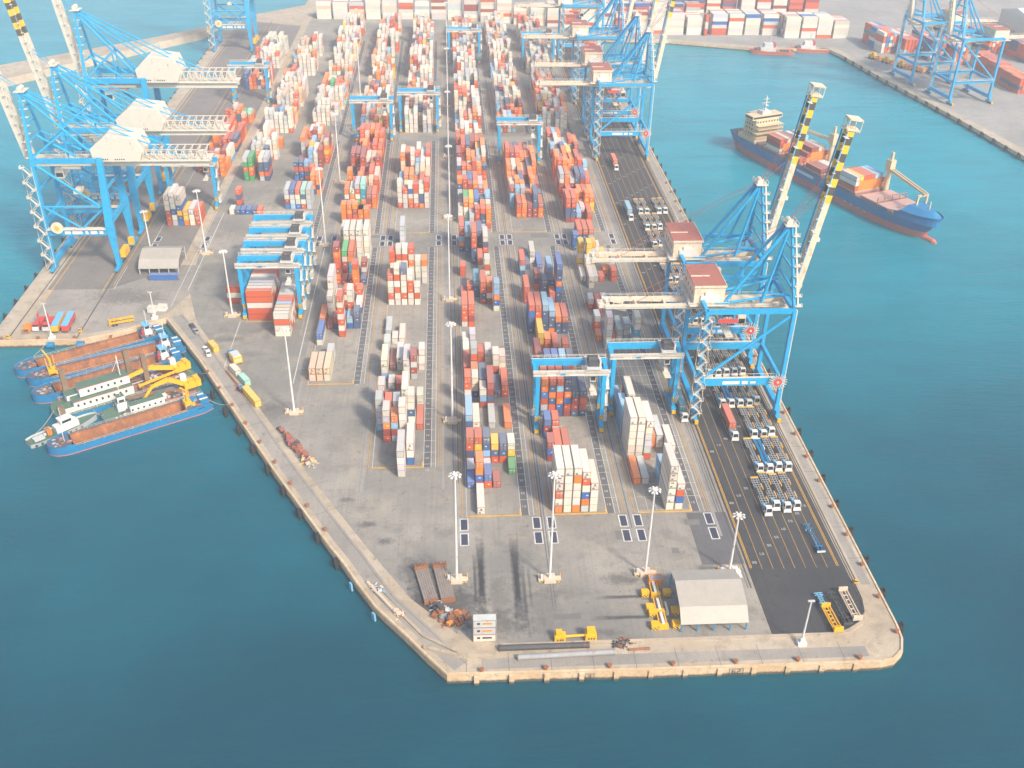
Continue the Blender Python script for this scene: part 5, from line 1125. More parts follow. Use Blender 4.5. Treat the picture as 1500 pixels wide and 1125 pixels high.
# yellow spreader beam at the front kerb
root = thing('lifting_beam', 'yellow-orange lifting beam with two end blocks by the front kerb', 'lifting beam', (31.2, 187.9, 0))
b = MB(); b.box(-5.6, -2.6, -1.1, 1.1, 0, 1.9); b.box(-5.2, -3.6, -0.6, 1.0, 1.9, 3.0); b.build('end_block', M['yellow'], root); b = MB(); b.box(2.6, 5.6, -1.1, 1.1, 0, 2.0); b.box(3.0, 5.2, -0.6, 1.0, 2.0, 3.6); b.build('end_block', M['yellow'], root); b = MB(); b.tube((-2.6, 0, 1.2), (2.6, 0, 1.4), 0.35, n=10); b.build('beam', M['yellow'], root)
b = MB()
for k in range(3): b.box(-5.0 + k * 0.7, -4.6 + k * 0.7, -1.16, -1.09, 0.7, 1.2); b.box(3.3 + k * 0.7, 3.7 + k * 0.7, -1.16, -1.09, 0.8, 1.4)
b.build('slot', M['darkmark'], root)
# pipes
def pipe(p, q, r, m, label, kind='pipe'):
    b = MB(); p = Vector((*p, r)); q = Vector((*q, r)); c = (p + q) / 2
    b.tube(tuple(p - c), tuple(q - c), r, n=14); b.tube(tuple((p - c) * 0.985), tuple((p - c) * 0.96), r * 1.12, n=14); b.tube(tuple((q - c) * 0.985), tuple((q - c) * 0.96), r * 1.12, n=14)
    tag(b.build(kind, m, None, tuple(c)), label, kind)
pipe((10.8, 184.9), (34.6, 185.0), 0.8, M['dark'], 'thick black pipe lying just outside the front kerb'); pipe((15.4, 181.6), (41.2, 182.4), 0.75, M['grey'], 'second long grey-brown pipe nearer the front wall'); pipe((44.8, 183.3), (50.5, 183.5), 0.35, M['rust'], 'short rust-red beam on the front quay'); pipe((-85.2, 327.2), (-79.2, 317.4), 0.35, M['rust'], 'long rusty pipe along the notched quay', 'pipe'); pipe((-25.2, 211.4), (-15.8, 198.0), 0.45, M['conc'], 'pale pipe lying along the curved quay strip'); pipe((-22.8, 210.2), (-16.0, 200.6), 0.2, M['dark'], 'thin dark pipe beside the pale pipe on the curved quay')
# rusty flat racks
def flat_rack(x, y, rz, label):
    root = thing('flat_rack', label, 'flat rack', (x, y, 0), rz)
    b = MB(); b.box(-1.9, 1.9, -6.8, 6.8, 0.1, 0.9)
    for k in range(6): b.box(-1.8 + k * 0.64, -1.5 + k * 0.64, -6.6, 6.6, 0.9, 1.08)
    b.build('deck', M['rack'], root); b = MB(); b.box(-2.0, 2.0, -7.0, -6.4, 0.1, 1.5); b.build('end_frame', M['rust'], root); b = MB(); b.box(-2.0, 2.0, 6.4, 7.0, 0.1, 2.0)
    for k in range(5): b.box(-1.9 + k * 0.85, -1.6 + k * 0.85, 6.3, 7.1, 2.3, 2.9)
    b.build('end_frame', M['rust'], root)
flat_rack(-8.6, 209.3, R(13), 'left rusty grey flat rack by the tall mast'); flat_rack(-3.6, 209.6, R(10), 'right rusty grey flat rack by the tall mast')
# scrap heaps
def heap(name, x, y, rx, ry, rz, mats, n, label, cat, smin=0.3, smax=1.4, hgt=1.5, seed=1):
    g = random.Random(seed); b = MB(); cz, sz = math.cos(rz), math.sin(rz)
    for i in range(n):
        u, v = g.gauss(0, 0.42), g.gauss(0, 0.42); px, py = u * rx, v * ry; qx, qy = px * cz - py * sz, px * sz + py * cz; z = g.uniform(0.05, hgt) * max(0.1, 1 - (u * u + v * v)); L = g.uniform(smin, smax) * 1.6; a = g.uniform(0, 6.28); t = g.uniform(-0.35, 0.35)
        p = Vector((qx, qy, z + 0.1)); d = Vector((math.cos(a), math.sin(a), t)) * L / 2
        if g.random() < 0.6: b.bar(p - d, p + d, g.uniform(0.12, 0.3), g.uniform(0.12, 0.3), g.randrange(len(mats)))
        else: k = g.uniform(0.2, 0.55) * smax; s = len(b.v); b.box(-k, k, -k * 0.7, k * 0.7, 0, k, g.randrange(len(mats))); b.xf(Matrix.Translation(p) @ Matrix.Rotation(a, 4, 'Z'), s)
    tag(b.build(name, mats, None, (x, y, 0)), label, cat)
heap('scrap_heap', -4.6, 199.4, 4.5, 2.2, R(-50), [M['grey'], M['dark'], M['lgrey'], M['rust']], 70, 'grey and black scrap heap in front of the flat racks', 'scrap heap', 0.5, 1.9, 2.2, 1)
heap('scrap_heap', -0.6, 196.0, 4.0, 2.6, R(30), [M['rust'], M['rust'], M['orange'], M['dark']], 90, 'rust-brown scrap heap left of the lone three-high stack', 'scrap heap', 0.4, 1.6, 1.8, 2)
heap('scrap_heap', 43.4, 185.6, 3.4, 1.6, 0.2, [M['rust'], M['dark']], 50, 'small rusty debris on the front quay by the lifting beam', 'scrap heap', 0.25, 0.9, 1.0, 3)
heap('pipe_scrap', -54.6, 279.5, 9.5, 1.2, R(-58), [M['roof_red'], M['roof_red'], M['dark'], M['rust']], 120, 'line of dark red scaffold scrap along the notched quay', 'scrap heap', 0.8, 2.2, 1.6, 4)
heap('crate_heap', -47.9, 268.9, 4.2, 2.0, R(-50), [M['conc'], M['yellow'], M['roof_red'], M['lgrey']], 40, 'mixed crates at the lower end of the scaffold scrap', 'crates', 0.4, 1.3, 1.6, 5)
heap('valve_scrap', -22.4, 208.5, 3.0, 1.3, R(-50), [M['dark'], M['lgrey'], M['lblue'], M['conc']], 40, 'valve and flange scrap at the top of the pale pipe', 'scrap heap', 0.3, 1.0, 1.0, 6)
heap('valve_scrap', -16.0, 199.0, 2.6, 1.2, R(-50), [M['conc'], M['rust'], M['conc']], 30, 'pale rubble at the lower end of the pale pipe', 'rubble', 0.3, 1.0, 0.9, 8)
heap('machine_scrap', -77.3, 313.8, 3.2, 1.4, R(-58), [M['lblue'], M['red'], M['black'], M['hull_blue']], 45, 'blue and red machine parts beside the mint container', 'machine parts', 0.4, 1.2, 1.6, 7)
# vehicles on the notched quay and elsewhere
def car(x, y, rz, col, label, pickup=False):
    root = thing('parked_car', label, 'car', (x, y, 0), rz)
    b = MB(); b.hexa([(-0.9, -2.2, 0.35), (0.9, -2.2, 0.35), (0.9, 2.2, 0.35), (-0.9, 2.2, 0.35)], [(-0.85, -2.15, 0.85), (0.85, -2.15, 0.85), (0.85, 2.15, 0.95), (-0.85, 2.15, 0.95)]); b.hexa([(-0.82, -1.0, 0.88), (0.82, -1.0, 0.88), (0.82, 1.9 if not pickup else 0.7, 0.88), (-0.82, 1.9 if not pickup else 0.7, 0.88)], [(-0.68, -0.4, 1.48), (0.68, -0.4, 1.48), (0.68, 1.4 if not pickup else 0.5, 1.48), (-0.68, 1.4 if not pickup else 0.5, 1.48)])
    b.build('body', col, root); b = MB(); b.face([(-0.74, -0.97, 0.94), (0.74, -0.97, 0.94), (0.64, -0.46, 1.44), (-0.64, -0.46, 1.44)])
    for s in (-1, 1): b.face([(s * 0.80, -0.75, 0.96), (s * 0.80, 1.6 if not pickup else 0.55, 0.96), (s * 0.71, 1.3 if not pickup else 0.45, 1.42), (s * 0.71, -0.35, 1.42)])
    b.build('windows', M['glass'], root)
    for yy in (-1.4, 1.4):
        for s in (-1, 1): b = MB(); b.tube((s * 0.92, yy, 0.33), (s * 0.72, yy, 0.33), 0.33, n=12); b.build('wheel', M['black'], root)
car(-104.6, 361.6, R(33), M['dark'], 'dark car near the inner corner of the notched quay'); car(-102.4, 357.6, R(33), M['grey'], 'grey-brown car just ahead of the dark car', True); car(-95.7, 343.2, R(33), M['white'], 'white car beside the short yellow container', True); car(80.6, 211.0, R(6), M['white'], 'white van behind the pale shed by the mast', True); car(-94.2, 339.9, R(20), M['white'], 'cream car in front of the short yellow container')
def genset(x, y, rz, label):
    root = thing('mobile_generator', label, 'generator', (x, y, 0), rz); b = MB(); b.box(-1.7, 1.7, -2.6, 2.6, 0.8, 3.6); b.build('housing', M['yellow'], root); b = MB(); b.box(-1.5, 1.5, -2.3, 2.3, 3.6, 3.9)
    for k in range(4): b.box(-1.4 + k * 0.75, -1.0 + k * 0.75, -2.66, -2.59, 1.4, 2.8)
    b.build('vent_panel', M['lgrey'], root); b = MB(); b.box(-1.4, 1.4, 2.7, 6.2, 0.7, 1.5); b.box(-1.2, 1.2, 4.6, 6.0, 1.5, 2.4); b.build('tow_unit', M['hull_blue'], root); b = MB()
    for yy in (-1.5, 1.5, 4.6):
        for s in (-1.3, 1.3): b.tube((s - 0.25, yy, 0.5), (s + 0.25, yy, 0.5), 0.5, n=12)
    b.each('wheel', M['black'], root)
genset(-82.6, 334.0, R(30), 'yellow generator truck with blue front on the bare paving')
def lorry(x, y, label, m, bed):
    root = thing('parked_truck', label, 'truck', (x, y, 0), R(2)); b = MB(); b.box(-1.2, 1.2, 0, 2.6, 0.6, 2.9); b.bar((0.5, 2, 2.8), (-0.6, 6.8, 4.6), 0.5, 0.5); b.bar((-0.6, 6.8, 4.6), (0.9, 3.4, 5.2), 0.35, 0.35); b.build('cab', m, root); b = MB(); b.box(-1.25, 1.25, 2.7, 9.2, 0.9, 1.7); b.build('bed', m, root); b = MB(); b.box(-1.22, 1.22, -0.9, -0.05, 0.5, 1.9); b.build('bumper_block', bed, root); b = MB(); b.box(-1.0, 1.0, -0.06, 0.02, 1.9, 2.7); b.build('windscreen', M['glass'], root); b = MB()
    for yy in (1.0, 5.4, 7.2):
        for s in (-1.1, 1.1): b.tube((s - 0.25, yy, 0.5), (s + 0.25, yy, 0.5), 0.5, n=12)
    b.each('wheel', M['black'], root)
lorry(-165.9, 360.8, 'left red crane truck on the left arm', M['red'], M['white']); lorry(-161.9, 360.6, 'right red crane truck on the left arm, behind the lamp post', M['red'], M['white'])
def tarp_box(x, y, label, m):
    root = thing('open_top_container', label, 'container', (x, y, 0), R(4)); b = MB(); b.box(-1.3, 1.3, 0, 12.2, 0.9, 3.2); b.build('body', m, root); b = MB(); b.box(-1.33, 1.33, -0.03, 12.23, 3.2, 3.3); b.build('tarpaulin', M['lblue'], root); b = MB()
    for yy in (2, 3.4, 9, 10.4):
        for s in (-1, 1): b.tube((s - 0.25, yy, 0.5), (s + 0.25, yy, 0.5), 0.5, n=12)
    b.box(-1.1, 1.1, -0.2, 12.0, 0.6, 0.89); b.build('trailer', M['dark'], root)
tarp_box(-157.8, 358.6, 'yellow-sided box trailer under a bright blue tarpaulin', M['yellow']); tarp_box(-153.9, 358.8, 'red-sided box trailer under a bright blue tarpaulin', M['red'])
root = thing('compressor', 'small orange compressor left of the red crane trucks', 'compressor', (-169.0, 360.4, 0)); b = MB(); b.box(-1.3, 1.3, -1.8, 1.8, 0.6, 2.2); b.box(-0.9, 0.9, 0.2, 1.6, 2.2, 3.2); b.build('housing', M['orange'], root); b = MB(); b.box(-1.0, 1.0, -1.86, -1.79, 0.9, 1.9); b.build('vent_panel', M['dark'], root)
def bollard_box(x, y, label):
    root = thing('storage_box', label, 'storage box', (x, y, 0), R(-8)); b = MB(); b.box(-1.7, 1.7, -1.4, 1.4, 0, 2.0); b.build('body', M['white'], root); b = MB(); b.box(-1.8, 1.8, -1.5, 1.5, 2.0, 2.2); b.build('lid', M['crane_white'], root)
bollard_box(-124.0, 376.2, 'left white storage box at the inner quay corner'); bollard_box(-120.2, 377.4, 'right white storage box at the inner quay corner')
def endstop(x, y, label): root = thing('rail_buffer', label, 'rail buffer', (x, y, 0)); b = MB(); b.hexa([(-0.5, -0.4, 0), (0.5, -0.4, 0), (0.5, 0.9, 0), (-0.5, 0.9, 0)], [(-0.4, -0.3, 1.6), (0.4, -0.3, 1.6), (0.4, 0.1, 1.6), (-0.4, 0.1, 1.6)]); b.build('block', M['yellow'], root); b = MB(); b.box(-0.45, 0.45, -0.42, -0.32, 0.9, 1.3); b.build('bumper_pad', M['black'], root)
endstop(-174.8, 355.2, 'yellow rail buffer at the seaward end of the left arm rails'); endstop(-148.4, 359.6, 'yellow rail buffer beside the blue tarpaulin trailers'); endstop(113.7, 205.6, 'orange-yellow rail buffer where the rounded kerb meets the crane rail')
# ------------------------------------------------------------------ fenders and bollards
def fender_mesh():
    b = MB(); b.hexa([(0.05, -1.0, -2.6), (0.9, -0.8, -2.4), (0.9, 0.8, -2.4), (0.05, 1.0, -2.6)], [(0.05, -1.0, 0.2), (0.9, -0.8, 0.0), (0.9, 0.8, 0.0), (0.05, 1.0, 0.2)]); b.hexa([(0.92, -1.5, -3.4), (1.35, -1.5, -3.4), (1.35, 1.5, -3.4), (0.92, 1.5, -3.4)], [(0.92, -0.6, 0.9), (1.35, -0.6, 0.9), (1.35, 0.6, 0.9), (0.92, 0.6, 0.9)]); return b.mesh('fender', M['black'])
FM = fender_mesh()
def fender(x, y, rz, label, group): o = bpy.data.objects.new('quay_fender', FM); COL.objects.link(o); o.location = (x, y, 0); o.rotation_euler = (0, 0, rz); tag(o, label, 'fender', group)
for k in range(48): fender(119.9, 189.2 + 13.2 * k, 0, '%s black rubber fender along the right quay wall from the front corner' % ORD[k], 'fenders on the right quay wall')
for k in range(-1, 9): fender(-41.0 - 6.58 * k, 233.2 + 11.5 * k, R(180 + 30), '%s rubber fender up the notched quay wall from its bend' % ORD[k + 1], 'fenders on the notched quay wall')
for k in range(38): fender(-182.3, 374.4 + 12.5 * k, R(180), '%s small dark fender up the left arm wall from its corner' % ORD[k], 'fenders on the left arm wall')
def lerp_edge(pts, d):
    for p, q in zip(pts, pts[1:]):
        p = Vector(p); q = Vector(q); L_ = (q - p).length
        if d <= L_: return p + (q - p) * d / L_, math.atan2((q - p).y, (q - p).x)
        d -= L_
    return Vector(pts[-1]), 0
for k in range(28): c_, a_ = lerp_edge(QUAY[24:29], 10 + 13.0 * k); fender(c_.x, c_.y, a_ - math.pi / 2, '%s fender along the facing quay wall from the basin corner' % ORD[k], 'fenders on the facing quay wall')
tb = MB(); tb.hexa([(-0.8, -0.2, -1.5), (0.8, -0.2, -1.5), (0.8, 0.3, -1.5), (-0.8, 0.3, -1.5)], [(-0.6, -0.2, 1.0), (0.6, -0.2, 1.0), (0.6, 0.3, 1.0), (-0.6, 0.3, 1.0)])
for (x, y, a) in ((-30.0, 211.8, -59), (-22.9, 199.8, -52)): tag(tb.build('quay_fender', M['lblue'], None, (x, y, -1.2)), '%s pale blue fender pad at the curved left quay corner' % ('upper' if a == -59 else 'lower'), 'fender', 'pale fenders'); COL.objects[-1].rotation_euler = (0, 0, R(a))
bo_ = MB(); bo_.tube((0, 0, 0), (0, 0, 0.55), 0.35, 0.28, 10); bo_.tube((0, 0, 0.55), (0, 0, 0.75), 0.5, 0.45, 10); BM = bo_.mesh('bollard', M['rust'])
def bollard(x, y, label, group): o = bpy.data.objects.new('mooring_bollard', BM); COL.objects.link(o); o.location = (x, y, 0.02); o.scale = (1.4,) * 3; tag(o, label, 'bollard', group)
for k in range(26): bollard(118.2, 186.5 + 13.2 * k, '%s rusty mooring bollard along the right quay edge from the front' % ORD[k], 'bollards on the right quay edge')
for k in range(9): bollard(-39.3 - 6.58 * k, 234.6 + 11.5 * k, '%s rusty mooring bollard up the notched quay edge' % ORD[k], 'bollards on the notched quay edge')
for k in range(7): bollard(6 + 16.5 * k, 177.9, '%s dark mooring bollard along the front quay edge' % ORD[k], 'bollards on the front quay edge')
for k in range(4): bollard(-177 + 14 * k, 354.2, '%s mooring bollard on the seaward edge of the left arm' % ORD[k], 'bollards on the left arm front')
for (x, z) in ((-158, 0), (-146.5, 0)):
    b = MB(); b.tube((-1.4, -0.9, -1.6), (1.4, -0.9, -1.6), 1.3, n=14); tag(b.build('quay_fender', M['hull_blue'], None, (x, 352.9 + (0.6 if x > -150 else 0), 0)), 'fat blue cylinder fender on the left arm front wall, %s' % ('nearer the barges' if x > -150 else 'below the lamp post'), 'fender')
# ------------------------------------------------------------------ boats
def hull_ring(L, W, z, bow=0.22, stern=0.1, sw=0.6, n=8, inset=0.0):
    """plan outline, x from 0 (stern) to L (bow)"""
    pts = []; h = W / 2 - inset
    pts.append((0 + inset, -h * sw)); pts.append((L * stern, -h))
    for i in range(n + 1):
        t = i / n; x = L * (1 - bow) + (L * bow - inset) * math.sin(t * math.pi / 2); pts.append((x, -h * math.cos(t * math.pi / 2)))
    for i in range(n - 1, -1, -1):
        t = i / n; x = L * (1 - bow) + (L * bow - inset) * math.sin(t * math.pi / 2); pts.append((x, h * math.cos(t * math.pi / 2)))
    pts.append((L * stern, h)); pts.append((0 + inset, h * sw)); return [(x, y, z) for x, y in pts]
def loft(b, rings, mis, cap=None, capb=False):
    for (r0_, r1_), mi in zip(zip(rings, rings[1:]), mis):
        n = len(r0_)
        for i in range(n): b.face([r0_[i], r0_[(i + 1) % n], r1_[(i + 1) % n], r1_[i]], mi)
    if cap is not None: b.face(rings[-1], cap)
    if capb: b.face(list(reversed(rings[0])), mis[0])
def place(p, q): d = Vector(q) - Vector(p); return (p[0], p[1], -3.0), math.atan2(d.y, d.x), d.length
def rails(b, pts, h=1.1, every=2.2, t=0.07, mi=0):
    for p, q in zip(pts, pts[1:]):
        p = Vector(p); q = Vector(q); n = max(1, int((q - p).length / every)); u = Vector((0, 0, h))
        b.bar(p + u, q + u, t, t, mi); b.bar(p + u * 0.5, q + u * 0.5, t, t, mi)
        for i in range(n + 1): c = p.lerp(q, i / n); b.bar(c, c + u, t, t, mi)
def barge(bowp, sternp, label, wheel, gear_seed, W=9.6, ycrane=False, sterncrane=False):
    loc, rz, L = place(sternp, bowp); root = thing('hopper_barge', label, 'barge', loc, rz, 'blue hopper barges moored in the notch')
    b = MB(); A = dict(bow=0.13, stern=0.07, sw=0.75)
    r0_ = hull_ring(L, W * 0.96, -0.6, **A); r1_ = hull_ring(L, W * 0.97, 0.35, **A); r2_ = hull_ring(L, W, 2.5, **A)
    loft(b, [r0_, r1_, r2_], [1, 0], None, True)
    # raised bow and stern bulwarks
    h0, h1, hw = L * 0.17, L * 0.86, W / 2 - 1.25
    b.box(0.8, h0, -W / 2 * 0.86, W / 2 * 0.86, 2.3, 3.1, 0, 2); 
    rb = [p for p in hull_ring(L, W, 2.5, **A) if p[0] > L * 0.86]; ru = [(x, y * 1.02, 3.7) for x, y, z in rb]
    b.hexa(rb, [(x, y, 3.2) for x, y, z in rb], 0, 2)
    for i in range(len(rb) - 1): b.face([(*rb[i][:2], 3.2), (*rb[i + 1][:2], 3.2), ru[i + 1], ru[i]], 0)
    for s in (-1, 1):
        b.box(h0, h1, s * W / 2 - (0.02 if s > 0 else -0.02) - (1.2 if s > 0 else 0), s * W / 2 + (1.2 if s < 0 else 0) - (0.02 if s > 0 else -0.02), 2.2, 2.55, 0)
        for (ya, yb, i0) in ((h0 - 3.5, h0 + 0.5, 0), (h1 - 0.5, h1 + 2.5, 1)): b.hexa([(ya, s * W / 2 - 0.25, 2.5), (yb, s * W / 2 - 0.25, 2.5), (yb, s * W / 2 + 0.02, 2.5), (ya, s * W / 2 + 0.02, 2.5)], [(ya, s * W / 2 - 0.25, 3.7), (yb, s * W / 2 - 0.25, 2.6 if i0 == 0 else 3.7), (yb, s * W / 2 + 0.02, 2.6 if i0 == 0 else 3.7), (ya, s * W / 2 + 0.02, 3.7)], 0)
    for k in (0.2, 0.52, 0.8): b.box(L * k, L * k + 0.16, -W / 2 - 0.06, -W / 2 + 0.02, 1.0, 2.4, 3)
    b.build('hull', [M['hull_blue'], M['boot_red'], M['deck_blue'], M['white']], root)
    b = MB()
    for s in (-1, 1):
        b.hexa([(h0 + 0.05, s * 1.6, -0.2), (h1 - 0.05, s * 1.6, -0.2), (h1 - 0.05, s * hw, 2.75), (h0 + 0.05, s * hw, 2.75)] if s > 0 else [(h1 - 0.05, s * 1.6, -0.2), (h0 + 0.05, s * 1.6, -0.2), (h0 + 0.05, s * hw, 2.75), (h1 - 0.05, s * hw, 2.75)], [(h0 + 0.05, s * 1.75, -0.2), (h1 - 0.05, s * 1.75, -0.2), (h1 - 0.05, s * (hw + 0.15), 2.75), (h0 + 0.05, s * (hw + 0.15), 2.75)] if s > 0 else [(h1 - 0.05, s * 1.75, -0.2), (h0 + 0.05, s * 1.75, -0.2), (h0 + 0.05, s * (hw + 0.15), 2.75), (h1 - 0.05, s * (hw + 0.15), 2.75)])
        b.box(h0, h1, s * hw - 0.1, s * hw + 0.12, 2.56, 3.15)
    b.box(h0, h1, -1.6, 1.6, -0.25, -0.15); b.box(h0, h0 + 0.15, -hw, hw, -0.1, 3.1); b.box(h1 - 0.15, h1, -hw, hw, -0.1, 3.1)
    b.build('hopper', M['hopper'], root)
    b = MB()
    for s in (-1, 1): rails(b, [(h0, s * (W / 2 - 0.2), 2.55), (h1, s * (W / 2 - 0.2), 2.55)], 1.1, 3.0, 0.08)
    b.build('railing', M['conc'], root)
    g = random.Random(gear_seed); b = MB()
    for i in range(26): x = L * 0.872 + g.uniform(0, L * 0.09); y = g.uniform(-W * 0.28, W * 0.28); s = g.uniform(0.25, 0.6); b.tube((x - s, y, 3.5), (x + s, y, 3.5), s * 0.6, n=8, mi=g.randrange(3))
    for i in range(22): x = g.uniform(1.5, h0 - 1); y = g.uniform(-W * 0.33, W * 0.33); s = g.uniform(0.3, 0.7); b.box(x - s, x + s, y - s * 0.6, y + s * 0.6, 3.1, 3.1 + s * 1.5, g.randrange(3))
    b.build('deck_gear', [M['dark'], M['rust'], M['grey']], root)
    b = MB(); b.box(1.2, 4.2, W * 0.06, W * 0.34, 3.1, 4.6); b.box(1.4, 4.0, -W * 0.34, -W * 0.06, 3.1, 4.4); b.box(4.6, 7.0, -W * 0.3, -W * 0.02, 3.1, 4.1); b.each('engine_casing', M['hull_blue'], root)
    b = MB(); b.box(1.1, 4.1, W * 0.16, W * 0.24, 4.6, 4.75); b.box(1.5, 3.8, -W * 0.24, -W * 0.16, 4.4, 4.55); b.each('casing_stripe', M['white'], root)
    if wheel:
        b = MB(); b.box(5.4, 8.4, -2.2, 2.2, 3.1, 5.0, 0); b.box(5.9, 8.2, -1.7, 1.7, 5.0, 7.4, 0); b.box(5.7, 8.5, -2.3, 2.3, 7.4, 7.6, 1); b.bar((6.6, 0, 7.6), (6.6, 0, 13.5), 0.2, 0.2, 0); b.bar((6.6, -1, 11.5), (6.6, 1, 11.5), 0.12, 0.12, 0)
        wh = b.build('wheelhouse', [M['white'], M['lblue']], root); b = MB(); b.box(8.18, 8.26, -1.5, 1.5, 6.0, 7.1); b.box(6.2, 7.9, -1.76, -1.69, 6.0, 7.1); b.box(6.2, 7.9, 1.69, 1.76, 6.0, 7.1); b.build('windows', M['glass'], wh)
        b = MB(); b.box(8.4, 9.2, -0.7, 0.7, 3.1, 4.8); b.box(8.26, 8.34, -2.0, -1.4, 5.2, 5.8); b.each('life_ring', M['red'], wh)
    else:
        b = MB(); b.tube((L * 0.9, 0, 3.2), (L * 0.9, 0, 9.5), 0.12, n=8); b.build('mast', M['white'], root)
    if ycrane or sterncrane:
        x = L * 0.845 if ycrane else 8.0; b = MB(); b.tube((x, 0.8, 3), (x, 0.8, 9.5), 0.4, n=10); b.bar((x, 0.8, 9.2), (x + 1.5, -1, 12.5 if ycrane else 10), 0.4, 0.4); b.box(x - 1.2, x + 1.2, -1.8, 1.4, 3.0, 4.6); b.box(x - 2.2, x - 1.2, 1.0, 2.4, 3.0, 3.9); b.bar((x - 1.5, -2.5, 3.1), (x - 1.5, -2.5, 8.8), 0.25); b.bar((x + 1.2, 2.4, 3.1), (x + 1.4, 2.4, 10.5), 0.25); b.build('deck_crane', M['yellow'], root)
    return root
barge((-136.0, 281.0), (-88.0, 309.4), 'nearest blue hopper barge, empty rust-brown hold and yellow stern gear', False, 1, 9.2, False, True)
barge((-151.8, 313.4), (-105.0, 342.4), 'third blue hopper barge counting from the left arm, bow beside the spud', True, 2, 9.0)
barge((-157.6, 325.0), (-106.2, 350.8), 'second blue hopper barge from the left arm, yellow bow crane', True, 3, 9.2, True)
barge((-164.2, 331.4), (-115.6, 361.0), 'blue hopper barge lying against the left arm wall', True, 4, 9.2)

def excavator(parent, x, y, z, rz, reach, label_parts, flip=False):
    Mx = Matrix.Translation((x, y, z)) @ Matrix.Rotation(rz, 4, 'Z')
    b = MB(); b.tube((0, 0, 0), (0, 0, 1.2), 2.2, n=18, mi=1); b.box(-3.6, 2.2, -2.0, 2.0, 1.2, 3.4, 0); b.box(-3.8, -2.0, -2.2, 2.2, 1.4, 4.0, 0); b.box(-1.6, 0.6, 0.9, 2.1, 3.4, 4.2, 0)
    for k in range(3): b.bar((-3.6 + k * 1.4, 2.0, 3.4), (-3.6 + k * 1.4, 2.0, 4.6), 0.1, 0.1, 0)
    b.bar((-3.6, 2.0, 4.6), (-0.4, 2.0, 4.6), 0.1, 0.1, 0); ex = b.build('excavator', [M['yellow'], M['dark']], parent); ex.matrix_basis = Mx
    b = MB(); b.box(0.6, 2.7, -2.2, -0.5, 3.4, 6.0); cb = b.build('cab', M['white'], ex)
    b = MB(); b.bar((2.0, 0.4, 3.0), (reach * 0.42, 0.4, 6.6), 1.1, 1.5, 0); b.bar((reach * 0.42, 0.4, 6.6), (reach * 0.78, 0.4, 5.4), 1.1, 1.4, 0, 0.9, 0.9); b.tube((2.6, 0.4, 2.4), (reach * 0.38, 0.4, 5.6), 0.25, n=8); b.build('boom', M['yellow'], ex)
    b = MB(); b.bar((reach * 0.77, 0.4, 5.6), (reach, 0.4, 0.9), 0.8, 1.0, 0, 0.6, 0.7); b.build('stick', M['yellow'], ex)
    return ex
# larger dredging pontoon
loc, rz, L = place((-98.5, 330.0), (-141.6, 303.0)); root = thing('dredging_pontoon', 'larger green-decked dredging pontoon with white deckhouse and tall brown spuds', 'dredger', loc, rz)
W = 13.0; b = MB(); r0_ = hull_ring(L, W, -0.6, 0.06, 0.04, 0.9); r1_ = hull_ring(L, W, 0.3, 0.06, 0.04, 0.9); r2_ = hull_ring(L, W, 2.6, 0.06, 0.04, 0.9); loft(b, [r0_, r1_, r2_], [1, 0], 2, True); b.build('hull', [M['hull_blue'], M['boot_red'], M['deck_green']], root)
b = MB(); b.box(24, 45, -5.0, -0.4, 2.6, 6.4, 0, 1); b.box(23, 44, -0.3, 4.4, 2.6, 6.0, 0, 1); b.box(23.4, 41, -2.4, 2.6, 6.3, 9.6, 0, 1); b.box(44.1, 48.5, 0, 4.6, 2.6, 4.6, 0, 1)
for k in range(9): b.box(25.4 + k * 2.1, 26.1 + k * 2.1, 4.38, 4.46, 3.9, 4.9, 2)
for k in range(6): b.box(26.0 + k * 2.3, 26.7 + k * 2.3, 2.58, 2.66, 7.4, 8.4, 2)
b.box(22.9, 44.1, 4.41, 4.5, 5.85, 6.12, 3); b.box(23.3, 41.1, 2.61, 2.7, 9.45, 9.72, 3); dh = b.build('deckhouse', [M['white'], M['deck_green'], M['glass'], M['roof_red']], root)
b = MB(); b.bar((26, 1, 9.6), (26, 1, 17.5), 0.35, 0.35); 
for z in (10.5, 12.5, 14.5): b.bar((26, -1.2, z), (26, 2.4, z), 0.14)
b.bar((26, 1, 15.8), (28.5, 2.2, 12.6), 0.12); b.build('mast', M['white'], dh)
for (x, y, h) in ((43.8, -5.7, 11.6), (21.2, -5.8, 12.4), (17.0, 1.0, 12.0), (48.2, 4.8, 3.2)): b = MB(); b.box(x - 0.9, x + 0.9, y - 0.9, y + 0.9, 1.0, 3.0 + h); b.build('spud', M['spud'], root)
g = random.Random(9); b = MB()
b.box(3, 22.5, -5.9, 5.9, 2.6, 2.68, 3)
for i in range(90): x = g.uniform(4, 22); y = g.uniform(-5.4, 5.4); s = g.uniform(0.25, 0.8); b.box(x - s, x + s, y - s * 0.6, y + s * 0.6, 2.6, 2.6 + s * 1.3, g.randrange(4))
for i in range(14): x = g.uniform(5, 22); y = g.uniform(-5, 5); a = g.uniform(-0.5, 0.5); b.bar((x - 2.5, y - a, 3.4), (x + 2.5, y + a, 3.6), 0.3, 0.3, g.randrange(4))
for i in range(12): x = g.uniform(25, 47); y = g.uniform(-6, -5.2); s = g.uniform(0.3, 0.6); b.tube((x, y, 2.6), (x, y, 3.4), s, n=8, mi=g.randrange(4))
b.build('deck_gear', [M['dark'], M['lgrey'], M['rust'], M['deck_brown']], root)
b = MB(); rails(b, [(1.5, 6.2, 2.6), (47, 6.2, 2.6)], 1.1, 2.5, 0.08); rails(b, [(1.5, -6.2, 2.6), (47, -6.2, 2.6)], 1.1, 2.5, 0.08); b.build('railing', M['white'], root)
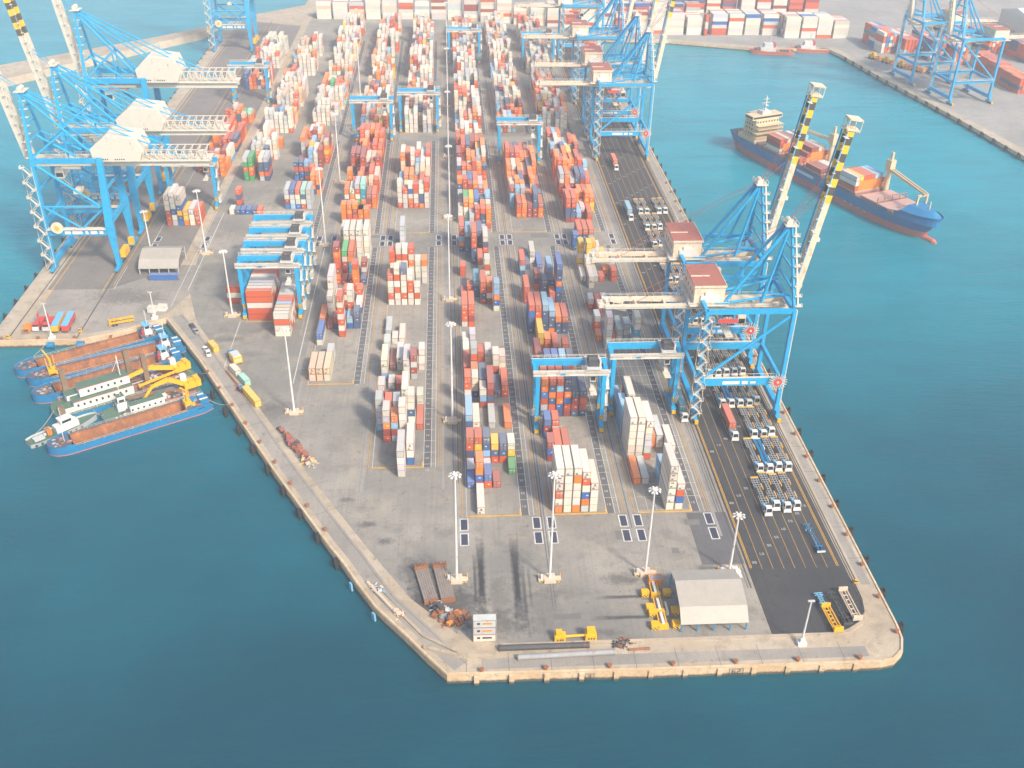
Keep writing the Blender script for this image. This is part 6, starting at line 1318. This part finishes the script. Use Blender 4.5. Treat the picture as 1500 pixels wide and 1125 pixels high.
b = MB(); b.bar((21, 3.6, 4.4), (6, 2.2, 5.2), 0.8, 0.7); b.bar((20.6, 3.2, 3.0), (20.6, 3.2, 5), 0.6, 0.6); b.build('dredge_pipe', M['yellow'], root)
excavator(root, 4.5, -0.6, 2.6, 0.10, 27.0, '')
# smaller dredging pontoon
loc, rz, L = place((-93.0, 317.2), (-123.4, 299.0)); root = thing('dredging_pontoon', 'smaller dredging pontoon with angled yellow digger arm beside the nearest barge', 'dredger', loc, rz)
W = 9.2; b = MB(); r0_ = hull_ring(L, W, -0.6, 0.12, 0.05, 0.85); r1_ = hull_ring(L, W, 0.3, 0.12, 0.05, 0.85); r2_ = hull_ring(L, W, 2.4, 0.12, 0.05, 0.85); loft(b, [r0_, r1_, r2_], [1, 0], 2, True); b.build('hull', [M['hull_blue'], M['boot_red'], M['deck_green']], root)
b = MB(); b.box(14, 26, 0.6, 3.6, 2.4, 5.4, 0, 1); b.box(12.5, 16, -1.2, 0.5, 2.4, 5.0, 0, 1); b.box(26.1, 29.5, -3.2, 0.2, 2.4, 5.8, 0, 1); b.box(26.4, 29, -2.8, -0.2, 5.8, 8.0, 0, 1)
for k in range(6): b.box(15 + k * 2, 15.7 + k * 2, 3.58, 3.66, 3.4, 4.1, 2)
b.box(28.98, 29.06, -2.6, -0.4, 5.9, 6.8, 2); b.box(26.8, 28.6, -0.22, -0.14, 5.9, 6.8, 2); dh = b.build('deckhouse', [M['white'], M['deck_green'], M['glass']], root)
b = MB(); b.bar((27.6, -1.4, 7.2), (27.6, -1.4, 13.0), 0.2); b.bar((27.6, -2.6, 11), (27.6, -0.2, 11), 0.12); b.build('mast', M['white'], dh)
b = MB(); b.bar((8.5, -2.4, 3.6), (25, -3.6, 4.6), 1.0, 1.0); b.build('spud', M['spud'], root)
g = random.Random(19); b = MB()
b.box(2, 13, -3.9, 3.9, 2.4, 2.47, 2)
for i in range(70): x = g.uniform(5, 33); y = g.uniform(-3.8, 3.8); s = g.uniform(0.2, 0.55); b.box(x - s, x + s, y - s * 0.6, y + s * 0.6, 2.4, 2.4 + s * 1.4, g.randrange(4))
b.build('deck_gear', [M['dark'], M['lgrey'], M['deck_brown'], M['deck_green']], root)
b = MB(); rails(b, [(1.5, 4.3, 2.4), (30, 4.3, 2.4)], 1.1, 2.5, 0.08); rails(b, [(1.5, -4.3, 2.4), (30, -4.3, 2.4)], 1.1, 2.5, 0.08); b.build('railing', M['white'], root)
excavator(root, 3.2, -1.4, 2.4, -0.02, 17.0, '')
# patrol tug
loc, rz, L = place((-144.2, 285.6), (-126.2, 302.2)); root = thing('harbour_tug', 'grey-hulled workboat with white wheelhouse moored beside the pontoon', 'boat', loc, rz)
W = 6.2; b = MB(); A = dict(bow=0.45, stern=0.1, sw=0.75, n=10); r0_ = hull_ring(L, W * 0.8, -0.5, **A); r1_ = hull_ring(L, W * 0.92, 0.5, **A); r2_ = [(x, y, 1.7 + 1.5 * max(0, (x / L - 0.45)) ** 1.4) for x, y, z in hull_ring(L, W, 1.7, **A)]; r3_ = [(x, y, z - 0.7) for x, y, z in [(p[0], p[1] * 0.93, p[2]) for p in r2_]]
loft(b, [r0_, r1_, r2_], [0, 0], None, True); loft(b, [r2_, r3_], [0], 1); b.build('hull', [M['hull_grey'], M['deck_green']], root)
b = MB(); b.box(9.5, 17.5, -1.7, 1.7, 1.2, 3.4, 0); b.box(11.5, 15.6, -1.4, 1.4, 3.4, 5.4, 0); b.box(11.2, 15.9, -1.6, 1.6, 5.4, 5.6, 0); b.box(15.58, 15.66, -1.2, 1.2, 4.2, 5.1, 1); b.box(12, 15.2, -1.46, -1.39, 4.2, 5.1, 1); b.box(12, 15.2, 1.39, 1.46, 4.2, 5.1, 1); wh = b.build('wheelhouse', [M['white'], M['glass']], root)
b = MB(); b.bar((12.5, 0, 5.6), (12.5, 0, 10.0), 0.18); b.bar((12.5, -0.9, 8.6), (12.5, 0.9, 8.6), 0.1); b.build('mast', M['white'], wh)
b = MB(); b.bar((7.6, -1, 1.3), (7.6, -1, 5), 0.3); b.bar((7.6, -1, 5), (5.4, -2.6, 6.0), 0.22); b.box(6.9, 8.3, -0.4, 1.2, 1.2, 3.2); b.build('deck_crane', M['orange'], root)
b = MB()
for k in range(9): x = 1.5 + k * 2; b.tube((x - 0.3, -W / 2 - 0.1, 1.0), (x + 0.3, -W / 2 - 0.1, 1.0), 0.35, n=8)
b.each('tyre_fender', M['black'], root)
b = MB(); b.box(2, 5.5, -1.2, 1.2, 1.2, 1.9); b.tube((5.8, 0.9, 1.4), (6.6, 0.9, 1.4), 0.5, n=8); tag(b.build('deck_gear', M['lgrey'], root), kind='stuff')

# ------------------------------------------------------------------ container ship in the basin
DIRS = Vector((0.369, -0.929)); S0 = Vector((181.2, 585.7)); rz = math.atan2(DIRS.y, DIRS.x); L = 155.0; W = 22.0
ship = thing('container_ship', 'blue-hulled container ship with red waterline and cream bridge crossing the basin', 'ship', (S0.x, S0.y, -3), rz)
b = MB()
def shipring(z, wf, bowx, sternx, hw=1.0):
    pts = []; h = W / 2 * wf; n = 12; bs = 0.30 * L
    pts.append((sternx, -h * 0.72)); pts.append((sternx + 14, -h))
    for i in range(n + 1): t = i / n; pts.append((bowx - bs + bs * math.sin(t * math.pi / 2) ** hw, -h * math.cos(t * math.pi / 2) ** 1.0))
    for i in range(n - 1, -1, -1): t = i / n; pts.append((bowx - bs + bs * math.sin(t * math.pi / 2) ** hw, h * math.cos(t * math.pi / 2)))
    pts.append((sternx + 14, h)); pts.append((sternx, h * 0.72)); return [(x, y, z) for x, y in pts]
rA = shipring(-2, 0.90, L - 9, 1); rB = shipring(3.6, 0.97, L - 6.5, -3.5); rC = shipring(9.0, 1.0, L - 3, -8)
def sheer(ring, k): return [(x, y, z + (k * max(0, (x - L * 0.80) / (L * 0.2)) ** 0.6 if x > L * 0.80 else 0)) for x, y, z in ring]
rD = sheer(shipring(9.0, 1.0, L, -8), 4.0); rE = [(x, y * 0.97, z - 0.9) for x, y, z in rD]
loft(b, [rA, rB], [1], None, True); loft(b, [rB, rD], [0]); loft(b, [rD, rE], [0], None)
b.build('hull', [M['ship_blue'], M['boot_red']], ship)
b = MB(); b.face([(x, y, 8.1) for x, y, z in shipring(8.1, 0.97, L - 3, -7.4)]); b.build('deck', M['deck_brown'], ship)
# bulbous bow
b = MB(); b.tube((L - 12, 0, -0.2), (L - 1.5, 0, 0.2), 2.0, 1.5, 12); b.tube((L - 1.5, 0, 0.2), (L + 0.2, 0, 0.3), 1.5, 0.6, 12); b.build('bulb', M['boot_red'], ship)
# forecastle with the pale blue sloping whaleback
b = MB(); f = [p for p in shipring(0, 0.965, L - 0.8, 0) if p[0] > L * 0.87]
lo = [(x, y, 12.0) for x, y, z in f]; hi = [(L * 0.88 + (x - L * 0.87) * 0.70, y * 0.55, 14.6) for x, y, z in f]
lo2 = [(x, y, 8.2) for x, y, z in f]
loft(b, [lo2, lo, hi], [0, 0], 0); b.build('whaleback', M['hull_blue'], ship)
# hatch coamings, hatch covers
for x0, x1, n in ((20.5, 26, 1), (27, 43, 1), (45, 62, 1), (64, 79, 1), (80.5, 90.5, 1), (91.5, 105.5, 1), (109.5, 121, 1), (122, 133, 1)):
    b = MB(); b.box(x0, x1, -9.6, 9.6, 8.1, 9.6); hc = b.build('hatch_coaming', M['deck_brown'], ship)
    b = MB()
    for k in range(n): w_ = (x1 - x0) / n; b.box(x0 + k * w_ + 0.2, x0 + (k + 1) * w_ - 0.2, -9.9, -0.1, 9.6, 10.3); b.box(x0 + k * w_ + 0.2, x0 + (k + 1) * w_ - 0.2, 0.1, 9.9, 9.6, 10.25)
    b.build('hatch_cover', M['hatch'], hc)
b = MB()
for s in (-1, 1):
    rails(b, [(16, s * 10.6, 8.2), (L * 0.80, s * 10.4, 8.2)], 1.1, 3.2, 0.12)
    for x in range(24, 134, 5): b.bar((x, s * 10.0, 8.2), (x, s * 10.0, 9.8), 0.3)
for x in (44, 63, 79.8, 91, 121.5):
    for y in (-9.6, -5, 0, 5, 9.6): b.bar((x, y, 8.2), (x, y, 13.0), 0.35)
    b.bar((x, -9.6, 13), (x, 9.6, 13), 0.3); b.bar((x, -9.6, 10.6), (x, 9.6, 10.6), 0.3)
b.build('lashing_bridge', M['deck_brown'], ship)
# bridge
b = MB(); b.box(3, 19, -10, 10, 8.1, 11.2, 0); b.box(5, 16, -8, 8, 11.2, 21.2, 0); b.box(8, 15.5, -10.6, 10.6, 21.2, 23.6, 0); b.box(2.2, 4.9, -4, 4, 11.2, 22.5, 0)
for z in (12.4, 14.9, 17.3, 19.5):
    for y in range(-7, 8, 2): b.box(15.98, 16.06, y - 0.45, y + 0.45, z, z + 1.1, 1)
    for x in (7, 9.5, 12): b.box(x, x + 1, -8.06, -7.99, z, z + 1.1, 1)
    b.box(6.5, 19.5, -9.6 + (z > 16) * 1.2, 9.6, z - 1.0, z - 0.8, 0)
b.box(15.48, 15.56, -10.2, 10.2, 22.0, 23.1, 1); b.box(8.4, 15, -10.66, -10.59, 22.0, 23.1, 1); br = b.build('bridge_house', [M['crane_cream'], M['glass']], ship)
br.data.materials[0] = paint('ship_cream_paint', (0.60, 0.48, 0.31), 0.5, 0.3)
b = MB(); b.box(9, 14, -3, 3, 23.6, 25.6, 0); b.bar((12, 0, 25.6), (12, 0, 34), 0.7, 0.7); b.bar((12, -3, 30), (12, 3, 30), 0.3); b.bar((12, -2, 32.2), (12, 2, 32.2), 0.3); b.box(10.5, 13.5, -1, 1, 28.5, 28.8); b.build('radar_mast', M['lgrey'], br)
b = MB()
for z in (11.3, 14.0, 16.6):
    for y in (-9.5, 9.5): rails(b, [(6.6, y, z), (19.4, y, z)], 1.1, 2.2, 0.12)
    rails(b, [(19.4, -9.5, z), (19.4, 9.5, z)], 1.1, 2.0, 0.12)
b.build('railing', br.data.materials[0], br)
cream = br.data.materials[0]
for (x, jib) in ((63.0, (-3, 0.2)), (107.5, (20, 0.05))):
    b = MB(); b.tube((x, 8.6, 8.2), (x, 8.6, 20), 1.5, 1.3, 14); b.box(x - 1.8, x + 1.8, 6.9, 10.3, 20, 26, 0); b.bar((x, 8.6, 26), (x, 8.6, 30), 1.2, 1.2); cr = b.build('deck_crane', cream, ship)
    b = MB()
    if x > 100:
        for s in (-0.9, 0.9): b.bar((x + 1.5, 8.6 + s, 21.0), (x + 33, 2 + s, 20.0), 0.8, 1.5, 0, 0.6, 0.9)
        for k in range(6): t = k / 5; b.bar((x + 1.5 + 31 * t, 7.8 - 6.6 * t, 21.0 - t), (x + 1.5 + 31 * t, 9.4 - 6.6 * t, 21.0 - t), 0.3)
    else:
        for s in (-0.9, 0.9): b.bar((x - 1.5, 8.6 + s, 22), (x - 24, 5 + s, 22.5), 0.7, 1.2, 0, 0.5, 0.8)
    b.build('jib', cream, cr)
b = MB(); b.bar((139, -1.5, 13), (139, -1.5, 19.5), 0.9, 0.9); b.bar((139, 4.5, 13), (139, 4.5, 19.5), 0.9, 0.9); b.bar((139, -1.6, 19), (139, 4.6, 19), 0.9, 0.9); b.build('bow_gantry', cream, ship); b = MB(); b.bar((146, 0, 13.5), (146, 0, 18.5), 0.5); b.build('foremast', cream, ship)
g = random.Random(4); b = MB()
for i in range(24): x = g.uniform(-6, 2); y = g.uniform(-6.5, 6.5); s = g.uniform(0.4, 0.9); b.box(x - s, x + s, y - s, y + s, 8.1, 8.1 + s * 1.5)
tag(b.build('mooring_gear', M['deck_brown'], ship), kind='stuff')
b = MB(); b.box(60, 74, -11.12, -10.98, 6.2, 7.8); 
for k in range(4): b.box(100 + k * 5, 100.7 + k * 5, -11.06, -10.9, 3.2, 3.9)
b.build('gangway', M['lgrey'], ship)
# cargo: single containers across the ship
Rz = Matrix.Rotation(rz, 4, 'Z')
def cargo(x, y, t, code, label):
    p = Vector((S0.x, S0.y, -3)) + Rz @ Vector((x, y, 0)); p.z = -3 + 10.32 + t * 2.6
    add_container(p.x, p.y, p.z, 12.19, 2.57, code, label, rz - math.pi / 2, 'containers aboard the ship', False)
GB = [(35.5, 'aft', 8, [3, 3, 3, 3, 3, 3, 3, 3], 'MORWLMRN'), (53.5, 'second', 8, [1, 1, 2, 3, 3, 3, 3, 2], 'RMYWLNRM'), (71.5, 'middle', 8, [1, 1, 1, 1, 1, 0, 0, 0], 'MWLMM'), (98.5, 'forward', 8, [3, 3, 3, 3, 3, 3, 3, 2], 'WGRMLRWY')]
cg = random.Random(8); HID = []
for (x, nm, n, hs_, pool) in GB:
    for i in range(n):
        for t in range(hs_[i]):
            vis = t == hs_[i] - 1 or i == 0
            code = 'R' if (nm == 'forward' and t == 0 and i < 3) else ('W' if nm == 'forward' and i == 0 else cg.choice(pool))
            if not vis:
                pv_ = Vector((S0.x, S0.y, -3)) + Rz @ Vector((x, -8.75 + i * 2.5, 0)); HID.append((pv_.x, pv_.y, 7.32 + t * 2.6, code)); continue
            cargo(x, -8.75 + i * 2.5, t, code, '%s ship container, %s tier, %s row from the near rail, %s deck group' % (CN[code], ORD[t], ORD[i], nm))
b = MB()
for (x, y, z, code) in HID: s_ = len(b.v); b.box(-1.2, 1.2, -6.09, 6.09, 0, 2.57); b.xf(Matrix.Translation((x, y, z)) @ Matrix.Rotation(rz - math.pi / 2, 4, 'Z'), s_)
tag(b.build('container_mass', M['orange']), 'inner containers of the ship cargo, mostly hidden under the top tiers', 'containers', kind='stuff')
# tugs on the back quay
def tug(x, y, rz, L, label):
    root = thing('tugboat', label, 'tugboat', (x, y, -3), rz, 'red tugs on the back quay'); W = L * 0.34; A = dict(bow=0.38, stern=0.12, sw=0.8)
    b = MB(); r0_ = hull_ring(L, W * 0.85, -0.5, **A); r2_ = [(x_, y_, 2.6 + 2.2 * max(0, x_ / L - 0.5)) for x_, y_, z in hull_ring(L, W, 2.6, **A)]; r3_ = [(p[0], p[1] * 0.93, p[2] - 0.8) for p in r2_]; loft(b, [r0_, r2_], [0], None, True); loft(b, [r2_, r3_], [0], 1); b.build('hull', [paint('tug_red', (0.72, 0.15, 0.08)), M['deck_brown']], root)
    b = MB(); b.box(L * 0.42, L * 0.78, -W * 0.3, W * 0.3, 2.2, 5.2, 0); b.box(L * 0.5, L * 0.7, -W * 0.24, W * 0.24, 5.2, 8.2, 0); b.box(L * 0.7 - 0.02, L * 0.7 + 0.08, -W * 0.2, W * 0.2, 6.4, 7.6, 1); b.box(L * 0.52, L * 0.68, -W * 0.25, -W * 0.235, 6.4, 7.6, 1); wh = b.build('wheelhouse', [M['white'], M['glass']], root)
    b = MB(); b.bar((L * 0.55, 0, 8.2), (L * 0.55, 0, 16), 0.35); b.bar((L * 0.55, -2, 13), (L * 0.55, 2, 13), 0.2); b.bar((L * 0.6, -1.5, 8.2), (L * 0.55, 0, 14), 0.2); b.bar((L * 0.6, 1.5, 8.2), (L * 0.55, 0, 14), 0.2); b.build('mast', M['lgrey'], wh)
    b = MB(); b.tube((L * 0.46, -W * 0.2, 5.2), (L * 0.45, -W * 0.2, 8.4), 0.7, n=10); b.tube((L * 0.46, W * 0.2, 5.2), (L * 0.45, W * 0.2, 8.4), 0.7, n=10); b.each('funnel', M['red'], root)
    b = MB(); b.tube((L * 0.88, -W * 0.2, 3.2), (L * 0.88, W * 0.2, 3.2), 0.9, n=10); b.box(L * 0.1, L * 0.3, -1.2, 1.2, 1.9, 3.0); b.each('winch', M['dark'], root)
tug(275, 803.5, R(176), 34, 'larger red tug with lattice mast on the back quay'); tug(308, 809, R(174), 32, 'smaller red tug by the corner of the back quay')
# boom-type machines on the facing quay
for i, (x, y, lb) in enumerate(((330, 776, 'first yellow-orange machine on the facing quay'), (336, 764, 'second yellow-orange machine on the facing quay'), (343, 752, 'third yellow-orange machine on the facing quay'), (350, 741, 'largest orange machine on the facing quay'))):
    root = thing('wheel_loader', lb, 'loader', (x, y, 0), R(-60)); b = MB(); b.box(-4, 2, -1.6, 1.6, 1.0, 3.4 + (i == 3)); b.box(-1.5, 1, -1.2, 1.2, 3.4 + (i == 3), 5.2 + (i == 3)); b.build('body', M['yellow'] if i < 3 else M['orange'], root); b = MB(); b.bar((1.6, 0, 2.6), (6.0, 0, 3.2), 0.8, 0.8); b.box(5.6, 6.8, -2, 2, 1.0, 3.0); b.build('bucket_arm', M['orange'], root); b = MB()
    for xx in (-2.6, 1.4):
        for s in (-1.6, 1.6): b.tube((xx, s - 0.4, 0.9), (xx, s + 0.4, 0.9), 0.9, n=12)
    b.each('wheel', M['black'], root)

# mooring lines of the moored craft
def rope(p, q, label):
    p = Vector(p); q = Vector(q); b = MB(); n = 8; pts = [p.lerp(q, i / n) - Vector((0, 0, 1.0 * math.sin(math.pi * i / n))) for i in range(n + 1)]
    for a, c in zip(pts, pts[1:]): b.tube(tuple(a), tuple(c), 0.07, n=5)
    tag(b.build('mooring_rope', M['conc']), label, 'rope')
rope((-88.8, 308, 0.6), (-79.6, 303.6, 0.6), 'mooring rope from the nearest barge stern to the notched quay'); rope((-100.5, 329, 0.2), (-92.0, 325.4, 0.6), 'mooring rope from the larger pontoon to the notched quay'); rope((-140.5, 302.2, 0.3), (-143.6, 287.6, -0.6), 'slack rope from the larger pontoon down to the grey workboat'); rope((-127, 302.5, 0), (-122.6, 299.6, 0), 'rope between the workboat bow and the smaller pontoon'); rope((-163, 332, 0.7), (-158, 353, 0.5), 'bow rope of the barge lying against the left arm')

for i, (x, y, w_, d, h, lb) in enumerate(((520, 850, 60, 45, 14, 'large pale warehouse roof far behind the facing quay cranes'), (640, 760, 50, 60, 12, 'second pale warehouse at the far right picture edge'))):
    root = thing('warehouse', lb, 'warehouse', (x, y, 0), R(7)); b = MB(); b.box(-w_ / 2, w_ / 2, 0, d, 0, h); b.build('wall', M['crane_white'], root)
    b = MB(); b.hexa([(-w_ / 2 - 1, -1, h), (w_ / 2 + 1, -1, h), (w_ / 2 + 1, d + 1, h), (-w_ / 2 - 1, d + 1, h)], [(-w_ / 2 - 1, d / 2 - 0.1, h + 5), (w_ / 2 + 1, d / 2 - 0.1, h + 5), (w_ / 2 + 1, d / 2 + 0.1, h + 5), (-w_ / 2 - 1, d / 2 + 0.1, h + 5)]); b.build('roof', M['white'], root)
    for k in range(5): b = MB(); b.box(-w_ / 2 + 4 + k * w_ / 5.5, -w_ / 2 + 8.5 + k * w_ / 5.5, -0.12, 0.1, 0, 5); b.build('door', M['grey'], root)
